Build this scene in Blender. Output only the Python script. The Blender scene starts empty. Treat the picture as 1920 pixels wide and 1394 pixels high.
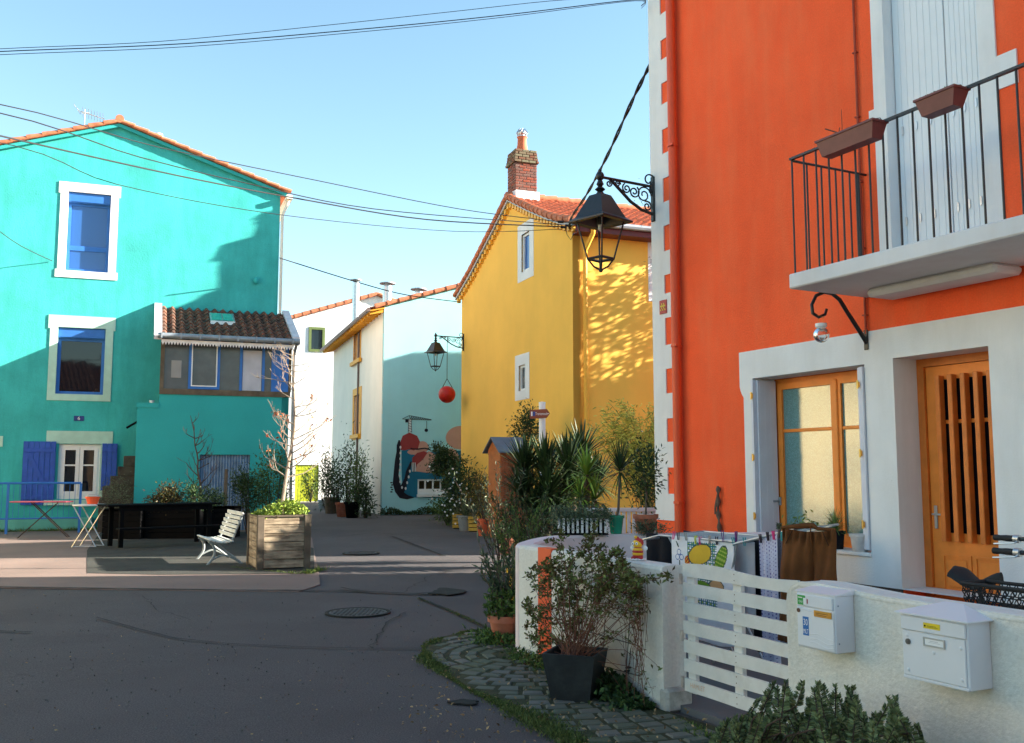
EXPO = 2.25
import bpy, math, random
from mathutils import Vector, Matrix
from mathutils.geometry import tessellate_polygon
rnd = random.Random(7)
sc = bpy.context.scene
R = math.radians
# ------------------------------------------------------------ camera model
FPX, CX, CY, HOR, EYE = 1800.0, 960.0, 697.0, 885.0, 1.6
PITCH = math.atan((HOR-CY)/FPX)
SP, CP = math.sin(PITCH), math.cos(PITCH)
def ray(px, py):
    u = (px-CX)/FPX; v = (CY-py)/FPX
    return Vector((u, CP - v*SP, SP + v*CP))
def G(px, py, z=0.0):
    d = ray(px, py); t = (z-EYE)/d.z
    return Vector((d.x*t, d.y*t, z))
def D(px, py, Y):
    d = ray(px, py); t = Y/d.y
    return Vector((d.x*t, Y, EYE+d.z*t))
class Frame:
    """a wall's own frame: x along the wall, y into the wall, z up"""
    def __init__(s, o, deg):
        s.o = Vector((o[0], o[1], 0)); s.a = R(deg); s.deg = deg
        s.u = Vector((math.cos(s.a), math.sin(s.a), 0)); s.n = Vector((-math.sin(s.a), math.cos(s.a), 0))
    def world(s, x, y, z): return s.o + s.u*x + s.n*y + Vector((0, 0, z))
    def loc(s, p):
        q = Vector(p)-s.o; return Vector((q.dot(s.u), q.dot(s.n), p[2]))
    def ony(s, px, py, d=0.0):          # point on the plane y = d -> (x, z)
        r = ray(px, py); o = Vector((0, 0, EYE))
        t = (d-(o-s.o).dot(s.n))/r.dot(s.n); p = o+r*t; q = s.loc(p); return q.x, q.z
    def onx(s, px, py, c=0.0):          # point on the plane x = c -> (y, z)
        r = ray(px, py); o = Vector((0, 0, EYE))
        t = (c-(o-s.o).dot(s.u))/r.dot(s.u); p = o+r*t; q = s.loc(p); return q.y, q.z
    def ry(s, x0, y0, x1, y1, d=0.0):   # rectangle on y = d -> (x0, z0, x1, z1)
        mx, my = (x0+x1)/2, (y0+y1)/2
        return s.ony(x0, my, d)[0], s.ony(mx, y1, d)[1], s.ony(x1, my, d)[0], s.ony(mx, y0, d)[1]
    def rx(s, x0, y0, x1, y1, c=0.0):
        mx, my = (x0+x1)/2, (y0+y1)/2
        a, b = s.onx(x0, my, c)[0], s.onx(x1, my, c)[0]
        return min(a, b), s.onx(mx, y1, c)[1], max(a, b), s.onx(mx, y0, c)[1]
# ------------------------------------------------------------ mesh builder
class MB:
    def __init__(s): s.v = []; s.f = []; s.m = []
    def add(s, vs, fs, mi=0):
        b = len(s.v); s.v += [tuple(p) for p in vs]
        for f in fs: s.f.append(tuple(i+b for i in f)); s.m.append(mi)
        return s
    def box(s, x0, y0, z0, x1, y1, z1, mi=0):
        x0, x1 = min(x0, x1), max(x0, x1); y0, y1 = min(y0, y1), max(y0, y1); z0, z1 = min(z0, z1), max(z0, z1)
        v = [(x0,y0,z0),(x1,y0,z0),(x1,y1,z0),(x0,y1,z0),(x0,y0,z1),(x1,y0,z1),(x1,y1,z1),(x0,y1,z1)]
        return s.add(v, [(0,3,2,1),(4,5,6,7),(0,1,5,4),(1,2,6,5),(2,3,7,6),(3,0,4,7)], mi)
    def bbox(s, x0, y0, z0, x1, y1, z1, b=.006, mi=0):   # box with chamfered edges
        x0, x1 = min(x0, x1), max(x0, x1); y0, y1 = min(y0, y1), max(y0, y1); z0, z1 = min(z0, z1), max(z0, z1)
        b = min(b, (x1-x0)*.45, (y1-y0)*.45, (z1-z0)*.45)
        X = (x0, x1); Y = (y0, y1); Z = (z0, z1); ix = {}; vs = []
        for i in (0,1):
            for j in (0,1):
                for k in (0,1):
                    sx, sy, sz = (1,-1)[i], (1,-1)[j], (1,-1)[k]
                    for a in range(3):
                        p = [X[i]+sx*b, Y[j]+sy*b, Z[k]+sz*b]; p[a] = (X[i],Y[j],Z[k])[a]
                        ix[(i,j,k,a)] = len(vs); vs.append(tuple(p))
        fs = []
        def q(*t): fs.append(tuple(ix[w] for w in t))
        for i in (0,1): q((i,0,0,0),(i,1,0,0),(i,1,1,0),(i,0,1,0))
        for j in (0,1): q((0,j,0,1),(1,j,0,1),(1,j,1,1),(0,j,1,1))
        for k in (0,1): q((0,0,k,2),(1,0,k,2),(1,1,k,2),(0,1,k,2))
        for i in (0,1):
            for j in (0,1): q((i,j,0,0),(i,j,1,0),(i,j,1,1),(i,j,0,1))
            for k in (0,1): q((i,0,k,0),(i,1,k,0),(i,1,k,2),(i,0,k,2))
        for j in (0,1):
            for k in (0,1): q((0,j,k,1),(1,j,k,1),(1,j,k,2),(0,j,k,2))
        for i in (0,1):
            for j in (0,1):
                for k in (0,1): q((i,j,k,0),(i,j,k,1),(i,j,k,2))
        return s.add(vs, fs, mi)
    def prism(s, poly, d0, d1, holes=(), ax='y', back=False, mi=0, hd=None):
        """polygon (a, z) with holes on plane d0, its sides running to d1. ax 'y': (a,d,z); 'x': (d,a,z); 'z': (a,b,d)"""
        def P(a, z, d):
            return (a, d, z) if ax == 'y' else ((d, a, z) if ax == 'x' else (a, z, d))
        loops = [list(poly)]+[list(h) for h in holes]
        flat = [p for l in loops for p in l]
        tri = tessellate_polygon([[Vector((p[0], p[1], 0)) for p in l] for l in loops])
        s.add([P(p[0], p[1], d0) for p in flat], [tuple(t) for t in tri], mi)
        if back: s.add([P(p[0], p[1], d1) for p in flat], [tuple(t) for t in tri], mi)
        for k, l in enumerate(loops):
            n = len(l); dd = d1 if (k == 0 or hd is None) else hd
            s.add([P(p[0], p[1], d0) for p in l]+[P(p[0], p[1], dd) for p in l],
                  [(i, (i+1) % n, n+(i+1) % n, n+i) for i in range(n)], mi)
        return s
    def tube(s, pts, r, n=8, cap=True, mi=0):
        pts = [Vector(p) for p in pts]; m = len(pts)
        rr = r if isinstance(r, (list, tuple)) else [r]*m
        t0 = (pts[1]-pts[0]).normalized()
        up = Vector((0,0,1)) if abs(t0.z) < .9 else Vector((1,0,0))
        a = t0.cross(up).normalized(); vs = []
        for i in range(m):
            t = (pts[min(i+1, m-1)]-pts[max(i-1, 0)])
            if t.length < 1e-9: t = t0
            t = t.normalized(); a = (a-t*a.dot(t))
            a = a.normalized() if a.length > 1e-6 else t.orthogonal().normalized()
            b = t.cross(a)
            for k in range(n):
                an = 2*math.pi*k/n; vs.append(pts[i]+(a*math.cos(an)+b*math.sin(an))*rr[i])
        fs = [(i*n+k, i*n+(k+1) % n, (i+1)*n+(k+1) % n, (i+1)*n+k) for i in range(m-1) for k in range(n)]
        if cap: fs += [tuple(range(n-1, -1, -1)), tuple((m-1)*n+k for k in range(n))]
        return s.add(vs, fs, mi)
    def lathe(s, prof, c=(0,0,0), n=20, mi=0, sq=False, rot=0):
        """profile of (r, z) round a vertical axis at c; sq: square section"""
        if sq: n = 4
        vs = []
        for r, z in prof:
            for k in range(n):
                an = 2*math.pi*k/n + rot + (math.pi/4 if sq else 0); q = r*(math.sqrt(2) if sq else 1)
                vs.append((c[0]+q*math.cos(an), c[1]+q*math.sin(an), c[2]+z))
        m = len(prof)
        fs = [(i*n+k, i*n+(k+1) % n, (i+1)*n+(k+1) % n, (i+1)*n+k) for i in range(m-1) for k in range(n)]
        if prof[0][0] > 1e-4: fs.append(tuple(range(n-1, -1, -1)))
        if prof[-1][0] > 1e-4: fs.append(tuple((m-1)*n+k for k in range(n)))
        return s.add(vs, fs, mi)
    def sphere(s, c, r, nu=12, nv=8, mi=0):
        r = r if isinstance(r, (tuple, list)) else (r, r, r); vs = []
        for j in range(nv+1):
            ph = math.pi*j/nv
            for i in range(nu):
                th = 2*math.pi*i/nu
                vs.append((c[0]+r[0]*math.sin(ph)*math.cos(th), c[1]+r[1]*math.sin(ph)*math.sin(th), c[2]+r[2]*math.cos(ph)))
        return s.add(vs, [(j*nu+i, j*nu+(i+1) % nu, (j+1)*nu+(i+1) % nu, (j+1)*nu+i) for j in range(nv) for i in range(nu)], mi)
    def leaf(s, p, d, l, w, fold=.25, mi=0):
        d = d.normalized(); sd = d.cross(Vector((rnd.uniform(-1,1), rnd.uniform(-1,1), rnd.uniform(.2,1)+.01)))
        if sd.length < 1e-4: sd = d.orthogonal()
        sd = sd.normalized(); up = sd.cross(d)
        m = p+d*l*.45
        return s.add([p, m+sd*w*.5+up*w*fold, p+d*l, m-sd*w*.5+up*w*fold], [(0,1,2),(0,2,3)], mi)
    def strap(s, p, d, l, w, droop=.5, n=5, mi=0):   # long tapering leaf that bends down
        d = d.normalized(); h = Vector((d.x, d.y, 0)); sd = h.cross(Vector((0,0,1)))
        sd = sd.normalized() if sd.length > 1e-3 else Vector((1,0,0))
        vs = []; q = p.copy(); dd = d.copy()
        for i in range(n+1):
            t = i/n; ww = w*(.55+1.3*t-1.85*t*t) if t < 1 else 0.0
            vs += [q-sd*ww*.5, q+sd*ww*.5]
            dd = (dd+Vector((0,0,-droop/n*(.3+t*1.4)))).normalized(); q = q+dd*(l/n)
        return s.add(vs, [(2*i, 2*i+1, 2*i+3, 2*i+2) for i in range(n)], mi)
    def text(s, body, size, x, z, d, ax='y', mi=0, align='CENTER', sx=1.0, flip=False):
        cu = bpy.data.curves.new('lettering', 'FONT'); cu.body = body; cu.size = 1; cu.align_x = align; cu.align_y = 'CENTER'
        ob = bpy.data.objects.new('lettering', cu); me = bpy.data.meshes.new_from_object(ob)
        k = -1 if flip else 1
        vs = [((x+k*v.co.x*size*sx, d, z+v.co.y*size) if ax == 'y' else (d, x+k*v.co.x*size*sx, z+v.co.y*size)) for v in me.vertices]
        s.add(vs, [tuple(p.vertices) for p in me.polygons], mi)
        bpy.data.objects.remove(ob); bpy.data.meshes.remove(me); bpy.data.curves.remove(cu); return s
    def xform(s, M4):
        s.v = [tuple(M4 @ Vector(p)) for p in s.v]; return s
    def build(s, name, mat, parent=None, smooth=False):
        me = bpy.data.meshes.new(name); me.from_pydata(s.v, [], s.f); 
        ms = mat if isinstance(mat, (list, tuple)) else [mat]
        for m in ms: me.materials.append(m)
        me.polygons.foreach_set('material_index', s.m)
        if smooth:
            me.polygons.foreach_set('use_smooth', [True]*len(s.f))
            try: me.set_sharp_from_angle(angle=R(40))
            except Exception: pass
        me.update()
        o = bpy.data.objects.new(name, me); sc.collection.objects.link(o)
        if parent is not None: o.parent = parent
        return o
def thing(name, label, cat, loc=(0,0,0), deg=0, group=None):
    o = bpy.data.objects.new(name, None); o.empty_display_size = .2; sc.collection.objects.link(o)
    o.location = loc; o.rotation_euler = (0, 0, R(deg)); o['label'] = label; o['category'] = cat
    if group: o['group'] = group
    return o
def fthing(name, label, cat, F, group=None): return thing(name, label, cat, F.o, F.deg, group)
def tag(o, label, cat, group=None):
    o['label'] = label; o['category'] = cat
    if group: o['group'] = group
    return o
def struct(o, kind='structure'): o['kind'] = kind; return o
# ------------------------------------------------------------ materials
def nmat(name):
    m = bpy.data.materials.new(name); m.use_nodes = True; nt = m.node_tree
    b = next(n for n in nt.nodes if n.type == 'BSDF_PRINCIPLED'); return m, nt, b
def M(name, col, rough=.8, var=.12, vs=2.5, bump=.15, bs=90, metal=0, spec=.35, stain=0, stc=None, island=0, fine=0, bd=.01, stv=(1.2,1.2,.22), lo=.45, hi=.8, chips=0, chc=(.6,.55,.5), chs=9, chlo=.70):
    m, nt, b = nmat(name); N = nt.nodes; L = nt.links
    b.inputs['Roughness'].default_value = rough; b.inputs['Metallic'].default_value = metal
    b.inputs['Specular IOR Level'].default_value = spec
    tc = N.new('ShaderNodeTexCoord'); last = None
    def noise(scale, vec=None, det=5, rg=.6):
        n = N.new('ShaderNodeTexNoise'); n.inputs['Scale'].default_value = scale; n.inputs['Detail'].default_value = det
        n.inputs['Roughness'].default_value = rg; L.new(vec or tc.outputs['Object'], n.inputs['Vector']); return n
    c = tuple(col)+(1,)
    def mix(fac, a, bb):
        x = N.new('ShaderNodeMix'); x.data_type = 'RGBA'
        L.new(fac, x.inputs[0])
        for s_, val in ((6, a), (7, bb)):
            if isinstance(val, tuple): x.inputs[s_].default_value = val
            else: L.new(val, x.inputs[s_])
        return x.outputs[2]
    def ramp(src, a, bb):
        r = N.new('ShaderNodeMapRange'); r.inputs[1].default_value = a; r.inputs[2].default_value = bb
        L.new(src, r.inputs[0]); return r.outputs[0]
    dk = tuple(x*(1-var) for x in col)+(1,); lt = tuple(min(1, x*(1+var)) for x in col)+(1,)
    last = mix(ramp(noise(vs).outputs['Fac'], .3, .7), dk, lt) if var else c
    if fine:
        f = mix(ramp(noise(bs*1.3, det=2).outputs['Fac'], .35, .65), (1-fine,)*3+(1,), (1+fine,)*3+(1,))
        x = N.new('ShaderNodeMix'); x.data_type = 'RGBA'; x.blend_type = 'MULTIPLY'; x.inputs[0].default_value = 1
        if isinstance(last, tuple): x.inputs[6].default_value = last
        else: L.new(last, x.inputs[6])
        L.new(f, x.inputs[7]); last = x.outputs[2]
    if island:
        g = N.new('ShaderNodeNewGeometry')
        d2 = tuple(x*(1-island) for x in col)+(1,)
        l2 = tuple(min(1, x*(1+island*1.1)) for x in (stc or col))+(1,)
        last = mix(g.outputs['Random Per Island'], d2, l2)
    if stain:
        mp = N.new('ShaderNodeMapping'); mp.inputs['Scale'].default_value = stv; L.new(tc.outputs['Object'], mp.inputs[0])
        n = noise(2.2, mp.outputs[0], 7, .65); r = ramp(n.outputs['Fac'], lo, hi)
        mm = N.new('ShaderNodeMath'); mm.operation = 'MULTIPLY'; mm.inputs[1].default_value = stain; L.new(r, mm.inputs[0])
        last = mix(mm.outputs[0], last, tuple(stc or (.1,.09,.08))+(1,))
    if chips:
        mm = N.new('ShaderNodeMath'); mm.operation = 'MULTIPLY'; mm.inputs[1].default_value = chips; L.new(ramp(noise(chs, det=8, rg=.7).outputs['Fac'], chlo, chlo+.03), mm.inputs[0]); last = mix(mm.outputs[0], last, tuple(chc)+(1,))
    if isinstance(last, tuple): b.inputs['Base Color'].default_value = last
    else: L.new(last, b.inputs['Base Color'])
    if bump:
        bn = N.new('ShaderNodeBump'); bn.inputs['Strength'].default_value = bump; bn.inputs['Distance'].default_value = bd
        L.new(noise(bs, det=4).outputs['Fac'], bn.inputs['Height']); L.new(bn.outputs[0], b.inputs['Normal'])
    return m
def leafmat(name, col, col2, rough=.55):
    m = M(name, col, rough=rough, var=0, bump=0, island=.35, stc=col2, spec=.3)
    return m
def glassmat(name, col, ior=1.9, rough=.03, var=.0):
    m = M(name, col, rough=rough, var=var, bump=.02, bs=3, spec=.5, bd=.02)
    b = next(n for n in m.node_tree.nodes if n.type == 'BSDF_PRINCIPLED'); b.inputs['IOR'].default_value = ior
    return m
TEAL = M('teal_plaster', (.05,.44,.425), .9, .20, .9, .3, 22, stain=.65, stc=(.02,.27,.24), chips=.35, chc=(.02,.20,.18), chs=5, chlo=.64, fine=.05, bd=.02)
TEAL2 = M('teal_smooth_plaster', (.030,.37,.37), .88, .06, 1.2, .25, 30, fine=.04)
PALETEAL = M('pale_green_stone', (.44,.66,.56), .85, .1, 3, .2, 40, stain=.25, stc=(.4,.5,.42))
ORANGE = M('orange_plaster', (.93,.112,.030), .9, .10, .8, .6, 42, stain=.38, stc=(.85,.24,.10), chips=.6, chc=(.7,.4,.3), chs=5, chlo=.70, fine=.05, bd=.012)
ORANGEP = M('orange_pipe_paint', (.74,.085,.02), .45, .06, 2, .05, 40)
YELLOW = M('yellow_plaster', (.92,.51,.085), .9, .05, .8, .2, 40, fine=.04, stain=.1, stc=(.6,.36,.06))
YELLOWP = M('yellow_paint', (.85,.43,.045), .5, .06, 3, .05, 40)
WHITE = M('white_masonry', (.80,.79,.77), .85, .05, 1.5, .3, 45, stain=.25, stc=(.60,.57,.50), fine=.02)
WHITE2 = M('white_painted_stone', (.76,.76,.76), .8, .05, 1.5, .3, 50, stain=.4, stc=(.52,.50,.46), chips=.4, chc=(.4,.38,.34), chs=7, chlo=.69)
WALLW = M('rough_white_render', (.72,.68,.61), .92, .05, 1.2, .6, 34, stain=.6, stc=(.50,.44,.34), chips=.4, chc=(.35,.32,.26), chs=6, chlo=.69, fine=.05, bd=.014)
MURALW = M('pale_blue_plaster', (.38,.74,.80), .9, .05, .7, .2, 30, stain=.15, stc=(.3,.52,.56))
MINT = M('mint_white_plaster', (.84,.76,.66), .9, .05, .8, .2, 30, stain=.25, stc=(.6,.66,.58))
TILE = M('clay_tiles', (.52,.17,.085), .85, .35, 6, .3, 30, stain=.35, stc=(.30,.12,.07), stv=(1,1,1))
TILEOLD = M('mossy_clay_tiles', (.21,.085,.05), .95, .5, 9, .4, 30, stain=.8, stc=(.05,.045,.035), stv=(2,2,2), lo=.4, hi=.62)
TERRA = M('terracotta', (.42,.13,.07), .8, .2, 8, .15, 60, stain=.25, stc=(.5,.35,.28), stv=(3,3,3))
BLUE = M('blue_paint', (.035,.16,.50), .5, .1, 4, .05, 40)
SHUTB = M('blue_shutter_paint', (.03,.09,.42), .65, .2, 5, .15, 60, stain=.2, stc=(.06,.14,.45))
GLASSD = glassmat('dark_window_glass', (.006,.008,.014), 1.55)
GLASSB = glassmat('painted_sky_glass', (.025,.10,.32), 1.7)  # blue of the reflected sky put into the glass base colour
GLASSF = M('frosted_window_glass', (.065,.065,.07), .25, .25, 3, .1, 50, spec=.7)
BLACK = M('black_iron', (.012,.013,.014), .42, .3, 20, .1, 120, spec=.5)
DARK = M('dark_stained_wood', (.0035,.0035,.004), .9, .3, 10, .1, 60, spec=.1)
CHROME = M('galvanised_metal', (.55,.56,.57), .35, .15, 8, .05, 60, metal=.85)
ZINC = M('zinc_sheet', (.30,.33,.36), .5, .2, 4, .05, 40, metal=.4)
WOODO = M('orange_varnished_wood', (.64,.17,.025), .45, .15, 6, .1, 70)
WOODO2 = M('light_orange_wood', (.86,.25,.035), .45, .1, 6, .08, 70)
WOODS = M('shed_wood', (.27,.075,.025), .7, .25, 5, .2, 60)
WOODG = M('weathered_planks', (.40,.31,.21), .9, .35, 4, .4, 60, stain=.85, stc=(.11,.075,.045), stv=(.8,.8,7), lo=.45, hi=.62)
WOODG2 = M('grey_brown_planks', (.13,.10,.07), .9, .35, 4, .4, 60, stain=.6, stc=(.07,.05,.035), stv=(3,3,.6))
SOIL = M('potting_soil', (.03,.022,.016), 1, .4, 20, .6, 60)
PAINTW = M('white_gloss_paint', (.80,.80,.80), .4, .04, 3, .05, 60)
PINKW = M('pink_bounce_render', (.74,.62,.62), .9, .06, 1.2, .3, 40)  # pink bounce from the orange house put into the render colour
def c255(r, g, b):
    f = lambda x: (x/255/12.92) if x <= 10 else ((x/255+.055)/1.055)**2.4
    return (f(r), f(g), f(b))
def tiles(mb, e0, e1, r0, r1, tw=.22, course=.36, amp=.045, mi=0):
    e0, e1, r0, r1 = map(Vector, (e0, e1, r0, r1))
    nrm = (e1-e0).cross(r0-e0).normalized()
    if nrm.z < 0: nrm = -nrm
    n = max(2, round((e1-e0).length/tw)); m = max(2, round((r0-e0).length/course)); S = 6
    for j in range(m):
        t0, t1 = j/m, (j+1)/m+.15/m; rows = []
        for t, h in ((t0, .0), (t0, .042), (min(t1, 1), .006)):
            row = []
            for k in range(n*S+1):
                a = k/(n*S); p = (e0.lerp(e1, a)).lerp(r0.lerp(r1, a), t)
                f = (k % S)/S; jit = .006*math.sin(j*12.9+(k//S)*7.3)
                row.append(p+nrm*(amp*math.sin(2*math.pi*f)+h+jit))
            rows.append(row)
        w = n*S+1; vs = [p for r_ in rows for p in r_]
        mb.add(vs, [(q*w+k, q*w+k+1, (q+1)*w+k+1, (q+1)*w+k) for q in (0, 1) for k in range(n*S)], mi)
    return mb
# ------------------------------------------------------------ frames of the buildings
nF = Vector((math.cos(R(27)), math.sin(R(27)), 0))
def planepx(px, L_): r_ = ray(px, HOR); return r_*(L_/r_.dot(nF))
OF = Frame(planepx(1230, 8.2), -63)        # orange house facade
WF = Frame(G(1245, 1337), -63)             # yard walls
TF = Frame(G(100, 995), 21)                # turquoise house
MF = Frame(G(715, 966), 19)                # mural house
HF = Frame(G(575, 951), 20)                # white house
YF = Frame(D(1076, HOR, 25), 21)           # yellow house
def rect(x0, z0, x1, z1): return [(x0,z0),(x1,z0),(x1,z1),(x0,z1)]
def shellbox(mb, x0, y0, x1, y1, z0, z1, faces='blr', mi=0):
    if 'b' in faces: mb.add([(x0,y1,z0),(x1,y1,z0),(x1,y1,z1),(x0,y1,z1)], [(0,1,2,3)], mi)
    if 'l' in faces: mb.add([(x0,y0,z0),(x0,y1,z0),(x0,y1,z1),(x0,y0,z1)], [(0,1,2,3)], mi)
    if 'r' in faces: mb.add([(x1,y0,z0),(x1,y1,z0),(x1,y1,z1),(x1,y0,z1)], [(0,1,2,3)], mi)
    if 'f' in faces: mb.add([(x0,y0,z0),(x1,y0,z0),(x1,y0,z1),(x0,y0,z1)], [(0,1,2,3)], mi)
def ring(mb, x0, z0, x1, z1, w, d0, d1, wb=None, wt=None, mi=0):   # a rectangular frame
    wb = w if wb is None else wb; wt = w if wt is None else wt
    mb.prism(rect(x0,z0,x1,z1), d0, d1, [rect(x0+w,z0+wb,x1-w,z1-wt)], mi=mi); return mb
# ------------------------------------------------------------ ground
ASPH = M('asphalt', (.083,.071,.071), .88, .14, .35, .8, 75, stain=.55, stc=(.05,.040,.042), stv=(.35,.35,.35), fine=.42, bd=.008, chips=.4, chc=(.035,.03,.03), chs=1.1, chlo=.66)
PAVE = M('pinkish_pavement', (.215,.150,.125), .9, .14, .6, .4, 110, stain=.35, stc=(.12,.10,.09), stv=(.6,.6,.6), fine=.16, bd=.006)
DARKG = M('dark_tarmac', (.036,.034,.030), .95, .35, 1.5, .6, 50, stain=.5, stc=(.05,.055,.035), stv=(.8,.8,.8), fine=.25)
SEAM = M('bitumen_seam', (.018,.018,.016), .9, .3, 6, .4, 60)
MOSSM = leafmat('moss_green', (.05,.075,.015), (.10,.13,.03))
def terrain(x, y): return 0.0
mb = MB(); nx, ny = 60, 60
xs = [-60+120*i/nx for i in range(nx+1)]; ys = [-14+100*j/ny for j in range(ny+1)]
mb.add([(x, y, .006*math.sin(x*1.3)*math.cos(y*.9) if abs(x) < 25 else 0) for y in ys for x in xs],
       [(j*(nx+1)+i, j*(nx+1)+i+1, (j+1)*(nx+1)+i+1, (j+1)*(nx+1)+i) for j in range(ny) for i in range(nx)])
struct(mb.build('road', ASPH, smooth=True))
mb = MB(); S = 900
mb.add([(-S,-S,-.05),(S,-S,-.05),(S,S,-.05),(-S,S,-.05)], [(0,1,2,3)]); struct(mb.build('ground', ASPH))
def sheet(name, pts, mat, z, sub=None):
    m_ = MB(); m_.prism([(p.x, p.y) for p in pts], z, z-.012, ax='z'); return struct(m_.build(name, mat))
P_ = lambda l: [G(x, y) for x, y in l]
pv = P_([(-260,1101),(0,1104),(200,1107),(420,1110),(560,1111),(600,1098),(598,1078),(590,1040),(585,1010),(560,990)])+[TF.world(6.3,-.6,0), TF.world(-6,-.4,0)]
sheet('pavement', pv, PAVE, .014)
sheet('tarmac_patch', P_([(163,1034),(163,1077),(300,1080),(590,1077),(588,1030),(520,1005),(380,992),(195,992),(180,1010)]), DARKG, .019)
def ribbon(name, pts, w, z, mat=SEAM, jit=.35):
    m_ = MB(); q = []
    for i in range(len(pts)-1):
        a, b = pts[i], pts[i+1]; n = max(2, int((b-a).length/.12))
        q += [a.lerp(b, k/n) for k in range(n)]
    q.append(pts[-1]); vs = []
    for i, p in enumerate(q):
        t = (q[min(i+1, len(q)-1)]-q[max(i-1, 0)]).normalized(); s_ = Vector((-t.y, t.x, 0)); ww = w*(1+rnd.uniform(-jit, jit)); off = s_*rnd.uniform(-.2, .2)*w
        vs += [(p.x+off.x-s_.x*ww/2, p.y+off.y-s_.y*ww/2, z), (p.x+off.x+s_.x*ww/2, p.y+off.y+s_.y*ww/2, z)]
    m_.add(vs, [(2*i, 2*i+1, 2*i+3, 2*i+2) for i in range(len(q)-1)]); return struct(m_.build(name, mat))
ribbon('road_seam', P_([(-200,1100),(0,1103),(200,1106),(420,1109),(640,1110),(800,1117),(850,1116)]), .06, .020)
ribbon('road_seam', P_([(640,1104),(660,1109),(700,1113),(770,1116),(845,1113)]), .07, .022)
ribbon('road_seam', P_([(785,1124),(840,1146),(910,1178)]), .045, .016)
ribbon('road_seam', P_([(180,1160),(270,1185),(330,1200),(430,1210),(560,1216),(700,1219),(800,1219)]), .022, .016)
ribbon('road_seam', P_([(735,1007),(780,1024),(830,1043)]), .05, .016)
ribbon('road_seam', P_([(590,1062),(700,1058),(860,1052)]), .04, .016)
ribbon('road_seam', P_([(-200,1178),(0,1186),(60,1188)]), .05, .016)
def blotch(name, px, py, rx_, ry_, mat, z):
    c = G(px, py); m_ = MB(); n = 22
    pts = [(c.x+rx_*math.cos(a)*(1+.25*math.sin(3*a+px)+.12*math.sin(7*a)), c.y+ry_*math.sin(a)*(1+.2*math.sin(4*a))) for a in [2*math.pi*i/n for i in range(n)]]
    m_.prism(pts, z, z-.01, ax='z'); return struct(m_.build(name, mat))
blotch('tar_patch', 838, 1112, .22, .35, SEAM, .024)
blotch('tar_patch', 872, 1320, .1, .07, SEAM, .016)

rnd.seed(2)
def crack(pxs, w=.012):
    pts = P_(pxs); q = [pts[0]]
    for a, b in zip(pts, pts[1:]):
        n = max(2, int((b-a).length/.14)); s_ = Vector((-(b-a).y,(b-a).x,0)).normalized()
        for i in range(1, n+1): q.append(a.lerp(b, i/n)+s_*rnd.gauss(0,.025))
    ribbon('road_crack', q, w, .0155, SEAM, .6)
crack([(700,1219),(720,1170),(760,1150)]); crack([(260,1112),(300,1150),(360,1165)], .010); crack([(620,1010),(700,1000),(790,1008)], .03); crack([(880,1060),(800,1085),(760,1112)], .012)
m_ = MB()
for _ in range(450):
    p = G(rnd.uniform(0,1000), rnd.triangular(1010,1420,1250), .014); s_ = rnd.uniform(.002,.006); m_.box(p.x-s_,p.y-s_*.8,.008,p.x+s_*.7,p.y+s_,.012+s_*1.2, )
m_.build('road_grit', M('grit', (.12,.11,.10), .9, 0, 1, 0, island=.6))['kind'] = 'stuff'
# manhole covers
IRON = M('cast_iron_cover', (.055,.047,.045), .6, .3, 10, .5, 30, metal=.3)
def manhole(px, py, r, label):
    c = G(px, py); t = thing('manhole_cover', label, 'manhole', (c.x, c.y, 0)); f_ = MB()
    f_.lathe([(r, .0), (r, .022), (r*.9, .022), (r*.9, .012)], n=40); f_.build('rim', SEAM, t)
    l_ = MB(); l_.lathe([(0.001,.019),(r*.88,.019),(r*.88,.008)], n=40)
    for i in range(-6, 7):
        for j in range(-6, 7):
            x, y = i*r*.13, j*r*.13
            if x*x+y*y < (r*.78)**2: l_.box(x-r*.035, y-r*.035, .0185, x+r*.035, y+r*.035, .025)
    l_.build('lid', IRON, t)
manhole(671, 1151, .37, 'large round iron manhole cover in the grey road before the planter')
manhole(677, 1039, .36, 'small looking manhole cover farther up the lane behind the wooden planter')
# cobbled strip: stones in arcs
COB = M('granite_setts', (.20,.185,.165), .75, .1, 12, .5, 50, island=.3, stain=.35, stc=(.06,.07,.04), stv=(3,3,3), fine=.1)
COBJ = M('mossy_joint_soil', (.045,.045,.02), 1, .4, 8, .8, 60)
cobpoly = P_([(797,1213),(832,1197),(880,1187),(930,1181),(975,1180),(1000,1200)])+[WF.world(-2.0,.1,0), WF.world(0,.05,0), WF.world(.05,0,0), WF.world(1.35,.12,0), WF.world(1.35,-.15,0), WF.world(5,-.15,0), WF.world(6,-1.5,0)]+P_([(1250,1560),(1090,1400),(1010,1358),(950,1326),(880,1294),(830,1262),(800,1236)])
sheet('cobbled_verge', cobpoly, COBJ, .018)
def inside(pt, poly):
    c = False; n = len(poly)
    for i in range(n):
        a, b = poly[i], poly[(i+1) % n]
        if (a.y > pt[1]) != (b.y > pt[1]) and pt[0] < (b.x-a.x)*(pt[1]-a.y)/(b.y-a.y)+a.x: c = not c
    return c
mb = MB(); cen = G(985, 1232); rr = .28
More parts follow.
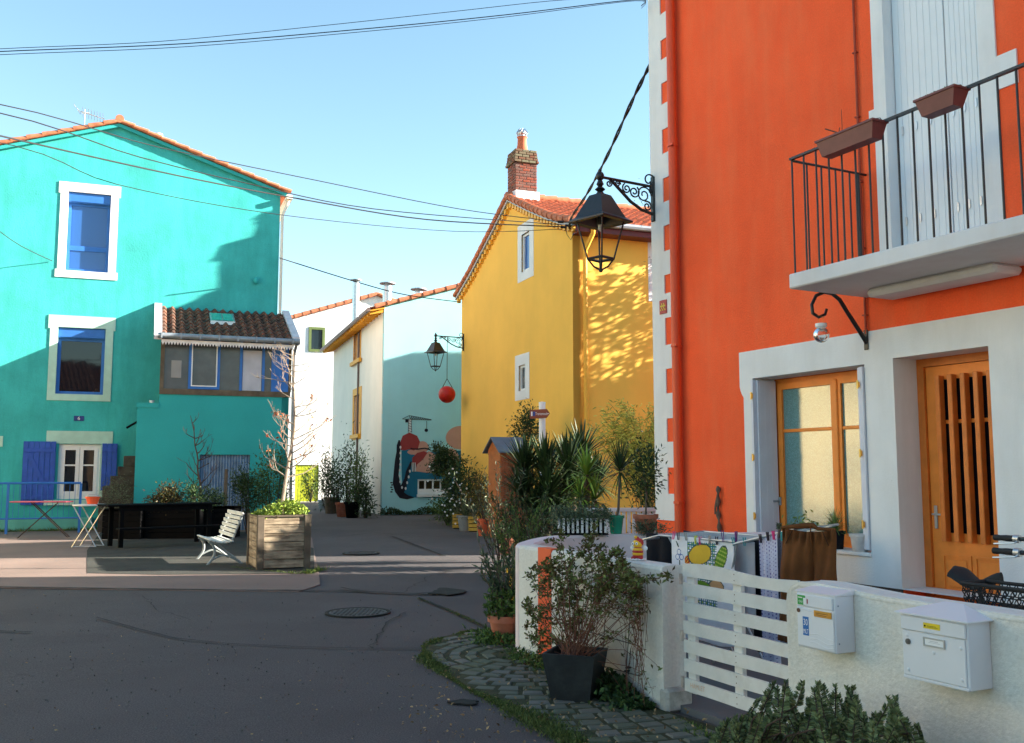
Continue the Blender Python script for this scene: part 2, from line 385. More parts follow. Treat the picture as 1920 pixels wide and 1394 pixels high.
while rr < 7:
    n = max(6, int(2*math.pi*rr/.165)); ph = rnd.random()
    for i in range(n):
        a0 = 2*math.pi*(i+ph+.06)/n; a1 = 2*math.pi*(i+ph+.94)/n; am = (a0+a1)/2
        r0, r1 = rr+rnd.uniform(0,.012), rr+.115+rnd.uniform(-.014,.010)
        ok = all(inside((cen.x+r*math.cos(a), cen.y+r*math.sin(a)), cobpoly) for r in (r0, r1) for a in (a0, a1))
        if not ok: continue
        h = .026+rnd.uniform(-.004,.005); b_ = .012; vs = []
        for r, a, dr, da in ((r0,a0,1,1),(r0,a1,1,-1),(r1,a1,-1,-1),(r1,a0,-1,1)):
            ax_, ay_ = cen.x+r*math.cos(a), cen.y+r*math.sin(a)
            vs.append((ax_, ay_, .012))
        for r, a, dr, da in ((r0,a0,1,1),(r0,a1,1,-1),(r1,a1,-1,-1),(r1,a0,-1,1)):
            r2, a2 = r+dr*b_, a+da*b_/r; vs.append((cen.x+r2*math.cos(a2), cen.y+r2*math.sin(a2), h+rnd.uniform(-.003,.003)))
        mb.add(vs, [(4,5,6,7),(0,1,5,4),(1,2,6,5),(2,3,7,6),(3,0,4,7)])
    rr += .14
struct(mb.build('cobblestones', COB))
def tufts(name, pts, spread, n, h, mat=MOSSM, w=.008):
    m_ = MB(); segs = [(pts[i], pts[i+1]) for i in range(len(pts)-1)]; Ls = [(b-a).length for a, b in segs]; T = sum(Ls)
    for _ in range(n):
        q = rnd.random()*T; i = 0
        while q > Ls[i] and i < len(Ls)-1: q -= Ls[i]; i += 1
        p = segs[i][0].lerp(segs[i][1], min(1, q/Ls[i])); k = .35+.65*(.5+.5*math.sin(p.x*9+p.y*7))
        p = p+Vector((rnd.gauss(0, spread*k), rnd.gauss(0, spread*k), .01))
        d = Vector((rnd.uniform(-1,1), rnd.uniform(-1,1), rnd.uniform(.3,1.4)))
        m_.leaf(p, d, h*k*rnd.uniform(.4,1.1), w)
    o = m_.build(name, mat); o['kind'] = 'stuff'; return o
edge = P_([(975,1180),(930,1182),(880,1188),(832,1198),(798,1215),(801,1237),(832,1264),(882,1296),(952,1328),(1012,1360),(1092,1402),(1250,1560)])
tufts('moss', edge, .035, 9000, .03, w=.012)
tufts('moss', [edge[4], edge[5], edge[6], edge[7], edge[8]], .05, 3500, .035, w=.012)
tufts('grass', P_([(960,1332),(1000,1352),(1060,1386),(1120,1430)]), .07, 3000, .05)
tufts('moss', P_([(785,1124),(840,1146),(910,1178)]), .02, 700, .03)
GRASSM = leafmat('grass_green', (.045,.085,.012), (.12,.17,.03))
tufts('grass', [TF.world(-6,-.45,0), TF.world(1.5,-.45,0)], .12, 3500, .16, GRASSM, .012)
tufts('grass', [WF.world(.1,-.05,0), WF.world(1.3,-.25,0), WF.world(2.6,-.5,0)], .05, 1600, .05, GRASSM)
tufts('grass', P_([(575,1078),(600,1072)]), .07, 500, .14, GRASSM, .012)
tufts('grass', P_([(560,1079),(440,1066)]), .04, 300, .08, GRASSM, .01)
# pebbles and dead leaves
LITTER = M('leaf_litter', (.16,.08,.035), .9, 0, 1, 0, 1, island=.6, stc=(.30,.2,.1))
m_ = MB()
for _ in range(420):
    p = G(rnd.uniform(760,1330), rnd.triangular(1185,1500,1330), .03)
    m_.leaf(p, Vector((rnd.uniform(-1,1), rnd.uniform(-1,1), rnd.uniform(0,.5))), rnd.uniform(.015,.04), .015)
for _ in range(160):
    p = G(rnd.uniform(0,900), rnd.uniform(1100,1390), .02)
    m_.leaf(p, Vector((rnd.uniform(-1,1), rnd.uniform(-1,1), rnd.uniform(0,.3))), rnd.uniform(.01,.03), .01)
m_.build('fallen_leaves', LITTER)['kind'] = 'stuff'
# yard paving
m_ = MB(); m_.prism([(p.x, p.y) for p in (WF.world(-2.1,.1,0), WF.world(9,.1,0), OF.world(12,-.001,0), OF.world(2.4,-.001,0), Vector((.75,10.1,0)))], .05, 0, ax='z')
struct(m_.build('yard_paving', M('concrete_slab', (.13,.125,.125), .9, .15, 1.5, .3, 60, stain=.3, stc=(.12,.12,.1)))) 

# ------------------------------------------------------------ turquoise house
t = fthing('turquoise_house', 'turquoise plastered house with three storeys, blue shutters and a glazed porch', 'house', TF)
XL, XR, XA, ZA = -3.6, 5.86, 1.23, 11.66
zr = 10.15; zl = ZA-(XA-XL)*.345
out = [(XL,0),(XR,0),(XR,zr),(XA,ZA),(XL,zl)]
w1 = TF.ry(125,362,206,510); w2 = TF.ry(106,615,196,740); w3 = TF.ry(108,833,187,936)
mb = MB(); mb.prism(out, 0, .28, [rect(*w1), rect(*w2), rect(*w3)], hd=.28)
mb.add([(x, 9, z) for x, z in out], [(0,1,2,3,4)]); shellbox(mb, XL, 0, XL, 9, 0, zl, 'l')
mb.build('wall', TEAL, t)
mb = MB(); shellbox(mb, XR, 0, XR, 9, 0, zr, 'r'); mb.build('side_wall', M('grey_side_render', (.45,.42,.38), .9, .1, 1), t)  # unseen side, made grey to keep green bounce off the walls opposite
rf = MB()
k = (ZA-zr)/(XR-XA); ov = .14
tiles(rf, (XR+.25,-ov,zr-.25*k+.06),(XR+.25,9.2,zr-.25*k+.06),(XA,-ov,ZA+.06),(XA,9.2,ZA+.06))
tiles(rf, (XL-.25,-ov,zl-.25*.345+.06),(XL-.25,9.2,zl-.25*.345+.06),(XA,-ov,ZA+.06),(XA,9.2,ZA+.06))
for (xa, za, xb, zb) in ((XA, ZA+.02, XR+.28, zr-.28*k+.02), (XA, ZA+.02, XL-.28, zl-.28*.345+.02)):   # verge tiles along the rake
    n = 13
    for i in range(n):
        a = Vector((xa, -ov, za)).lerp(Vector((xb, -ov, zb)), i/n); b = Vector((xa, -ov, za)).lerp(Vector((xb, -ov, zb)), (i+1.08)/n)
        rf.tube([a+Vector((0,0,.05)), b+Vector((0,0,.075))], [.055,.070], 10)
rf.tube([(XA,-ov-.05,ZA+.12),(XA,9,ZA+.12)], .12, 10)
rf.build('roof', TILE, t, True)
vb = MB()
for (xa, za, xb, zb) in ((XA, ZA, XR+.2, zr-.2*k), (XA, ZA, XL-.2, zl-.2*.345)):
    vb.prism([(xa,za),(xb,zb),(xb,zb-.10),(xa,za-.10)], -.12, 0)
vb.build('verge_board', TEAL2, t)
g = MB(); g.box(XR+.16, -.25, zr-.26, XR+.34, 9.2, zr-.14)
g.tube([(XR+.26,-.1,zr-.2),(XR+.20,-.07,zr-.42),(XR+.07,-.06,zr-.75),(XR+.07,-.06,5.0),(XR+.07,-.06,.1)], .045, 10)
g.build('downpipe', MINT, t, True)
def tealwin(w, par, kind):
    x0, z0, x1, z1 = w; f = MB()
    wn = MB(); ring(wn, x0, z0, x1, z1, .09, .15, .21); win = wn.build('window', BLUE, par)
    if kind == 1:
        b_ = MB(); zb = z1-.30; b_.bbox(x0+.002, .03, zb, x1-.002, .149, z1, .03); b_.box(x0+.09,.16,zb-.07,x1-.09,.2,zb+.02); b_.build('roller_box', BLUE, win)
        if w is w1: b_ = MB(); zz = z0+(z1-z0)*.27; b_.box(x0+.09,.155,zz,x1-.09,.205,zz+.14); b_.build('crossbar', BLUE, win)
    g_ = MB(); g_.box(x0+.02,.185,z0+.02,x1-.02,.2,z1-.02); g_.build('pane', GLASSB if w is w1 else GLASSD, win)
    return win
tealwin(w1, t, 1); tealwin(w2, t, 1)
def surround(mb, w, m, ml, ear=.09, drop=.35, d=-.025, bottom=.14, botear=0):
    x0, z0, x1, z1 = w
    o = [(x0-m,z0-bottom),(x1+m,z0-bottom)]
    if botear: o = [(x0-m-botear,z0-bottom),(x1+m+botear,z0-bottom),(x1+m+botear,z0+.02),(x1+m,z0+.02)]
    o += [(x1+m,z1+ml-drop),(x1+m+ear,z1+ml-drop),(x1+m+ear,z1+ml),(x0-m-ear,z1+ml),(x0-m-ear,z1+ml-drop),(x0-m,z1+ml-drop)]
    if botear: o += [(x0-m,z0+.02),(x0-m-botear,z0+.02)]
    mb.prism(o, d, 0, [rect(x0+.004,z0+.004,x1-.004,z1-.004)], hd=.1)
s_ = MB(); surround(s_, w1, .2, .26, .05, .33, bottom=.2, botear=.05); s_.build('window_surround', WHITE2, t)
s_ = MB(); surround(s_, w2, .2, .33, .05, .38, bottom=.18); s_.build('window_surround', PALETEAL, t)
x0, z0, x1, z1 = w3
s_ = MB(); s_.prism(rect(x0-.32, z1+.01, x1+.3, z1+.36), -.025, 0); s_.prism(rect(x1+.004, z0-.2, x1+.16, z1), -.012, 0); s_.build('lintel', PALETEAL, t)
s_ = MB(); s_.box(x0-.3, -.12, z0-.16, x1+.25, 0, z0-.02); s_.build('sill', PALETEAL, t)
wn = MB(); ring(wn, x0, z0, x1, z1, .07, .08, .16)
xm = (x0+x1)/2
for a, b in ((x0+.07, xm-.005), (xm+.005, x1-.07)):
    ring(wn, a, z0+.07, b, z1-.07, .095, .06, .15, wb=.14); zz = z0+(z1-z0)*.60; wn.box(a+.09,.075,zz,b-.09,.125,zz+.04)
win = wn.build('window', PAINTW, t); g_ = MB(); g_.box(x0+.1,.11,z0+.1,x1-.1,.12,z1-.1); g_.build('pane', GLASSD, win)
def board_shutter(x0, z0, x1, z1, par, brace=True, d=-.09):
    mb = MB(); n = max(2, round((x1-x0)/.13)); w = (x1-x0)/n
    for i in range(n): mb.bbox(x0+i*w+.003, d, z0, x0+(i+1)*w-.003, d+.03, z1, .006)
    for zz in (z0+(z1-z0)*.12, z0+(z1-z0)*.86): mb.bbox(x0+.02, d-.025, zz-.05, x1-.02, d-.001, zz+.05, .005)
    if brace: mb.prism([(x0+.06,z0+(z1-z0)*.82),(x0+.18,z0+(z1-z0)*.82),(x1-.05,z0+(z1-z0)*.16),(x1-.17,z0+(z1-z0)*.16)], d-.02, d-.001)
    return mb.build('shutter', SHUTB, par)
sh = TF.ry(41,828,103,947,-.08); board_shutter(sh[0], sh[1], sh[2]-.0, sh[3], t)
sh = TF.ry(190,832,219,920,-.08); board_shutter(sh[0], sh[1], sh[2], sh[3], t, False)
xa, za = TF.ony(0,818); xb, zb = TF.ony(5,838); s_ = MB(); s_.box(xa-.6,-.025,zb,xb,0,za); s_.build('lintel', PALETEAL, t)
x, z = TF.ony(148,785); n_ = MB(); n_.bbox(x-.13,-.02,z-.07,x+.13,-.0,z+.07,.004)
n_ = n_.build('number_plate', M('enamel_blue', (.03,.05,.22), .3), t); k_ = MB(); k_.text('6', .14, x, z, -.024); k_.build('numeral', PAINTW, n_)
# porch with stair block
PD = 2.0
px0, px1 = TF.ony(300,700,-PD)[0], 5.99
zs = TF.ony(420,741,-PD)[1]; ze = TF.ony(310,632,-PD)[1]; zt = TF.ony(310,577,0)[1]
sx0 = TF.ony(254,850,-PD)[0]; sz = TF.ony(275,757,-PD)[1]
d0 = TF.ry(372,853,467,1010,-PD); 
mb = MB(); mb.prism([(sx0,0),(d0[0],0),(d0[0],d0[3]),(d0[2],d0[3]),(d0[2],0),(px1,0),(px1,zs),(px0,zs),(px0,sz),(sx0,sz)], -PD, -PD+.3)
mb.prism([(-PD,0),(0,0),(0,zs),(-PD,zs)], px1, px1-.2, ax='x'); mb.prism([(-PD+.01,.0),(-.9,0),(-.9,sz-.01),(-PD+.01,sz-.01)], sx0+.003, sx0+.2, ax='x')
mb.add([(sx0,-PD,sz),(px0,-PD,sz),(px0,-.9,sz),(sx0,-.9,sz)], [(0,1,2,3)])
mb.add([(px0,-PD,zs),(px1,-PD,zs),(px1,0,zs),(px0,0,zs)], [(0,1,2,3)])
mb.prism(rect(sx0-.02, sz-.11, px0-.002, sz+.02), -PD-.02, -.9)
mb.build('porch_wall', TEAL2, t)
dr = MB(); n = 18; x0, z0, x1, z1 = d0; z0 = 0
vs = []; 
for i in range(n*4+1):
    a = i/(n*4); xx = x0+(x1-x0)*a; yy = -PD+.08+.018*math.sin(a*n*2*math.pi); vs += [(xx,yy,.0),(xx,yy,z1)]
dr.add(vs, [(2*i,2*i+2,2*i+3,2*i+1) for i in range(n*4)])
dr.build('corrugated_door', M('faded_blue_metal', (.16,.25,.38), .7, .3, 5, .1, 40, stain=.6, stc=(.06,.13,.22), stv=(6,6,.3)), t)
# glazed storey of the porch
pf = MB(); zg0, zg1 = zs, ze-.02
pf.box(px0, -PD-.03, zs-.02, px1+.03, -PD+.08, zs+.13)
pf.box(px0, -PD, zs+.13, px0+.10, -PD+.1, zg1+.1)
pf.box(px1-.02, -PD, zs+.13, px1+.05, -PD+.1, zg1+.1)
pf.build('timber_sill', WOODG2, t)
bars = [TF.ony(x, 690, -PD)[0] for x in (358, 408, 452, 494, 528)]
f = MB()
for b_ in bars[2:]: f.box(b_-.035, -PD+.01, zs+.13, b_+.035, -PD+.07, zg1)
f.build('mullions', BLUE, t)
gl = MB(); gl.box(px0+.1, -PD+.04, zs+.13, px1-.02, -PD+.05, zg1); gl.box(px1-.02+.01,-PD+.1,zs,px1+.03,0,zg1); gp = gl.build('porch_glass', GLASSF, t)
x0, x1 = bars[0], bars[1]; f = MB(); ring(f, x0-.06, zs+.14, x1+.06, zg1-.03, .07, -PD-.03, -PD+.06); win = f.build('porch_window', BLUE, t)
f = MB(); ring(f, x0+.01, zs+.21, x1-.01, zg1-.10, .03, -PD-.045, -PD+.02); f.build('sash', PAINTW, win); f = MB(); f.box(x0+.04,-PD,zs+.24,x1-.04,-PD+.01,zg1-.13); f.build('pane', GLASSF, win)
f = MB(); f.box(bars[2]+.05,-PD+.028,zs+.14,bars[3]-.05,-PD+.039,zg1-.25); f.build('blind', M('pale_blind', (.5,.5,.56), .8), t)
f = MB(); f.box(px1-.5,-PD+.005,zs+.13,px1-.03,-PD+.035,zg1-.02); f.build('side_panel', BLUE, t)
f = MB(); x, z = TF.ony(330,690,-PD+.038); f.box(x-.12,-PD+.02,z-.27,x+.14,-PD+.038,z+.2); f.build('meter_box', M('grey_white_plastic', (.30,.29,.28), .6), t)
r_ = MB(); tiles(r_, (px0-.0,-PD-.35,ze),(px1+.12,-PD-.35,ze),(px0-.0,0,zt),(px1+.12,0,zt), .235, .33, .05)
rp = r_.build('porch_roof', TILEOLD, t, True)
FLS = M('pale_flashing', (.62,.58,.60), .6, .2, 4)
for xx in (px0-.1, px1+.10):
    r_ = MB(); r_.prism([(-PD-.36,ze-.12),(0,zt-.12),(0,zt+.12),(-PD-.36,ze+.12)], xx-.09, xx+.11, ax='x', back=True); r_.build('verge_flashing', FLS, rp)
sk = MB(); n_ = (zt-ze)/(PD+.35)
xa, _ = TF.ony(394, 590, -1.0); xb, _ = TF.ony(440, 590, -1.0); ya, yb = -1.25, -.55
Zr = lambda y: ze+(y+PD+.35)*n_
sk.add([(xa,ya,Zr(ya)+.1),(xb,ya,Zr(ya)+.1),(xb,yb,Zr(yb)+.1),(xa,yb,Zr(yb)+.1),(xa,ya,Zr(ya)),(xb,ya,Zr(ya)),(xb,yb,Zr(yb)),(xa,yb,Zr(yb))], [(0,1,2,3),(0,1,5,4),(1,2,6,5),(3,0,4,7),(2,3,7,6)])
sky_ = sk.build('skylight', CHROME, rp); sk = MB(); c_ = .05
for a, b in ((xa+c_, (xa+xb)/2-.02), ((xa+xb)/2+.02, xb-c_)):
    sk.add([(a,ya+c_,Zr(ya+c_)+.11),(b,ya+c_,Zr(ya+c_)+.11),(b,yb-c_,Zr(yb-c_)+.11),(a,yb-c_,Zr(yb-c_)+.11)], [(0,1,2,3)])
sk.build('pane', M('green_glass', (.05,.42,.30), .2, .2, 4, 0), sky_)
gt = MB(); gt.tube([(px0-.1,-PD-.45,ze-.02),(px1+.2,-PD-.45,ze-.02)], .075, 10); 
for i in range(8): xx = px0+(px1-px0)*i/7; gt.box(xx-.02,-PD-.535,ze-.10,xx+.02,-PD-.45,ze+.05)
gt.tube([(px1+.12,-PD-.4,ze-.08),(px1+.10,-PD-.05,ze-.35),(px1+.10,-PD-.05,.05)], .04, 8)
gt.build('gutter', ZINC, t, True)
lb = MB(); n = 46; zb = ze-.11; w = (px1+.05-px0)/n   # scalloped lambrequin
pts = [(px0, zb)]
for i in range(n): x = px0+i*w; pts += [(x+w*.02, zb-.07),(x+w*.5, zb-.15),(x+w*.98, zb-.07)]
pts += [(px1+.05, zb)]
lb.prism(pts[::-1], -PD-.37, -PD-.35, back=True); lb.build('valance', M('greyish_white_trim', (.85,.83,.85), .6, .15, 5), t)
# stone steps up to the stair block
st = MB(); stx = [TF.ony(x, y, -1.2) for x, y in ((181,952),(186,930),(195,905),(212,880),(230,855))]
steps = [(185,935,.0),(192,912,0),(207,893,0),(221,875,0),(232,855,0)]
zz0 = 0
for x, y, _ in steps:
    xx, zz = TF.ony(x, y, -1.55); st.bbox(xx, -1.55, zz0, sx0+.18, -.35, zz, .02); zz0 = zz-.001
st.build('steps', M('dark_stone_steps', (.06,.05,.04), .95, .4, 5, .8, 20), t)
a = TF.ony(237,803,-1.1); b = TF.ony(256,790,-1.1); h = MB(); h.tube([(a[0],-1.1,a[1]),(b[0]+.2,-1.1,b[1]+.1)], .03, 8); h.build('handrail', DARK, t)
x, z = TF.ony(480,527); v = MB(); v.sphere((x,-.06,z),(.08,.06,.11)); v.build('wall_vent', TEAL2, t, True)
pt = MB(); x, z = TF.ony(285,755,-PD+.5); pt.lathe([(.05,0),(.07,.1),(.06,.1)], (x,-1.5,sz+.02), 12)
q = tag(pt.build('flower_pot', PAINTW), 'tiny white pot on the ledge beside the porch glazing', 'flower pot'); q.location = TF.o; q.rotation_euler = (0,0,TF.a)
# antenna, boiler flue
x, z = TF.ony(158,232,.1)
an = fthing('tv_antenna', 'thin rooftop television antenna above the turquoise gable', 'antenna', TF); m_ = MB()
m_.tube([(x,.1,z-.4),(x,.1,z+.42)], .022, 8); m_.build('mast', CHROME, an)
m_ = MB(); m_.tube([(x-.1,.1,z+.34),(x+.55,-.15,z+.12)], .012, 6)
for i in range(8): p = Vector((x-.05,.1,z+.34)).lerp(Vector((x+.5,-.13,z+.14)), i/7); m_.tube([p+Vector((0,-.16,.09)), p+Vector((0,.16,-.09))], .006, 5)
for i in range(4):
    m_.tube([(x-.12,.1,z+.36-.03*i),(x+.1,.55,z+.46+.02*i)], .006, 5); m_.tube([(x-.12,.1,z+.36-.03*i),(x-.25,-.5,z+.28+.02*i)], .006, 5)
m_.build('aerial', CHROME, an)
x, z = TF.ony(297,260,.8); m_ = MB(); m_.lathe([(.09,-.3),(.09,.05),(.13,.06),(.12,.14),(0.001,.17)], (x,.8,z), 14); m_.build('roof_vent', WHITE2, t, True)
# low wall and railing in front
x0, _ = TF.ony(-40,980,-.35); x1, _ = TF.ony(132,980,-.35); zt_ = TF.ony(60,972,-.35)[1]
m_ = MB(); m_.bbox(x0-2,-.36,0,x1+.55,-.02,zt_,.02); o = tag(m_.build('low_wall', M('light_teal_render', (.12,.42,.36), .9, .15, 2, .4, 30, stain=.4, stc=(.08,.25,.2))), 'low turquoise base wall under the blue railing', 'wall'); o.location = TF.o; o.rotation_euler = (0,0,TF.a)
rl = fthing('railing', 'thin blue metal railing before the French window', 'railing', TF); x1, zr_ = TF.ony(152,906,-1.5); x0, _ = TF.ony(-60,906,-1.5); m_ = MB(); z0_ = TF.ony(100,972,-1.5)[1]
m_.tube([(x0,-1.5,zr_),(x1,-1.5,zr_)], .028, 8); m_.tube([(x0,-1.5,z0_),(x1,-1.5,z0_)], .02, 8); m_.build('top_rail', BLUE, rl)
for xx in (x1, x0+(x1-x0)*.35): m_ = MB(); m_.box(xx-.03,-1.53,0,xx+.03,-1.47,zr_-.01); m_.build('post', BLUE, rl)
m_ = MB(); n = int((x1-x0)/.13)
for i in range(1, n): xx = x0+(x1-x0)*i/n; m_.tube([(xx,-1.5,z0_),(xx,-1.5,zr_)], .006, 5)
m_.build('bars', BLUE, rl)
# ------------------------------------------------------------ white house at the back
HF = Frame(D(575, HOR, 51.5), 20)
t = fthing('white_house', 'plain white house at the far end of the lane with a lime green door', 'house', HF)
xl = HF.ony(480,700)[0]; xa, za = HF.ony(706,555); xr = xa+5; zl = HF.ony(535,602)[1]; x535 = HF.ony(535,602)[0]; kk = (za-zl)/(xa-x535); zl = zl-(x535-xl)*kk
w = HF.ry(583,618,605,656); dd = HF.ry(553,872,597,953)
mb = MB(); mb.prism([(xl,0),(xr,0),(xr,za-5*kk),(xa,za),(xl,zl)], 0, .25, [rect(*w), rect(dd[0],.02,dd[2],dd[3])])
mb.add([(xl,8,0),(xr,8,0),(xr,8,za-5*kk),(xa,8,za),(xl,8,zl)], [(0,1,2,3,4)]); shellbox(mb, xl, 0, xr, 8, 0, zl-.3, 'lr'); mb.build('wall', MINT if False else WHITE2, t)
r_ = MB(); tiles(r_, (xl-.3,-.18,zl-.3*kk+.05),(xl-.3,8.2,zl-.3*kk+.05),(xa,-.18,za+.05),(xa,8.2,za+.05), .24, .4)
tiles(r_, (xr+.3,-.18,za-5.3*kk+.05),(xr+.3,8.2,za-5.3*kk+.05),(xa,-.18,za+.05),(xa,8.2,za+.05), .24, .4)
n = 15
for sgn, xe in ((-1, xl-.3), (1, xr+.3)):
    for i in range(n):
        a = Vector((xa,-.18,za+.1)).lerp(Vector((xe,-.18,za-abs(xe-xa)*kk+.1)), i/n); b = Vector((xa,-.18,za+.1)).lerp(Vector((xe,-.18,za-abs(xe-xa)*kk+.1)), (i+1.06)/n); r_.tube([a, b], [.09,.115], 8)
r_.build('roof', TILE, t, True)
LIME = M('lime_green_paint', (.42,.46,.02), .6, .15, 3, .15, 40, stain=.3, stc=(.3,.33,.04))
OLIV = M('olive_paint', (.12,.16,.05), .6)
m_ = MB(); ring(m_, w[0]-.12, w[1]-.12, w[2]+.12, w[3]+.12, .14, -.05, .1); win = m_.build('window', OLIV, t); m_ = MB(); m_.box(w[0]+.01,.06,w[1]+.01,w[2]-.01,.08,w[3]-.01); m_.build('pane', GLASSD, win)
m_ = MB(); nb = 8
for i in range(nb): a = dd[0]+(dd[2]-dd[0])*i/nb; m_.bbox(a+.008,.06,.03,a+(dd[2]-dd[0])/nb-.008,.1,dd[3]-.01,.01)
m_.box(dd[0],.04,dd[3]*.86,dd[2],.062,dd[3]*.9); m_.build('door', LIME, t)
def flue(px, y0, y1, Y, r, label):
    a = D(px, y1, Y); b = D(px, y0, Y); m_ = MB(); m_.lathe([(r,-1.2),(r,b.z-a.z-.18)], n=16); o = thing('metal_flue', label, 'chimney pipe', a); m_.build('pipe', CHROME, o, True)
    h = b.z-a.z; m_ = MB(); m_.lathe([(r*.8,h-.18),(r*.8,h-.06),(r*1.75,h-.07),(r*1.75,h-.03),(.001,h)], n=16); m_.build('cowl', ZINC, o, True)
flue(667, 524, 562, 47, .17, 'leftmost bright metal flue, standing on the white house roof')
flue(726, 530, 568, 41, .2, 'wider metal flue between the white house and the mural house')
flue(785, 541, 553, 40, .2, 'short dark capped flue on the mural house roof edge')
# ------------------------------------------------------------ mural house
t = fthing('mural_house', 'pale blue house with a painted mural and orange framed side windows', 'house', MF)
xr_, zr_ = MF.ony(865,538); z0_ = MF.ony(718,574)[1]; kk = (zr_-z0_)/xr_; XR = 9.0; xa = 5.2; za = z0_+kk*xa
YB = MF.onx(625,700,0)[0]
mw = MF.ry(783,899,841,927)
mb = MB(); mb.prism([(0,0),(XR,0),(XR,za-(XR-xa)*kk),(xa,za),(0,z0_)], 0, .2, [rect(*mw)]); mb.build('front_wall', MURALW, t)
u1 = MF.rx(664,624,677,676,0); u2 = MF.rx(664,741,675,815,0)
mb = MB(); ew = z0_-.05; mb.prism([(0.001,0),(YB,0),(YB,ew),(0.001,ew)], 0, .2, [rect(*u1), rect(*u2)], ax='x')
mb.add([(0,YB,0),(XR,YB,0),(XR,YB,za-(XR-xa)*kk),(xa,YB,za),(0,YB,z0_)], [(0,1,2,3,4)]); shellbox(mb, XR, 0, XR, YB, 0, za-(XR-xa)*kk, 'r'); mb.build('side_wall', MINT, t)
YO = M('orange_yellow_paint', (.78,.36,.03), .6, .08, 4, .1, 50)
for i, w in enumerate((u1, u2)):
    m_ = MB(); m_.prism(rect(w[0]-.32, w[1]-.22, w[2]+.32, w[3]+.3) if i else rect(w[0]-.02, w[1]-.02, w[2]+.02, w[3]+.02), -.03, .1, [rect(*w)], ax='x'); m_.box(-.14,w[0]-.3,w[1]-.16,-.03,w[2]+.3,w[1]-.0); 
    win = m_.build('window', YO, t); m_ = MB(); m_.box(.06,w[0],w[1],.1,w[2],w[3]); m_.build('shutter', M('deep_orange_paint', (.62,.22,.02), .6), win)
r_ = MB(); oh = .55
tiles(r_, (-oh,-.15,z0_-oh*kk),(-oh,YB+.2,z0_-oh*kk),(xa,-.15,za+.05),(xa,YB+.2,za+.05), .24, .4)
tiles(r_, (XR+.3,-.15,za-(XR+.3-xa)*kk),(XR+.3,YB+.2,za-(XR+.3-xa)*kk),(xa,-.15,za+.05),(xa,YB+.2,za+.05), .24, .4)
n = 12
for i in range(n):
    for s1, xe in ((-1,-.35),(1,XR+.3)):
        f0 = Vector((xa,-.12,za+.07)).lerp(Vector((xe,-.12,za-abs(xe-xa)*kk+.07)), i/n); f1 = Vector((xa,-.12,za+.07)).lerp(Vector((xe,-.12,za-abs(xe-xa)*kk+.07)), (i+1.06)/n); r_.tube([f0,f1],[.07,.095],8)
rp = r_.build('roof', TILE, t, True)
m_ = MB(); ee = z0_-oh*kk
m_.prism([(-oh,ee-.07),(-.0,z0_-.12),(-.0,z0_-.07),(-oh,ee-.03)], -.1, YB+.1)
for i in range(22):
    y = .05+i*(YB-.1)/21; m_.prism([(-oh+.02,ee-.18),(0,z0_-.24),(0,z0_-.12),(-oh+.02,ee-.07)], y-.04, y+.04, back=True)
m_.build('rafters', YO, rp)
m_ = MB(); m_.tube([(-oh-.07,-.15,ee-.02),(-oh-.07,YB+.2,ee-.02)], .075, 8); m_.tube([(-.05,5.2,z0_-.3),(-.05,5.2,.1)], .045, 8); m_.build('gutter', M('brown_gutter', (.16,.11,.10), .5), t, True)
# the small barred window and the painting
m_ = MB(); x0, z0, x1, z1 = mw; ring(m_, x0, z0, x1, z1, .06, .03, .1)
for i in range(1,4): x = x0+(x1-x0)*i/4; m_.box(x-.03,.035,z0+.05,x+.03,.09,z1-.05)
m_.box(x0+.05,.034,z0+.05,x1-.05,.08,z0+.2); win = m_.build('window', PAINTW, t); m_ = MB(); m_.box(x0+.03,.07,z0+.03,x1-.03,.095,z1-.03); m_.build('pane', GLASSD, win)
m_ = MB(); m_.box(x0-.03,-.09,z0-.1,x1+.03,0,z0); m_.build('sill', PAINTW, t)
def mq(px, py): return MF.ony(px, py)
def zm(zx, zy): return mq(520+zx/2.787, 500+zy/2.787)   # from the enlarged view of this wall
def circ(cx, cy, rx_, ry_, n=30, a0=0, a1=360): return [zm(cx+rx_*math.cos(R(a0+(a1-a0)*i/(n-1 if a1-a0 < 360 else n))), cy-ry_*math.sin(R(a0+(a1-a0)*i/(n-1 if a1-a0 < 360 else n)))) for i in range(n)]
PB = M('mural_deep_blue', (.015,.16,.27), .9, .08, 3, .15, 30); PR = M('mural_brick_red', (.33,.05,.05), .9, .1, 3, .15, 30); PS = M('mural_salmon', (.60,.33,.26), .9, .06, 3, .15, 30); PK = M('mural_black', (.015,.015,.025), .9, .1, 3, .15, 30); PWt = M('mural_white', (.72,.75,.75), .9, .05, 3, .15, 30)
def paint(name, polys, mat, d):
    for p in polys: m_ = MB(); m_.prism(p, -d, 0); m_.build(name, mat, mural)
mural = MB(); x0, z0 = zm(648, 1207); x1, z1 = zm(1060, 958)
hole = rect(mw[0]-.004, mw[1]-.1, mw[2]+.004, mw[3]+.004)
sea = [zm(*p) for p in ((648,962),(700,952),(760,972),(850,965),(960,962),(1100,960),(1100,1205),(1000,1210),(900,1200),(820,1212),(740,1205),(660,1215),(650,1100))]
mural.prism(sea, -.003, 0, [hole]); mural = mural.build('mural', PB, t)
paint('salmon_circle', [circ(960,895,80,62), circ(758,945,32,32), circ(715,970,36,14)], PS, .0055)
paint('red_hill', [[zm(*p) for p in ((645,960),(642,920),(655,885),(690,868),(730,885),(745,915),(735,950),(712,962),(690,955),(670,960))], [zm(*p) for p in ((705,1055),(705,1000),(730,975),(765,965),(790,975),(770,1010),(735,1035),(715,1060))]], PR, .008)
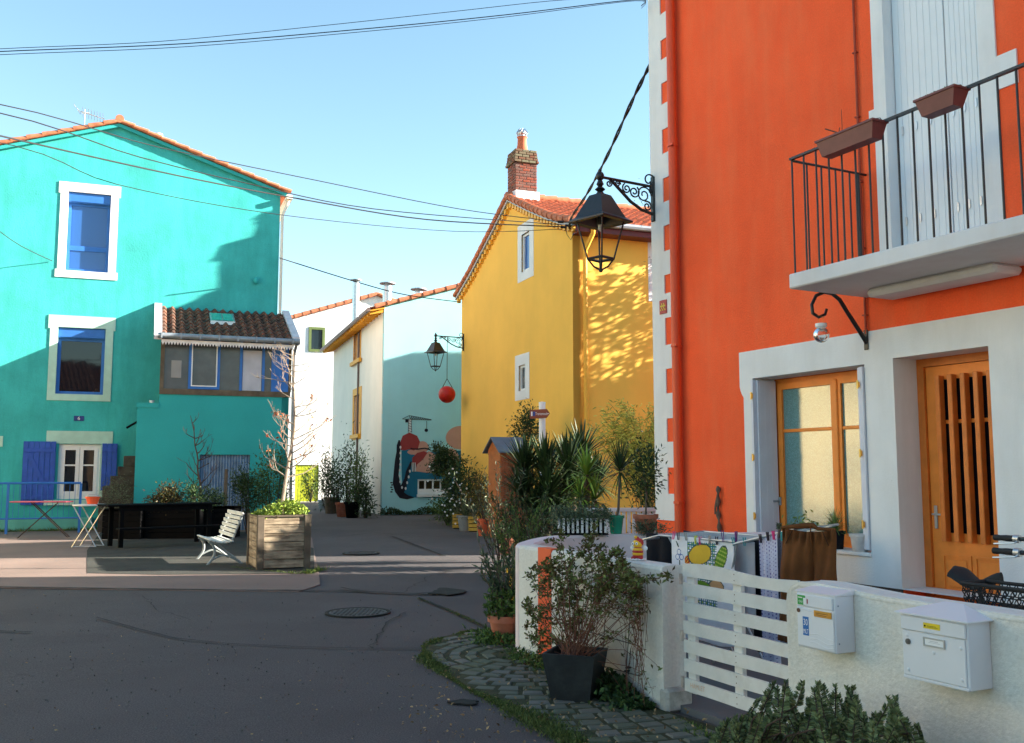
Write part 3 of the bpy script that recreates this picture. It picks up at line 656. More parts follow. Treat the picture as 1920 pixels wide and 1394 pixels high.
paint('salmon_shape', [[zm(*p) for p in ((720,1070),(730,1035),(760,1010),(790,965),(830,985),(850,1030),(875,1072),(800,1080))], circ(905,1010,45,60)], PS, .0105)
def tentacle(pts, w):
    L1, L2 = [], []
    for i, p in enumerate(pts):
        a = pts[max(i-1,0)]; b = pts[min(i+1,len(pts)-1)]; dx, dy = b[0]-a[0], b[1]-a[1]; l = math.hypot(dx, dy); ww = w[i]*(1+.15*math.sin(i*2.3))
        L1.append(zm(p[0]-dy/l*ww, p[1]+dx/l*ww)); L2.append(zm(p[0]+dy/l*ww, p[1]-dx/l*ww))
    return L1+L2[::-1]
A = [(637,908),(634,935),(632,970),(628,1010),(624,1050),(620,1090),(622,1130),(632,1170),(650,1195),(680,1206),(712,1207)]
B = [(640,1190),(660,1150),(672,1110),(682,1070),(700,1020)]
paint('tentacle', [tentacle(A, [4,9,11,12,13,15,17,20,20,10,3]), tentacle(B, [14,14,10,9,4])], PK, .013)
paint('sucker', [circ(p[0]+6, p[1], 5, 8, 8) for p in [(637,945),(637,975),(636,1005),(636,1035),(634,1065),(634,1095),(636,1125),(645,1155),(664,1160),(672,1130),(680,1100),(686,1070)]], PWt, .0155)
paint('stripe_legs', [[zm(x-2,1025),zm(x+2,1025),zm(x+4,1072),zm(x,1072)] for x in (704,712,720,800,812)], PWt, .014)
paint('stripe_legs', [[zm(x-2,1028),zm(x+2,1028),zm(x+4,1075),zm(x,1075)] for x in (708,716,806,818)], PK, .0145)
paint('ivy_mark', [circ(596+4*(i%2), 1130+i*12, 7, 4, 6) for i in range(5)], PK, .004)
PG = M('mural_grey', (.08,.10,.12), .9)
def lines(segs, w, mat, name, d=.016):
    m_ = MB()
    for (a, b) in segs:
        p, q = zm(*a), zm(*b); dx, dz = q[0]-p[0], q[1]-p[1]; l = math.hypot(dx, dz) or 1; nx_, nz_ = -dz/l*w/2, dx/l*w/2
        m_.prism([(p[0]+nx_,p[1]+nz_),(q[0]+nx_,q[1]+nz_),(q[0]-nx_,q[1]-nz_),(p[0]-nx_,p[1]-nz_)], -d, 0)
    return m_.build(name, mat, mural)
paint('crane_tower', [[zm(*p) for p in ((684,868),(685,800),(700,800),(702,868))]], PWt, .0105)
seg = [((684,868),(685,795)),((702,868),(700,795)),((653,797),(690,779)),((690,779),(805,800)),((653,797),(805,803)),((780,808),(780,846))]
for i in range(10): x = 690+i*11.5; seg += [((x,781+i*1.9),(x+5,799+i*.4)),((x+5,799+i*.4),(x+11.5,783+i*1.9))]
for i in range(5): seg.append(((685,805+i*13),(701,812+i*13)))
lines(seg, .017, PG, 'crane_outline')
paint('crane_cabin', [[zm(*p) for p in ((669,798),(684,798),(684,815),(669,815))], circ(778,856,9,9,14)], PK, .012)
lines([((695,952),(730,955)),((730,955),(770,950)),((770,950),(800,958))], .05, PK, 'branch_line', .014)
# ------------------------------------------------------------ yellow house
t = fthing('yellow_house', 'yellow plastered house with a tiled roof and a brick chimney', 'house', YF)
YA, ZA = YF.onx(960,375); YE, ZE2 = YF.onx(866,553); ZE = YF.onx(1076,418)[1]; WX = 9.5
yw1 = YF.rx(978,437,993,508,0); yw2 = YF.rx(973,685,985,733,0)
prof = [(0,0),(YE,0),(YE,ZE2)]
def flare(y):   # slightly curved rake as in the photo
    a = (y/YA) if y < YA else (YE-y)/(YE-YA); e = ZE if y < YA else ZE2
    return e+(ZA-e)*(a**1.12)
prof += [(y, flare(y)) for y in (YE*.93, YE*.85, YE*.75, YE*.62)]+[(YA,ZA)]+[(YA*f, flare(YA*f)) for f in (.8,.6,.4,.25,.1)]+[(0,ZE)]
def big(w, m): return rect(w[0]-m, w[1]-m, w[2]+m, w[3]+m)
mb = MB(); mb.prism(prof, 0, .22, [rect(*yw1), rect(*yw2)], ax='x')
xs_, zs0 = YF.ony(1216,565); zs1 = YF.ony(1222,440)[1]; sw = (xs_+.12, zs0+.1, xs_+1.1, zs1-.12)
mb.prism(rect(0.001,0,WX,ZE), 0, .2, [rect(*sw)]); shellbox(mb, 0, 0, WX, YE, 0, ZE2, 'b')
mb.prism(prof, WX, WX-.2, ax='x'); mb.build('wall', YELLOW, t)
for w, sk_ in ((yw1,1),(yw2,0)):
    m_ = MB(); m_.prism(rect(w[0]-.33,w[1]-.27,w[2]+.30,w[3]+.33), -.012, .0, [rect(*w)], ax='x', hd=.08); m_.build('window_surround', WHITE2, t)
    m_ = MB(); m_.prism(rect(*w), .05, .12, [rect(w[0]+.07,w[1]+.07,w[2]-.07,w[3]-.07)], ax='x'); win = m_.build('window', PAINTW, t)
    m_ = MB(); m_.box(.09,w[0]+.02,w[1]+.02,.11,w[2]-.02,w[3]-.02); m_.build('pane', GLASSB if sk_ else GLASSF, win)
m_ = MB(); m_.prism(rect(sw[0]-.12,sw[1]-.1,sw[2]+.2,sw[3]+.12), -.02, 0, [rect(*sw)], hd=.1); m_.build('window_surround', WHITE2, t)
m_ = MB(); ring(m_, *sw, .06, .08, .14); win = m_.build('window', PAINTW, t); m_ = MB(); m_.box(sw[0]+.02,.11,sw[1]+.02,sw[2]-.02,.12,sw[3]-.02); m_.build('pane', GLASSD, win)
r_ = MB(); ov = .38
ys = [-ov]+[YA*f for f in (.1,.25,.4,.6,.8,1)]; zz = [flare(0)-.09]+[flare(y) for y in ys[1:]]
for i in range(len(ys)-1): tiles(r_, (-.18,ys[i],zz[i]+.08),(WX+.2,ys[i],zz[i]+.08),(-.18,ys[i+1],zz[i+1]+.08),(WX+.2,ys[i+1],zz[i+1]+.08), .23, .34, .05)
ys2 = [YE+.3, YE*.85, YE*.62, YA]; zz2 = [ZE2-.1, flare(YE*.85), flare(YE*.62), ZA]
for i in range(len(ys2)-1): tiles(r_, (-.18,ys2[i],zz2[i]+.08),(WX+.2,ys2[i],zz2[i]+.08),(-.18,ys2[i+1],zz2[i+1]+.08),(WX+.2,ys2[i+1],zz2[i+1]+.08), .23, .34, .05)
def rake(pts_y, pts_z, dx, r0, r1, step):
    L_ = [Vector((dx, y, z)) for y, z in zip(pts_y, pts_z)]; q = []
    for a, b in zip(L_, L_[1:]):
        n = max(1, round((b-a).length/step)); q += [(a.lerp(b, i/n), a.lerp(b, (i+1.1)/n)) for i in range(n)]
    for a, b in q: r_.tube([b, a], [r0, r1], 10)
rake(ys, [z+.11 for z in zz], -.17, .09, .12, .36); rake(ys2, [z+.11 for z in zz2], -.17, .07, .09, .4)
for i in range(24): r_.tube([(-.2+i*.42,YA,ZA+.12),(.24+i*.42,YA,ZA+.145)], [.11,.13], 10)
rp = r_.build('roof', TILE, t, True)
m_ = MB(); yy, zz_ = ys+ys2[::-1][1:], zz+zz2[::-1][1:]
for i in range(len(yy)-1): m_.prism([(yy[i],zz_[i]-.06),(yy[i+1],zz_[i+1]-.06),(yy[i+1],zz_[i+1]+.055),(yy[i],zz_[i]+.055)], -.16, 0, ax='x')
m_.build('verge_board', M('pale_grey_zinc', (.42,.44,.46), .5, .1, 4), rp)
m_ = MB(); L_ = [Vector((0,y,z)) for y, z in zip(yy, zz_)]   # small yellow corbels under the rake
for a, b in zip(L_, L_[1:]):
    n = max(1, round((b-a).length/.27))
    for i in range(n): p = a.lerp(b, (i+.5)/n); m_ = MB(); m_.box(-.11, p.y-.07, p.z-.22, 0, p.y+.07, p.z-.07); m_.build('corbel', YELLOWP, t)
RED = M('dark_red_gutter', (.13,.018,.022), .5, .15, 4, .05, 40)
m_ = MB(); ge = zz[0]; m_.box(-.1,-ov-.08,ge-.22,WX+.2,-ov-.03,ge+.02); m_.box(0,-ov-.03,ge-.22,WX,0,ge-.18); m_.build('fascia', RED, t)
m_ = MB(); m_.tube([(-.15,-ov-.15,ge+.0),(WX+.2,-ov-.15,ge+.0)], .08, 8); m_.build('gutter', ZINC, t, True)
xp = YF.ony(1098,700,-.08)[0]; m_ = MB()
m_.tube([(xp+.05,-ov-.13,ge-.05),(xp+.05,-ov-.11,ge-.25),(xp,-.12,ge-.62),(xp,-.1,ge-.9),(xp,-.1,.1)], .062, 12)
for z in (2.2,4.3,6.0): m_.tube([(xp,-.1,z),(xp,-.1,z+.05)], .075, 12)
m_.build('downpipe', YELLOWP, t, True)
# chimney: real bricks
yc0 = YF.onx(955,330,0)[0]; 
BRK = M('red_chimney_brick', (.40,.085,.04), .9, .25, 9, .4, 40, island=.35, stain=.3, stc=(.10,.05,.04), stv=(3,3,3)); MORT = M('lime_mortar', (.30,.24,.2), .95)
cx0, cx1, cy0, cy1 = .02, .74, YA-.25, YA+.45; 
zc0, zc1 = ZA-.35, YF.onx(985,291,.0)[1]; H = zc1-zc0
ch = MB(); ch.box(cx0+.015,cy0+.015,zc0,cx1-.015,cy1-.015,zc1); cho = ch.build('chimney', MORT, t)
ch = MB(); row = 0; z = zc0; bh = .088
def course(z, ox, e):
    for (ax_, a0, a1, fixed, sgn) in (('x',cx0-e,cx1+e,cy0-e,-1),('x',cx0-e,cx1+e,cy1+e,1),('y',cy0-e,cy1+e,cx0-e,-1),('y',cy0-e,cy1+e,cx1+e,1)):
        a = a0-ox
        while a < a1-.02:
            b0, b1 = max(a, a0), min(a+.235, a1)
            if b1-b0 > .04:
                j = rnd.uniform(-.006,.008)
                if ax_ == 'x': ch.bbox(b0+.006, fixed-j if sgn > 0 else fixed+j, z+.006, b1-.006, fixed-.1*sgn, z+bh-.008, .008)
                else: ch.bbox(fixed-j if sgn > 0 else fixed+j, b0+.006, z+.006, fixed-.1*sgn, b1-.006, z+bh-.008, .008)
            a += .245
while z < zc1-.02: course(z, (row % 2)*.12, .0); z += bh; row += 1
ch.build('brickwork', BRK, cho)
ch = MB(); BRKO = M('lichen_covered_brick', (.26,.09,.05), .95, .4, 14, .6, 30, island=.4, stain=.4, stc=(.12,.11,.07), stv=(4,4,4))
for q, e in enumerate((.055,.035,.025,.015,.0)): course(z, (q % 2)*.12, e); z += bh
ch.box(cx0+.03,cy0+.03,zc1-.05,cx1-.03,cy1-.03,z-.02); ch.build('chimney_crown', BRKO, cho)
ch = MB(); xm, ym = (cx0+cx1)/2, (cy0+cy1)/2; ch.lathe([(.17,-.05),(.19,.05),(.15,.25),(.14,.45),(.17,.5),(.12,.5)], (xm,ym,z), 18); ch.build('chimney_pot', M('red_clay_pot', (.50,.13,.06), .8, .15, 6), cho, True)
ch = MB(); ch.sphere((xm,ym,z+.64),(.14,.14,.12),14,10); ch.lathe([(.10,.5),(.10,.6)], (xm,ym,z), 12)
for i in range(8): a = i*math.pi/4; ch.tube([(xm+.14*math.cos(a),ym+.14*math.sin(a),z+.55),(xm+.18*math.cos(a+.3),ym+.18*math.sin(a+.3),z+.64),(xm+.1*math.cos(a+.6),ym+.1*math.sin(a+.6),z+.76)], .015, 6)
ch.build('chimney_cowl', M('shiny_steel', (.5,.5,.52), .35, .1, 5, 0, metal=1), cho, True)
ch = MB(); ch.prism([(cy0-.12,flare(cy0-.1)+.05),(cy1+.1,flare(cy1)+.05),(cy1+.1,ZA+.3),(cy0-.12,ZA+.22)], cx0-.03, cx1+.04, ax='x', back=True); ch.build('flashing', WHITE2, cho)
# ------------------------------------------------------------ orange house
t = fthing('orange_house', 'tall orange plastered house with white window surrounds, quoins and a balcony', 'house', OF)
HT, OD, OL = 10.6, 4.7, 13.0
wn_ = (2.13,.72,3.95,2.775); dr_ = (4.33,.16,5.47,2.80); up = (4.38,3.66,5.53,7.9)
mb = MB(); mb.prism(rect(0,0,OL,HT), 0, .42, [rect(*wn_), rect(*dr_), rect(*up)])
shellbox(mb, 0, 0, OL, OD, 0, HT, 'lbr'); mb.build('wall', ORANGE, t)
r_ = MB(); tiles(r_, (-.2,-.4,HT-.1),(OL+.2,-.4,HT-.1),(-.2,OD/2,HT+1.4),(OL+.2,OD/2,HT+1.4), .23, .4); tiles(r_, (-.2,OD+.4,HT-.1),(OL+.2,OD+.4,HT-.1),(-.2,OD/2,HT+1.4),(OL+.2,OD/2,HT+1.4), .23, .4)
for x in (0, OL): r_.add([(x,0,HT),(x,OD,HT),(x,OD/2,HT+1.3)], [(0,1,2)])
r_.build('roof', TILE, t)
# quoins
teeth = [(19,69),(106,151),(191,239),(285,332),(377,422),(470,515),(550,596),(647,692),(738,785),(829,877),(926,976)]
zt_ = [(OF.ony(1253,b)[1], OF.ony(1253,a)[1]) for a, b in teeth]
per = (zt_[0][0]-zt_[-1][0])/10; x_in, x_out = OF.ony(1247,500)[0], OF.ony(1260,500)[0]
pts = [(0,.82)]
for z0, z1 in zt_[::-1]+[(zt_[0][0]+per*i, zt_[0][1]+per*i) for i in (1,2,3,4)]:
    pts += [(x_in, z0) if z0 != zt_[-1][0] else (x_out, z0), (x_out, z0), (x_out, z1), (x_in, z1)]
pts[0] = (0, zt_[-1][0]); pts = [pts[0]]+pts[2:] if pts[1] == pts[2] else pts
pts.append((x_in, HT-.1)); pts.append((0, HT-.1))
m_ = MB(); m_.prism(pts, -.018, 0); m_.prism([(-.0,.9),(.35,.9),(.35,HT-.1),(0,HT-.1)], -.015, 0, ax='x'); m_.build('quoins', WHITE2, t)
x, z0 = OF.ony(1274,990,-.09); m_ = MB(); m_.tube([(x,-.09,.1),(x,-.09,HT)], .066, 14)
for py in (270,650,945): z = OF.ony(1274,py,-.09)[1]; m_.tube([(x,-.09,z),(x,-.09,z+.035)], .077, 14); m_.box(x-.012,-.17,z-.0,x+.1,-.14,z+.03)
m_.build('downpipe', ORANGEP, t, True)
x = OF.ony(1612,300,-.02)[0]; m_ = MB(); m_.tube([(x,-.025,HT),(x,-.025,3.1)], .014, 8)
for i in range(9): z = 3.3+i*.75; m_.box(x-.035,-.04,z,x+.02,0,z+.015)
m_.build('conduit', M('rust_red_conduit', (.33,.05,.02), .6, .2, 6), t)
# ground floor surround (window + door)
m_ = MB(); m_.prism([(1.96,.39),(OL,.39),(OL,3.125),(1.89,3.125),(1.89,2.68),(1.905,2.63),(1.93,2.58),(1.96,2.54)], -.022, 0, [rect(wn_[0]+.004,wn_[1]+.004,wn_[2]-.004,wn_[3]-.004), rect(dr_[0]+.004,.40,dr_[2]-.004,dr_[3]-.004)], hd=.34)
m_.build('ground_floor_surround', WHITE2, t)
m_ = MB(); m_.box(1.98,-.012,0,4.33,0,.395); m_.box(5.47,-.012,0,OL,0,.395); m_.box(dr_[0],.0,0,dr_[2],.4,.155); m_.build('stone_plinth', M('dark_plinth_stone', (.08,.055,.045), .95, .35, 5, .9, 25), t)
m_ = MB(); m_.bbox(wn_[0]-.0,-.05,wn_[1]-.03,wn_[2],.36,wn_[1]+.012,.008); m_.build('sill', WHITE2, t)
# lower window
m_ = MB(); x0, z0, x1, z1 = wn_; y0_ = .34; z0 += .012
ring(m_, x0+.02, z0, x1-.02, z1-.01, .07, y0_, y0_+.08); xm = OF.ony(1572,800,y0_)[0]; zt2 = OF.ony(1520,806,y0_)[1]
for a, b in ((x0+.08, xm-.003), (xm+.003, x1-.08)):
    ring(m_, a, z0+.06, b, z1-.07, .075, y0_-.03, y0_+.06, wb=.1); m_.bbox(a+.07,y0_-.02,zt2-.02,b-.07,y0_+.04,zt2+.02,.006)
m_.bbox(xm-.035,y0_-.05,z0+.08,xm+.035,y0_-.02,z1-.09,.01)
win = m_.build('window', WOODO2, t)
CURT = M('frosted_curtain_glass', (.12,.26,.26), .04, .25, 60, .06, 90, spec=.6, fine=.35); next(n for n in CURT.node_tree.nodes if n.type == 'BSDF_PRINCIPLED').inputs['IOR'].default_value = 1.9
m_ = MB(); m_.box(x0+.1,y0_+.0,z0+.1,x1-.1,y0_+.012,z1-.1); m_.build('pane', CURT, win)
SHW = M('white_lilac_shutter', (.66,.67,.74), .6, .05, 3, .1, 60); BRASS = M('brass', (.75,.42,.10), .3, .15, 10, .05, 50, metal=.8)
for side in (0, 1):
    s_ = MB(); 
    if side == 0:
        xx = x0+.012; s_.bbox(xx,-.03,z0+.03,xx+.028,.30,z1-.03,.004); s_.bbox(xx+.032,-.0,z0+.03,xx+.058,.30,z1-.03,.004)
        for i in range(3): s_.box(xx+.0565,.03+i*.085,z0+.05,xx+.060,.034+i*.085,z1-.05)
        s_.bbox(xx-.01,-.055,z0+.03,xx+.03,-.032,z1-.03,.004)
    else:
        xx = x1-.012; s_.bbox(xx-.028,-.05,z0+.03,xx,.26,z1-.03,.004); s_.bbox(xx-.072,-.03,z0+.03,xx-.040,.24,z1-.03,.004); s_.bbox(xx-.12,-.0,z0+.03,xx-.088,.22,z1-.03,.004)
    so = s_.build('folded_shutter', SHW, t)
    for py in (742, 858, 968) if side == 0 else (720, 850, 984):
        h = MB(); z = OF.ony(1418 if side == 0 else 1624, py, -.05)[1]; xh = xx+.012 if side == 0 else xx-.055
        h.tube([(xh,-.068,z-.045),(xh,-.068,z+.045)], .011, 8); h.box(xh-.02,-.062,z-.03,xh+.02,-.055,z+.03); h.build('hinge', BRASS, so)
m_ = MB(); z = OF.onx(1466,940,x0+.08)[1]; m_.box(x0+.075,.2,z-.012,x0+.1,.3,z+.012); m_.tube([(x0+.09,.3,z-.05),(x0+.09,.3,z+.05)], .018, 8); m_.build('shutter_catch', ZINC, t)
# door
x0, z0, x1, z1 = dr_; y0_ = .33; m_ = MB(); z0 = .16
m_.prism([(x0-.0,z0),(x0+.09,z0),(x0+.09,z1-.09),(x1-.09,z1-.09),(x1-.09,z0),(x1,z0),(x1,z1),(x0,z1)], y0_, y0_+.1); m_.build('door_frame', WOODO, t)
a, b = x0+.095, x1-.095; y = y0_+.03
zg = OF.ony(1800,1010,y)[1]; gt_ = z1-.24
m_ = MB(); m_.prism(rect(a,z0+.01,b,z1-.095), y, y+.05, [rect(a+.13,zg+.05,b-.13,gt_)])
zr2 = OF.ony(1800,790,y)[1]; m_.bbox(a+.12,y-.0,zr2-.02,b-.12,y+.04,zr2+.02,.005)
pa = a+.13; pw = (b-a-.26-.07)/2
for i in range(2):
    p0 = pa+i*(pw+.07); zb_, zt3 = z0+.22, zg-.17
    ring(m_, p0-.015, zb_, p0+pw+.015, zt3, .02, y-.012, y); m_.bbox(p0+.04,y-.012,zb_+.05,p0+pw-.04,y-.001,zt3-.05,.008)
m_.bbox(a+.02,y-.03,z0+.02,b-.02,y-.0,z0+.11,.01)
door = m_.build('door', WOODO2, t)
m_ = MB()
for i in range(5):
    xx = a+.2+i*(b-a-.36)/3.9; m_.bbox(xx-.028,y-.085,zg-.035,xx+.028,y-.002,z1-.2+.0,.006)
m_.build('vertical_slats', WOODO, door)
m_ = MB(); m_.box(a+.11,y+.02,zg+.03,b-.11,y+.03,gt_+.02); m_.build('pane', GLASSD, door)
m_ = MB(); hx, hz = OF.ony(1751,970,y-.05); hx = a+.055; m_.bbox(hx-.02,y-.012,hz-.12,hx+.02,y-.001,hz+.12,.004); m_.tube([(hx,y-.01,hz+.03),(hx,y-.06,hz+.03),(hx+.11,y-.06,hz+.03)], .010, 8); m_.build('handle', CHROME, door, True)
# upper french window
x0, z0, x1, z1 = up; crz0, crz1 = OF.ony(1638,250)[1], OF.ony(1638,205)[1]; crz = (5.35, 5.62)
za0, za1 = OF.ony(1640,222)[1], OF.ony(1640,212)[1]
zA, zB = OF.ony(1638,244)[1], OF.ony(1638,207)[1]; zC, zD = OF.ony(1892,162)[1], OF.ony(1892,98)[1]; xo, xo2 = OF.ony(1649,400)[0], OF.ony(1632,230)[0]; xq, xq2 = OF.ony(1880,300)[0], OF.ony(1909,130)[0]
m_ = MB(); m_.prism([(xo,z0),(xq,z0),(xq,zC),(xq2,zC),(xq2,zD),(xq,zD),(xq,z1+.35),(xo,z1+.35),(xo,zB),(xo2,zB),(xo2,zA),(xo,zA)], -.02, 0, [rect(x0+.004,z0+.004,x1-.004,z1-.004)], hd=.22); m_.build('upper_surround', WHITE2, t)
SH2 = M('white_blue_shutter', (.74,.77,.80), .55, .03, 2, .06, 60)
xm = OF.ony(1777,200,.12)[0]
for a, b in ((x0+.01,xm-.006),(xm+.006,x1-.01)):
    m_ = MB(); n = 8; w_ = (b-a)/n
    for i in range(n): m_.bbox(a+i*w_+.001,.12,z0+.02,a+(i+1)*w_-.001,.16,z1-.02,.004)
    so = m_.build('shutter', SH2, t)
    for i in range(3):
        for zz in ((z0+.55+.0, z0+1.55)):
            m_ = MB(); xx = a+w_*(1.0+2.2*i); m_.box(xx-.008,.112,zz+i*.0,xx+.008,.119,zz+.10); m_.box(xx+.01,.108,zz+.01,xx+.016,.119,zz+.09); m_.build('shutter_slot', CHROME, so)
# balcony
BW = M('balcony_concrete', (.70,.69,.69), .85, .06, 1.5, .25, 50, stain=.3, stc=(.5,.42,.36))
bx0, bx1, bd = 4.0, 8.6, 1.13; bz1 = OF.ony(1481,514,-bd)[1]; bz0 = OF.ony(1481,542,-bd)[1]
m_ = MB(); m_.bbox(bx0,-bd,bz0,bx1,-.001,bz1,.014); bal = m_.build('balcony', BW, t)
cb0, cb1 = OF.ony(1645,563,-.25)[0], OF.ony(1890,520,-.25)[0]
m_ = MB(); m_.bbox(cb0,-.42,bz0-.09,cb1,-.023,bz0-.001,.03); m_.build('support_beam', BW, bal)
ri = .05; rx0 = bx0+ri; ry_ = -bd+ri; rz = OF.ony(1498,293,-bd+ri)[1]
m_ = MB()
m_.tube([(rx0,-.0,rz-.02),(rx0,ry_,rz-.02)], .014, 8); m_.box(rx0-.02,ry_-.02,rz-.012,bx1,ry_+.02,rz+.012); m_.tube([(bx1-.05,0,rz),(bx1-.05,ry_,rz)], .014, 8)
rail = m_.build('top_rail', BLACK, bal)
m_ = MB(); sp = .172; n = int((bx1-rx0)/sp)
for i in range(n+1): m_.tube([(rx0+i*sp,ry_,bz1),(rx0+i*sp,ry_,rz)], .0105, 7)
for i in range(1,5): y = ry_+i*(-ry_)/5.2; m_.tube([(rx0,y,bz1),(rx0,y,rz-.02)], .0105, 7)
m_.tube([(rx0,-.12,bz1),(rx0,-.12,rz-.02)], .017, 8)
m_.build('bars', BLACK, bal)
# red mosaic tile: a plain generic stand-in of coloured squares
x, z = OF.ony(1244,576,-.02); m_ = MB(); m_.bbox(x-.085,-.032,z-.1,x+.085,-.019,z+.1,.003)
t2 = fthing('mosaic_tile', 'small red mosaic plaque with yellow squares on the white corner stones', 'plaque', OF); m_.build('plaque', M('red_mosaic', (.42,.03,.02), .4), t2)
m_ = MB()
for i, j in ((0,0),(2,0),(4,0),(1,1),(3,1),(0,2),(1,2),(2,2),(3,2),(4,2),(1,3),(3,3)): m_.bbox(x-.06+i*.025,-.038,z-.055+j*.028,x-.06+i*.025+.021,-.031,z-.055+j*.028+.024,.003)
m_.build('yellow_squares', M('yellow_mosaic', (.75,.6,.05), .35), t2)
# ------------------------------------------------------------ neighbour behind the orange house (seen only through its shadow)
NF = Frame(Vector((14,20.2,0)), 21); t = fthing('back_neighbour_house', 'cream house standing hidden behind the orange house', 'house', NF)
mb = MB(); o = [(0,0),(8,0),(8,7.5),(0,10.6)]; pr = [(0,0),(10,0),(10,6.9),(5.6,7.4),(2.4,10.4),(0,9.6)]
mb.prism(pr, 0, 8, ax='x', back=True); mb.build('wall', WHITE, t)
def plainhouse(name, label, F, L, Dp, He, Hr, wall, roofm=TILE, wins=4):   # gabled house, ridge along its front
    t = fthing(name, label, 'house', F); ws = [(.9+i*(L-1.8)/wins+.3, z, .9+i*(L-1.8)/wins+1.3, z+1.5) for i in range(wins) for z in (1.0, 4.0) if z+1.8 < He]
    m_ = MB(); m_.prism(rect(0,0,L,He), 0, .2, [rect(*w) for w in ws]); m_.add([(0,Dp,0),(L,Dp,0),(L,Dp,He),(0,Dp,He)], [(0,1,2,3)])
    for x in (0, L): m_.add([(x,0,0),(x,Dp,0),(x,Dp,He),(x,Dp/2,Hr),(x,0,He)], [(0,1,2,3,4)])
    m_.build('wall', wall, t); r_ = MB(); tiles(r_, (-.2,-.4,He-.05),(L+.2,-.4,He-.05),(-.2,Dp/2,Hr+.05),(L+.2,Dp/2,Hr+.05), .3, .5); tiles(r_, (-.2,Dp+.4,He-.05),(L+.2,Dp+.4,He-.05),(-.2,Dp/2,Hr+.05),(L+.2,Dp/2,Hr+.05), .3, .5); r_.build('roof', roofm, t, True)
    for w in ws: m_ = MB(); ring(m_, *w, .07, .08, .15); wi = m_.build('window', PAINTW, t); m_ = MB(); m_.box(w[0]+.02,.12,w[1]+.02,w[2]-.02,.13,w[3]-.02); m_.build('pane', GLASSD, wi)
plainhouse('mural_shade_house', 'unseen house added behind the yellow house to shade the mural', Frame(YF.world(9.65,.4,0), 21), 10, YE-.5, 10.1, 12.0, WHITE)  # added out of view; its eave casts the level shade edge on the mural
CREAMY = M('warm_yellow_plaster', (.90,.66,.32), .9, .06, 1, .2, 30)
plainhouse('west_house', 'warm yellow house outside the left edge of the view', Frame((-15.5,7.0), 98), 13, 7, 7.6, 9.2, CREAMY)
plainhouse('south_house', 'cream row house behind the viewer on the left', Frame((0,-9), 190), 13, 7, 6.8, 9.0, M('stone_grey_plaster', (.42,.38,.32), .9, .1, 1, .2, 30), TILEOLD)
plainhouse('south_house', 'grey row house behind the viewer on the right', Frame((9,-12), 180), 8.5, 7, 7.2, 9.2, M('ochre_plaster', (.45,.33,.22), .9, .1, 1, .2, 30), TILEOLD)
# ------------------------------------------------------------ yard walls and gate
TH = .19
lw = fthing('yard_wall', 'white rendered yard wall with an orange painted stripe, left of the gate', 'wall', WF)
def capwall(mb, x0, x1, h, y0=0, y1=TH, r=.03, x0r=False, x1r=False):
    pr = [(y0,0),(y0,h-r),(y0+r*.3,h-r*.3),(y0+r,h),(y1-r,h),(y1-r*.3,h-r*.3),(y1,h-r),(y1,0)]
    vs = [(x0,a,b) for a,b in pr]+[(x1,a,b) for a,b in pr]; n = len(pr)
    mb.add(vs, [(i,(i+1)%n,n+(i+1)%n,n+i) for i in range(n)]+[tuple(range(n)), tuple(range(2*n-1,n-1,-1))])
xs0 = WF.ony(1010,1120)[0]; xs1 = WF.ony(1034,1120)[0]
m_ = MB(); capwall(m_, -2.10, 0, .965); m_.build('wall', WALLW, lw)
m_ = MB(); m_.box(xs0,-.006,.02,xs1,-.0,.94); m_.box(xs0,-.006,.94,xs1,TH*.5,.9705); m_.build('orange_stripe', ORANGEP, lw)
m_ = MB(); m_.bbox(-.05,.0-.01,0,.05,TH+.02,.16,.02); m_.build('worn_foot', M('worn_render', (.45,.42,.38), .95, .35, 8, .8, 25, stain=.6, stc=(.15,.13,.1), stv=(3,3,3)), lw)
# return wall, running back in a bend to the orange house
p0 = WF.world(-2.10, TH*.5, 0); ctrl = [p0, Vector((.14,8.9,0)), Vector((.42,9.75,0)), Vector((.95,10.12,0)), Vector((1.9,10.25,0)), OF.world(4.1-.3,-.02,0) if False else Vector((3.45,10.5,0))]
def smooth(pts, n=6):
    q = []
    for i in range(len(pts)-1):
        a = pts[max(i-1,0)]; b = pts[i]; c = pts[i+1]; d = pts[min(i+2,len(pts)-1)]
        for k in range(n):
            t_ = k/n; q.append(.5*((2*b)+(c-a)*t_+(2*a-5*b+4*c-d)*t_*t_+(3*b-a-3*c+d)*t_**3))
    q.append(pts[-1]); return q
cv = smooth([Vector(p) for p in ctrl]); vs = []; h = .955; hw = .09
pr = [(-hw,0),(-hw,h-.02),(-hw+.02,h),(hw-.02,h),(hw,h-.02),(hw,0)]; n = len(pr)
for i, p in enumerate(cv):
    t_ = (cv[min(i+1,len(cv)-1)]-cv[max(i-1,0)]).normalized(); s_ = Vector((-t_.y,t_.x,0))
    vs += [p+s_*a+Vector((0,0,b)) for a, b in pr]
m_ = MB(); m_.add(vs, [(i*n+k,i*n+(k+1)%n,(i+1)*n+(k+1)%n,(i+1)*n+k) for i in range(len(cv)-1) for k in range(n)]+[tuple(range(n))])
o = tag(m_.build('yard_wall', PINKW, None), 'low curved wall tinted with painted bounce light, carrying flower pots, behind the drying rack', 'wall')
rw = fthing('yard_wall', 'white rough rendered front wall with two mailboxes, right of the gate', 'wall', WF)
gx0, gx1 = .0, WF.ony(1475,1150,0)[0]
m_ = MB(); hh = .975; pr = [(gx1,0),(gx1,hh-.10),(gx1+.01,hh-.05),(gx1+.04,hh-.015),(gx1+.10,hh+.012),(gx1+.25,hh+.02),(gx1+.7,hh+.0),(8.5,hh-.0),(8.5,0)]
m_.prism(pr, 0, TH, back=True)
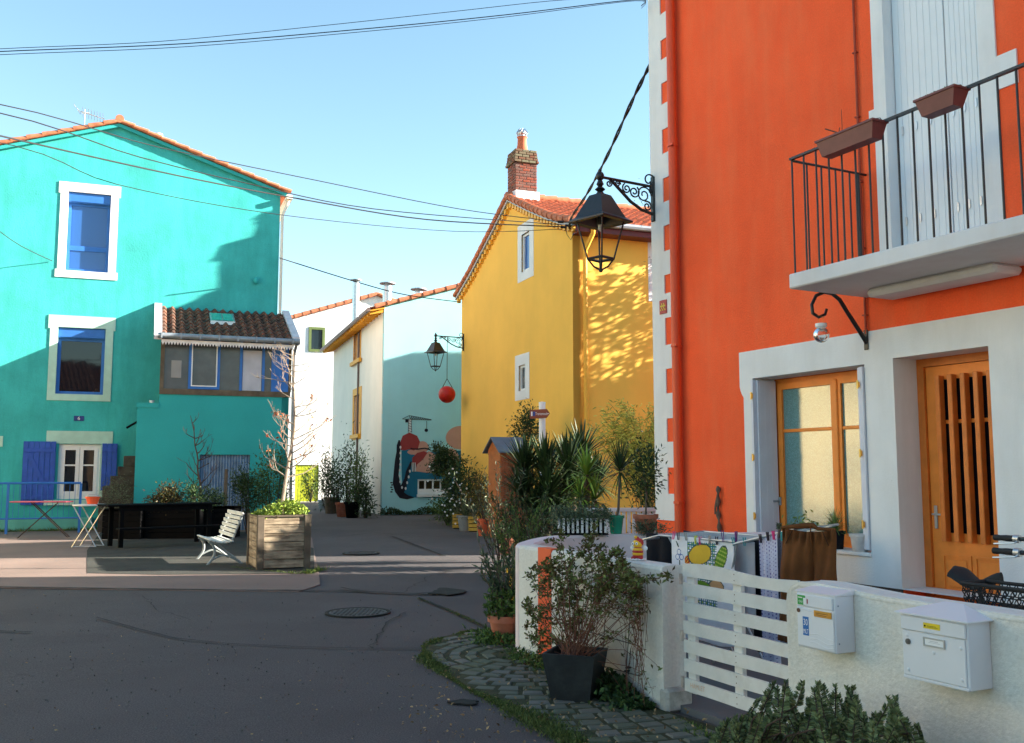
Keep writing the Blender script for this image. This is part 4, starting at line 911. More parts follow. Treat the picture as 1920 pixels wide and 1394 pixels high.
# round the top edges
m_.build('wall', WALLW, rw)
m_ = MB(); e = [(gx1+.04,hh-.015),(gx1+.10,hh+.012),(gx1+.25,hh+.02),(gx1+.7,hh+.0),(8.5,hh)]
m_.tube([(x,.018,z-.018) for x,z in e], .021, 12); m_.tube([(x,TH-.018,z-.018) for x,z in e], .021, 12); m_.build('coping', WALLW, rw, True)
GATEW = M('chipped_white_gate_paint', (.68,.65,.60), .7, .08, 6, .2, 60, stain=.45, stc=(.45,.36,.25), stv=(3,3,3), lo=.55, hi=.85)
gd = .10
gt = fthing('slatted_gate', 'white wooden gate of seven horizontal slats between the two walls', 'gate', WF)
ga, gb = WF.ony(1281,1150,gd)[0], gx1-.012
zt0 = WF.ony(1290,1058,gd)[1]; zb0 = WF.ony(1290,1297,gd)[1]; ztr = WF.ony(1470,1087,gd)[1]
n = 7; pitch = (zt0-zb0-.085)/6
for i in range(n):
    z = zb0+i*pitch; m_ = MB(); N_ = 14; vs = []
    for j in range(N_+1):
        a = j/N_; x = ga+(gb-ga)*a; top = z+.083+(.012*math.sin(a*math.pi*2) if i == n-1 else 0)-.006*a; bot = z+.002*math.sin(a*7+i)
        vs += [(x,gd,bot),(x,gd,top),(x,gd+.018,top),(x,gd+.018,bot)]
    m_.add(vs, [(j*4+k,j*4+(k+1)%4,(j+1)*4+(k+1)%4,(j+1)*4+k) for j in range(N_) for k in range(4)]+[(0,1,2,3),(N_*4,N_*4+3,N_*4+2,N_*4+1)])
    so_ = m_.build('slat', GATEW, gt)
    if i == 0:
        q = MB(); q.text('HAMLET', .045, ga+.14, z+.045, gd-.0015, sx=.9); so_ = q.build('faded_lettering', M('faded_orange', (.72,.45,.28), .9), so_)
xpm = WF.ony(1378,1150,gd)[0]
for x in (ga+.02, xpm-.04, gb-.10):
    m_ = MB(); m_.bbox(x,gd+.0185,zb0-.01,x+.08,gd+.05,zt0-.03,.003); m_.build('upright', GATEW, gt)
for i in range(n):
    for x in (ga+.05, xpm, gb-.06):
        m_ = MB()
        for dz in (.022,.06): m_.sphere((x,gd-.001,zb0+i*pitch+dz), (.004,.002,.004), 6, 4)
        if x == xpm: m_.build('nail_heads', M('rusty_nail', (.15,.06,.02), .8) if i == 0 else bpy.data.materials['rusty_nail'], gt)
RW_ = M('rusty_white', (.5,.4,.33), .8, .3, 20)
for z in (zb0+.02, zb0+.32, zt0-.14): m_ = MB(); m_.tube([(ga-.012,gd-.005,z),(ga-.012,gd-.005,z+.07)], .012, 8); m_.build('hinge', RW_, gt)
# ------------------------------------------------------------ mailboxes
MBX = M('mailbox_enamel', (.70,.70,.72), .35, .03, 4, .03, 30, stain=.08, stc=(.6,.5,.4))
SEAMG = M('shadow_gap_grey', (.10,.10,.10), .8)
fd = -.135; c = [WF.ony(*p, fd) for p in ((1495,1111),(1566,1116),(1568,1227),(1494,1211))]
x0 = (c[0][0]+c[3][0])/2; x1 = (c[1][0]+c[2][0])/2; z1 = (c[0][1]+c[1][1])/2; z0 = (c[2][1]+c[3][1])/2
t = fthing('mailbox', 'small boxy white mailbox with blue number sticker, nearest the gate', 'mailbox', WF)
m_ = MB(); m_.bbox(x0,fd,z0,x1,-.001,z1,.004); m_.prism([(fd-.005,z1-.001),(-.001,z1-.001),(-.001,z1+.022),(fd-.005,z1+.004)], x0-.004, x1+.004, ax='x', back=True); m_.build('box', MBX, t)
m_ = MB(); m_.bbox(x0+.008,fd-.006,z0+.008,x1-.008,fd-.0005,z1-.082,.003); m_.build('door', MBX, t)
m_ = MB(); m_.bbox(x0+.012,fd-.009,z1-.074,x1-.012,fd-.0005,z1-.012,.003); m_.build('letter_flap', MBX, t)
m_ = MB(); f = MB()
for k, zz in ((0,.075),(1,.05),(2,.03)):
    m_ = MB(); p = [(x0+.1+(x1-x0-.115)*i/14, fd-.0065, z0+zz+.009*math.sin(i/14*5.2+.4*k)) for i in range(15)]; m_.tube(p, .0022, 5); m_.build('moulded_wave', MBX, t)
m_ = MB(); p = [(x0+.02+(x1-x0-.04)*i/14, fd-.0065, z1-.088+.006*math.sin(i/14*5+2.6)) for i in range(15)]; m_.tube(p, .0028, 5)
m_.build('moulded_wave', MBX, t)
GREEN = M('green_sticker', (.03,.30,.06), .5)
m_ = MB(); m_.box(x0+.018,fd-.0105,z1-.068,x0+.075,fd-.009,z1-.018); st_ = m_.build('green_sticker', GREEN, t)
m_ = MB(); m_.text('OUI', .016, x0+.042, z1-.052, fd-.0112); m_.box(x0+.022,fd-.0112,z1-.032,x0+.055,fd-.0106,z1-.028); m_.box(x0+.062,fd-.0112,z1-.066,x0+.082,fd-.0106,z1-.03); m_.build('lettering', PAINTW, st_)
m_ = MB(); m_.box(x0+.088,fd-.0112,z1-.058,x0+.094,fd-.0106,z1-.034); m_.build('red_mark', M('red_print', (.4,.03,.02), .5), st_)
m_ = MB(); m_.bbox(x0+.135,fd-.012,z1-.118,x1-.018,fd-.0065,z1-.085,.003); nb_ = m_.build('name_plate', BRASS, t); m_ = MB(); m_.box(x0+.15,fd-.0135,z1-.099,x1-.04,fd-.0121,z1-.097); m_.box(x0+.155,fd-.0135,z1-.108,x1-.05,fd-.0121,z1-.106); m_.build('engraving', WOODG2, nb_)
m_ = MB(); m_.tube([(x0+.022,fd-.004,z1-.10),(x0+.022,fd-.011,z1-.10)], .011, 14); m_.build('lock', M('brown_lock', (.12,.07,.05), .4, metal=.5), t)
m_ = MB(); m_.box(x0+.05,fd-.0075,z1-.225,x0+.092,fd-.0062,z1-.128); st_ = m_.build('blue_sticker', M('blue_sticker', (.02,.14,.42), .5), t)
m_ = MB(); m_.text('30', .046, x0+.071, z1-.158, fd-.0083, sx=.72); m_.text('MILT', .034, x0+.071, z1-.205, fd-.0083, sx=.52); m_.build('numerals', PAINTW, st_)
m_ = MB()
for z in (z0+.05, z1-.05): m_.sphere((x1+.001,-.115,z), (.003,.005,.005), 8, 5)
m_.build('side_screws', ZINC, t)
fd = -.15; c = [WF.ony(*p, fd) for p in ((1692,1152),(1815,1170),(1819,1299),(1692,1268))]
x0 = (c[0][0]+c[3][0])/2; x1 = (c[1][0]+c[2][0])/2; z1 = (c[0][1]+c[1][1])/2+.005; z0 = (c[2][1]+c[3][1])/2
t = fthing('mailbox', 'wide white mailbox with a small pitched lid and yellow label', 'mailbox', WF)
m_ = MB(); m_.bbox(x0,fd,z0,x1,-.001,z1,.004); m_.bbox(x0+.004,fd-.007,z0+.0,x1-.004,fd-.0,z0+.012,.002); m_.build('box', MBX, t)
m_ = MB(); a, b, cc, d_ = x0-.022, x1+.018, fd-.022, -.001; xm = (a+b)/2; zt_ = z1+.058
m_.add([(a,cc,z1),(b,cc,z1),(b,d_,z1),(a,d_,z1),(a,cc,z1+.006),(b,cc,z1+.006),(b,d_,z1+.006),(a,d_,z1+.006),(xm+.05,d_,zt_),(xm-.05,d_,zt_)], [(0,1,5,4),(1,2,6,5),(3,0,4,7),(0,3,2,1),(4,5,8,9),(5,6,8),(7,4,9),(6,7,9,8)]); m_.build('lid', MBX, t)
m_ = MB(); m_.bbox(x0+.010,fd-.007,z0+.016,x1-.012,fd-.0005,z1-.078,.003)
for px_, pz_ in ((.035,z1-.10),(.035,z0+.04),(-.035,z1-.115),(-.035,z0+.045)): m_.sphere(((x0 if px_ > 0 else x1)+px_,fd-.007,pz_), (.009,.004,.009), 10, 6)
m_.sphere(((x0+x1)/2,fd-.007,(z0+z1)/2-.01), (.009,.004,.009), 10, 6); m_.build('door', MBX, t)
m_ = MB(); m_.bbox(x0+.004,fd-.012,z1-.073,x1-.006,fd-.0005,z1-.008,.004); m_.build('letter_flap', MBX, t)
m_ = MB(); m_.box(x0+.135,fd-.0135,z1-.052,x0+.225,fd-.012,z1-.026); yl = m_.build('yellow_label', M('yellow_label', (.75,.55,.02), .5), t); m_ = MB(); m_.box(x0+.155,fd-.0142,z1-.040,x0+.205,fd-.0136,z1-.0385); m_.box(x0+.155,fd-.0142,z1-.045,x0+.215,fd-.0136,z1-.0437); m_.sphere((x0+.144,fd-.0136,z1-.04),(.005,.001,.005),8,5); m_.build('print', DARK, yl)
m_ = MB(); ring(m_, x0+.13, z1-.132, x0+.245, z1-.092, .006, fd-.014, fd-.007); m_.build('name_holder', M('grey_plastic', (.45,.43,.40), .5), t)
m_ = MB(); m_.box(x0+.137,fd-.011,z1-.125,x0+.238,fd-.0095,z1-.099); nn = m_.build('name_card', PAINTW, t); m_ = MB(); m_.box(x0+.165,fd-.0117,z1-.108,x0+.21,fd-.0111,z1-.1065); m_.box(x0+.158,fd-.0117,z1-.114,x0+.22,fd-.0111,z1-.1128); m_.build('print', ZINC, nn)
m_ = MB(); m_.tube([(x0+.042,fd-.006,z0+.17),(x0+.042,fd-.013,z0+.17)], .0135, 16); m_.tube([(x0+.042,fd-.013,z0+.17),(x0+.042,fd-.0145,z0+.17)], .007, 12); m_.build('lock', M('steel_lock', (.16,.16,.16), .35, metal=.7), t)
# ------------------------------------------------------------ lamps
def lantern(name, label, F, x, pz, dtop, dlamp, zarm, S, gl=True):
    """street lantern on a scrolled wall bracket that stands out from plane y=0 (towards -y)"""
    t = fthing(name, label, 'street lamp', F); R_ = lambda *p: Vector(p)
    z = zarm; y = dlamp; m_ = MB()
    m_.bbox(x-.035*S, -.045*S, z-.50*S, x+.035*S, -.0, z+.12*S, .01*S); m_.tube([(x,-.04*S,z+.02*S),(x,-.06*S,z-.10*S)], .03*S, 8)
    m_.tube([(x,-.02,z-.02*S),(x,y,z)], .020*S, 8)
    m_.tube([(x,y*.80,z-.02*S),(x,y*.45,z-.27*S),(x,y*.25,z-.36*S),(x,-.03,z-.40*S)], .022*S, 8)
    def scroll(cy, cz, r, turns, sgn, a0):
        p = []
        for i in range(26):
            f_ = i/25; a = a0+sgn*turns*2*math.pi*f_; rr_ = r*(1-.78*f_); p.append((x, cy+rr_*math.cos(a), cz+rr_*math.sin(a)))
        m_.tube(p, .011*S, 6)
    L_ = abs(y)
    scroll(-.20*L_, z-.15*S, .12*S, 1.6, 1, 0); scroll(-.38*L_, z-.13*S, .085*S, 1.6, -1, 1); scroll(-.52*L_, z-.10*S, .07*S, 1.5, 1, 2); scroll(-.14*L_, z-.30*S, .07*S, 1.5, -1, 2)
    scroll(-.84*L_, z-.07*S, .05*S, 1.4, -1, 1.5); scroll(-.08*L_-.02, z+.06*S, .10*S, .9, 1, .2); scroll(-.68*L_, z-.06*S, .045*S, 1.4, 1, 0)
    m_.build('bracket', BLACK, t, True)
    m_ = MB(); m_.sphere((x,y,z+.01*S), (.058*S,.058*S,.062*S), 12, 8); m_.lathe([(.02*S,.06*S),(.026*S,.09*S),(.001,.12*S)], (x,y,z), 10)
    m_.lathe([(.03*S,-.05*S),(.05*S,-.10*S),(.028*S,-.13*S),(.07*S,-.17*S),(.035*S,-.20*S),(.09*S,-.27*S)], (x,y,z), 14); m_.build('finial', BLACK, t, True)
    zt = z-.25*S; m_ = MB(); rt = R(17)
    m_.lathe([(.10*S,0),(.115*S,-.03*S),(.235*S,-.30*S),(.30*S,-.345*S),(.30*S,-.365*S),(.22*S,-.36*S),(.10*S,-.05*S)], (x,y,zt), sq=True, rot=rt); m_.build('hood', BLACK, t)
    zb = zt-.365*S; m_ = MB(); tp, bt, hb = .215*S, .12*S, .48*S
    for k in range(4):
        a = rt+math.pi/4+k*math.pi/2; c1 = math.cos(a)*math.sqrt(2); s1 = math.sin(a)*math.sqrt(2)
        P1 = R_(x+tp*c1,y+tp*s1,zb+.01*S); P2 = R_(x+bt*c1,y+bt*s1,zb-hb); m_.tube([P1,P2], .013*S, 6)
        a2 = a+math.pi/2; P3 = R_(x+bt*math.cos(a2)*math.sqrt(2), y+bt*math.sin(a2)*math.sqrt(2), zb-hb); m_.tube([P2,P3], .018*S, 6)
        m_.tube([P2, R_(x+bt*.55*c1,y+bt*.55*s1,zb-hb-.10*S), R_(x,y,zb-hb-.15*S)], .013*S, 6)
    m_.sphere((x,y,zb-hb-.15*S), .03*S, 8, 6); m_.tube([(x,y,zb-.03*S),(x,y,zb+.1*S)], .05*S, 8)
    m_.build('cage', BLACK, t)
    if gl:
        m_ = MB(); m_.lathe([(.03*S,0),(.035*S,-.09*S),(.001,-.12*S)], (x,y,zb), 10); m_.build('bulb', M('milky_bulb', (.55,.55,.5), .3), t, True)
    return t
yl_, zl_ = OF.onx(1125,332,.07)
lantern('street_lantern', 'large black lantern on a scrolled bracket at the orange house corner', OF, .07, 0, 0, yl_, zl_, 1.1)
Fg = Frame(YF.world(0,0,0), 21)     # yellow gable seen as plane x=0: build the bracket in a frame turned by -90
GF = Frame(YF.world(0,YE,0), -69)
yl2, zl2 = GF.onx(817,630,.25)
lantern('street_lantern', 'smaller looking black lantern at the far corner of the yellow house, before the pale wall', GF, .25, 0, 0, yl2, zl2, .98)
# red paper ball under the bracket
yb_, zb_ = GF.onx(838,740,.25); t = fthing('red_ball_lantern', 'round red lantern ball hanging by a cord under the far bracket', 'lantern', GF)
m_ = MB(); m_.sphere((.25,yb_,zb_), .30, 22, 14); m_.build('ball', M('red_ball_paint', (.50,.018,.010), .45, .35, 5, .1, 20, stain=.5, stc=(.35,.01,.01), stv=(2.5,2.5,2.5)), t, True)
m_ = MB(); m_.tube([(.25,yb_,zb_+.55),(.25,yb_,zl2)], .011, 6)
for k in (-1,1): m_.tube([(.25,yb_,zb_+.55),(.25+.05,yb_+.17*k,zb_+.25),(.25+.03,yb_+.25*k,zb_+.12)], .013, 6)
m_.build('cord', BLACK, t)
# scrolled hook with glass lamp bulb beside the balcony
hx = OF.ony(1628,655,0)[0]; t = fthing('hook_bracket', 'curled black iron hook on the white surround below the balcony', 'bracket', OF)
pp = [OF.onx(px, py, hx) for px, py in ((1629,650),(1612,622),(1590,588),(1574,562),(1560,551),(1545,548),(1530,555),(1522,572),(1524,588),(1535,595),(1547,590),(1550,580))]
m_ = MB(); m_.tube([(hx,y,z) for y, z in pp], [.024,.024,.023,.022,.021,.020,.019,.018,.018,.017,.016,.015], 10); m_.build('hook', BLACK, t, True)
m_ = MB(); m_.bbox(hx-.03,-.035,pp[0][1]-.04,hx+.03,-.022,pp[0][1]+.18,.005); m_.build('wall_plate', BLACK, t)
by, bz = OF.onx(1540,628,hx); t = fthing('glass_lamp_ball', 'clear glass ball lamp hanging from the curled hook', 'lamp', OF)
GL = M('clear_glass', (.9,.93,.95), .03, 0, 1, 0); next(n for n in GL.node_tree.nodes if n.type == 'BSDF_PRINCIPLED').inputs['Transmission Weight'].default_value = 1
m_ = MB(); m_.sphere((hx,by,bz), .085, 20, 14); m_.build('globe', GL, t, True)
m_ = MB(); m_.lathe([(.04,.07),(.06,.085),(.06,.12),(.02,.125)], (hx,by,bz), 16); m_.build('cap', PAINTW, t, True)
m_ = MB(); hy, hz = pp[8]
for k in (-1,1): m_.tube([(hx+.03*k,by,bz+.12),(hx+.035*k,by,bz+.19),(hx,hy,hz-.01)], .003, 5)
m_.build('wire', M('copper_wire', (.5,.2,.06), .4, metal=.7), t)
# ------------------------------------------------------------ cables
CAB = M('black_cable', (.02,.02,.022), .6, 0, 1, 0)
def cable(pts, r, label, sag=0, cat='cable'):
    q = []
    P = [Vector(p) for p in pts]
    if len(P) == 2:
        for i in range(25): t_ = i/24; p = P[0].lerp(P[1], t_); p.z -= sag*4*t_*(1-t_); q.append(p)
    else: q = smooth(P, 6)
    m_ = MB(); m_.tube(q, r, 6); return tag(m_.build('overhead_cable', CAB, None, True), label, cat)
ins = YF.world(-.15,-.12,YF.onx(1048,434,-.15)[1])
e0 = D(-120,176,15); cable([Vector((-15.9,13,7.45)), e0, D(300,277,19), D(600,340,22), D(860,392,24), ins+Vector((-.25,0,.1))], .010, 'topmost thin cable from the yellow house corner across the turquoise roof')
cable([Vector((-15.9,12.7,7.3)), D(-120,190,15), D(262,295,18.5), D(458,343,20.5), D(700,392,22.5), ins+Vector((-.2,0,.02))], .011, 'second cable from the yellow corner crossing the turquoise gable')
cable([Vector((-15.9,12.4,7.1)), D(-120,226,15), D(0,255,16), D(335,330,19), D(560,373,21.5), D(800,412,23.5), ins+Vector((-.12,0,-.04))], .015, 'thickest of the cables crossing before the turquoise gable')
cable([Vector((-15.9,12.1,7.0)), D(-60,256,16), D(219,346,18.5), D(525,403,21), D(850,434,24), ins+Vector((-.2,0,-.1))], .008, 'lowest thin cable crossing the turquoise gable to the yellow corner')
cable([D(524,484,27.9), D(665,528,30), D(760,553,31.5), D(864,567,33.8)], .016, 'short cable between the turquoise house and the far yellow corner')
x, z = TF.ony(98,490); cable([Vector((-16.7,18.5,7.3)), D(-150,360,22), D(40,462,25.5), TF.world(x,-.03,z)], .010, 'thin service cable reaching the upper turquoise window frame')
cable([Vector((-15.45,9,6.35)), D(-150,104,11), D(0,92,11.4), D(300,78,11.9), D(600,49,12.3), D(850,22,12.7), D(1060,0,13.0), OF.world(-.05,-.1,8.78)], .0045, 'upper of the overhead cables running across the sky at the top')
cable([Vector((-15.45,8.8,6.3)), D(-150,108,11), D(0,97,11.4), D(350,82,11.9), D(700,53,12.4), D(950,28,12.8), D(1190,0,13.2), OF.world(-.05,-.1,8.66)], .007, 'middle one of the overhead cables across the sky at the top')
cable([Vector((-15.45,8.6,6.25)), D(-150,114,11), D(0,103,11.4), D(350,88,11.9), D(700,58,12.4), D(950,32,12.8), D(1190,2,13.2), OF.world(-.05,-.1,8.62)], .0045, 'lower of the overhead cables running across the sky at the top')
a = OF.world(-.03,.1,OF.ony(1230,98)[1]); yc = YF.world(-.15,-.15,YF.onx(1062,432,-.15)[1]); P = [a, D(1190,180,15), D(1140,290,18), D(1102,362,21), D(1072,408,24), yc]
q = smooth(P, 10); m_ = MB()
for k in range(2):
    h = []
    for i, p in enumerate(q): an = i*.75+k*math.pi; h.append(p+Vector((math.cos(an)*.018, 0, math.sin(an)*.018)))
    m_.tube(h, .017, 7)
tag(m_.build('twisted_cable', CAB, None, True), 'thick twisted black cable from the orange corner down to the yellow corner', 'cable')
ia = thing('cable_anchors', 'black cable clamps fixed at the yellow house corner under the eave', 'cable clamps', ins); m_ = MB()
for dx, dz in ((-.30,.10),(-.22,-.04),(-.1,.0),(.0,.12)): m_.tube([(dx,0,dz),(dx+.16,0,dz-.01)], .035, 8)
m_.build('clamps', CAB, ia, True); m_ = MB(); m_.tube([(-.1,0,-.05),(-.05,0,-.25),(.05,.02,-.38),(.13,.03,-.2),(.1,0,.05)], .01, 6); m_.tube([(-.1,0,0),(.15,.1,.02)], .015, 6); m_.tube([(-.2,0,.1),(.15,.1,.1)], .01, 6); m_.build('loop_wire', CAB, ia)
# ------------------------------------------------------------ vegetation helpers
LG = leafmat('leaf_mid_green', (.035,.075,.015), (.09,.15,.03)); LD = leafmat('leaf_dark_green', (.014,.035,.010), (.04,.075,.02)); LR = leafmat('leaf_red_green', (.09,.022,.014), (.07,.08,.02))
LB = leafmat('leaf_bright', (.10,.17,.02), (.25,.33,.04)); LO = leafmat('leaf_grey_green', (.055,.085,.05), (.12,.15,.08)); LY = leafmat('leaf_bamboo', (.30,.32,.05), (.55,.52,.10)); LBR = leafmat('leaf_brown_red', (.12,.035,.015), (.10,.10,.025)); DRY = leafmat('dry_orange_leaf', (.30,.06,.02), (.45,.14,.04))  # bamboo leaf colour raised so the clump looks sunlit
LH = leafmat('hebe_leaf', (.045,.075,.024), (.17,.20,.08))
BARK = M('grey_brown_bark', (.13,.095,.07), .9, .3, 15, .5, 60); BARKL = M('pale_bark', (.36,.28,.21), .85, .25, 15, .4, 60); TWIG = M('dark_twig', (.07,.045,.035), .9, .2, 20, .2, 60); TWIGR = M('reddish_twig', (.17,.07,.045), .9, .2, 20, .2, 60)
def rv(s=1): return Vector((rnd.gauss(0,s), rnd.gauss(0,s), rnd.gauss(0,s)))
def ldir(up=.3):
    return Vector((rnd.gauss(0,1), rnd.gauss(0,1), rnd.gauss(up,.8)))
def crown(mb, c, r, n, ls, lw, up=.3, clumps=18, lumpy=.32):
    c = Vector(c); cl = []
    for _ in range(clumps):
        d = rv().normalized(); f = rnd.uniform(.35,.95); cl.append(Vector((c.x+d.x*r[0]*f, c.y+d.y*r[1]*f, c.z+d.z*r[2]*f)))
    for i in range(n):
        k = rnd.choice(cl); p = k+Vector((rnd.gauss(0,r[0]*lumpy), rnd.gauss(0,r[1]*lumpy), rnd.gauss(0,r[2]*lumpy)))
        out = (p-c); out = out.normalized() if out.length > 1e-3 else Vector((0,0,1))
        mb.leaf(p, out*.9+ldir(up)*.7, ls*rnd.uniform(.6,1.3), lw*rnd.uniform(.7,1.2))
    return cl
def stems(mb, base, tips, r, sag=.0):
    base = Vector(base)
    for t_ in tips:
        t_ = Vector(t_); m1 = base.lerp(t_, .4)+rv(.04*(t_-base).length); m1.z += .05*(t_-base).length; mb.tube([base+rv(.01), m1, t_], [r, r*.7, r*.3], 5, cap=False)
def shrub(name, label, base, cz, r, n, ls, lw, mat, cat='shrub', group=None, z0=0, twig=TWIG, clumps=18, up=.3, sr=.012, lumpy=.32):
    t = thing(name, label, cat, (base[0], base[1], z0), 0, group); mb = MB(); cl = crown(mb, (0,0,cz), r, n, ls, lw, up, clumps, lumpy); mb.build('foliage', mat, t)
    mb = MB(); stems(mb, (0,0,0), cl, sr); mb.build('stems', twig, t); return t
def branchy(segs, p, d, l, r, depth, spread=.5, upb=.15, kids=(2,3), shrink=.72):
    n = 4; pts = [p.copy()]; rr = [r]; q = p.copy(); dd = d.normalized()
    for i in range(n):
        dd = (dd+rv(.12)+Vector((0,0,upb*.25))).normalized(); q = q+dd*(l/n); pts.append(q.copy()); rr.append(r*(1-.45*(i+1)/n))
    segs.append((pts, rr))
    if depth <= 0: return
    for k in range(rnd.randint(*kids)):
        i = rnd.randint(2, n); a = rv().normalized(); nd = (dd*(1-spread*.4)+(a-dd*a.dot(dd))*spread+Vector((0,0,upb))).normalized()
        branchy(segs, pts[i], nd, l*shrink*rnd.uniform(.7,1.1), rr[i]*.65, depth-1, spread, upb, kids, shrink)
def rosette(mb, c, n, l, w, droop=.6, emin=-.3, emax=1.4, jit=.3):
    c = Vector(c)
    for i in range(n):
        a = i*2.39996+rnd.uniform(-.2,.2); e = emin+(emax-emin)*((i+.5)/n)**.8+rnd.uniform(-.1,.1)
        d = Vector((math.cos(a)*math.cos(e), math.sin(a)*math.cos(e), math.sin(e))); mb.strap(c+d*.03*l+Vector((0,0,.06*l*(i/n))), d, l*rnd.uniform(.75,1.1), w, droop*rnd.uniform(.5,1.3))
def pot(mb, c, r0, r1, h, rim=.03, n=24):
    mb.lathe([(r0*.95,0),(r0,.01),(r1,h-rim*1.6),(r1*1.0,h-rim*1.6),(r1*1.13,h-rim*1.5),(r1*1.15,h),(r1*1.02,h),(r1*.96,h-rim*.8),(.001,h-rim*.8)], c, n)
def potplant(name, label, c, r0, r1, h, mat, rim=.03, cat='potted plant', group=None, soil=True):
    t = thing(name, label, cat, c, 0, group); m_ = MB(); pot(m_, (0,0,0), r0, r1, h, rim); m_.build('pot', mat, t, True)
    if soil: m_ = MB(); m_.lathe([(r1*.95,h-rim*.75),(.001,h-rim*.55)], n=16); m_.build('soil', SOIL, t)
    return t
# ------------------------------------------------------------ wooden planter with sapling
PLF = Frame(G(483,1071), 24); px1_ = PLF.ony(581,1020)[0]; ph = PLF.ony(530,966)[1]
t = fthing('wooden_planter', 'big square planter box of weathered planks beside the bench', 'planter', PLF); pd = 1.05
for side in range(4):
    m_ = MB(); n = 6; bh_ = (ph-.05)/n
    for i in range(n):
        z = .03+i*bh_; j = rnd.uniform(-.004,.004)
        if side == 0: m_.bbox(.03,j,z+.004,px1_-.03,.03+j,z+bh_-.004,.005)
        if side == 1: m_.bbox(.03,pd-.03,z+.004,px1_-.03,pd,z+bh_-.004,.005)
        if side == 2: m_.bbox(j,.03,z+.004,.03+j,pd-.03,z+bh_-.004,.005)
        if side == 3: m_.bbox(px1_-.03,.03,z+.004,px1_,pd-.03,z+bh_-.004,.005)
    m_.build('plank_side', WOODG, t)
for (x, y) in ((-.02,-.02),(px1_-.10,-.03),(-.02,pd-.09),(px1_-.09,pd-.09)):
    m_ = MB(); m_.bbox(x,y,.0,x+.11,y+.05,ph-.0,.006); m_.bbox(x+.0,y+.0505,.0,x+.05,y+.11,ph-.0,.006)
    m_.build('corner_post', WOODG2, t)
m_ = MB(); m_.prism(rect(-.02,-.02,px1_+.02,pd+.02), ph-.03, ph, [rect(.10,.10,px1_-.10,pd-.10)], ax='z'); m_.build('top_rim', WOODG2, t)
m_ = MB(); m_.box(.05,.05,ph-.12,px1_-.05,pd-.05,ph-.06); m_.build('soil', SOIL, t)
m_ = MB()
for i in range(1500):
    x, y = rnd.uniform(.05,px1_-.02), rnd.uniform(.0,pd); k = math.exp(-((x-px1_*.65)/.35)**2)
    m_.leaf(Vector((x,y,ph-.06+rnd.random()*.28*k)), ldir(.6), rnd.uniform(.05,.10), .035)
o = m_.build('weeds', LB, None); o.location = PLF.o; o.rotation_euler = (0,0,PLF.a); tag(o, 'bright green weeds growing in the wooden planter box', 'weeds')
tb = PLF.world(px1_*.52, pd*.45, ph-.1); rnd.seed(21)
t = thing('bare_sapling', 'slender leafless young tree rising from the wooden planter', 'tree', tb); segs = []
top = D(550,655,tb.y)-tb; H_ = top.z
path = [Vector((0,0,0)), Vector((.06,0,H_*.2)), Vector((.13,.02,H_*.38)), Vector((.20,0,H_*.55)), Vector((.18,-.01,H_*.75)), Vector((.16,0,H_*.9)), Vector((top.x,0,H_))]
path = smooth(path, 4); m_ = MB(); m_.tube(path, [.034*(1-.85*i/(len(path)-1)) for i in range(len(path))], 8); m_.build('trunk', BARKL, t, True)
m_ = MB(); dl = MB()
for k in range(34):
    f = .22+.76*k/34; i = int(f*(len(path)-1)); p = path[i]; a = rnd.choice([math.pi+rnd.gauss(0,.6), rnd.gauss(0,.6)]); l = (.85-.55*f)*rnd.uniform(.55,1.0)
    segs = []; branchy(segs, p, Vector((math.cos(a), math.sin(a)*.6, rnd.uniform(.1,.5))), l, .015*(1.15-f*.6), 2, .5, .3, (2,4), .55)
    for pts, rr in segs:
        m_.tube(pts, [max(.0024, x*.8) for x in rr], 5, cap=False)
        if f < .62 and rnd.random() < .13:
            q = rnd.choice(pts)
            for _ in range(3): dl.leaf(q+rv(.02), ldir(-.6), .07, .035)
m_.build('branches', BARKL, t); dl.build('dry_leaves', DRY, t)
# ------------------------------------------------------------ white bench
BF = Frame(G(376,1042), 24)
bp0 = G(405,1055); BF = Frame(bp0+Vector((-.18,0,0)), 24)
t = fthing('park_bench', 'white slatted park bench facing the turquoise house, left of the planter', 'bench', Frame(G(455,1060), 116))
# local: x along the seat (into depth), y: + towards the left/front of the bench
SL = M('bench_slats', (.62,.62,.58), .6, .12, 8, .15, 60, stain=.35, stc=(.25,.24,.2)); IR = M('grey_green_iron', (.30,.33,.33), .5, .15, 8, .1, 60)
BL_ = 1.5; seat = [(.18+.0,.40),(.24,.385),(.30,.378),(.36,.38),(.42,.39),(.48,.405),(.54,.425)]; back = [(.16,.50),(.135,.575),(.11,.65),(.085,.725),(.055,.80),(.02,.87)]
for i, (y, z) in enumerate(seat): m_ = MB(); m_.bbox(0,y-.024,z,BL_,y+.024,z+.022,.006); m_.build('seat_slat', SL, t)
for i, (y, z) in enumerate(back): m_ = MB(); m_.bbox(0,y-.011,z-.03,BL_,y+.011,z+.03,.006); m_.build('back_slat', SL, t)
for x in (.12, BL_-.16):
    m_ = MB(); m_.tube(smooth([Vector((x,.56,.40)),Vector((x,.40,.365)),Vector((x,.25,.365)),Vector((x,.17,.42)),Vector((x,.10,.60)),Vector((x,-.01,.88))],4), .018, 8)
    m_.tube(smooth([Vector((x,.52,.395)),Vector((x,.46,.28)),Vector((x,.47,.15)),Vector((x,.58,.0))],4), .022, 8); m_.tube(smooth([Vector((x,.40,.36)),Vector((x,.28,.24)),Vector((x,.12,.12)),Vector((x,-.02,.0))],4), .022, 8)
    m_.tube(smooth([Vector((x,.49,.10)),Vector((x,.32,.17)),Vector((x,.16,.12)),Vector((x,.02,.04))],4), .016, 8); m_.build('leg', IR, t, True)
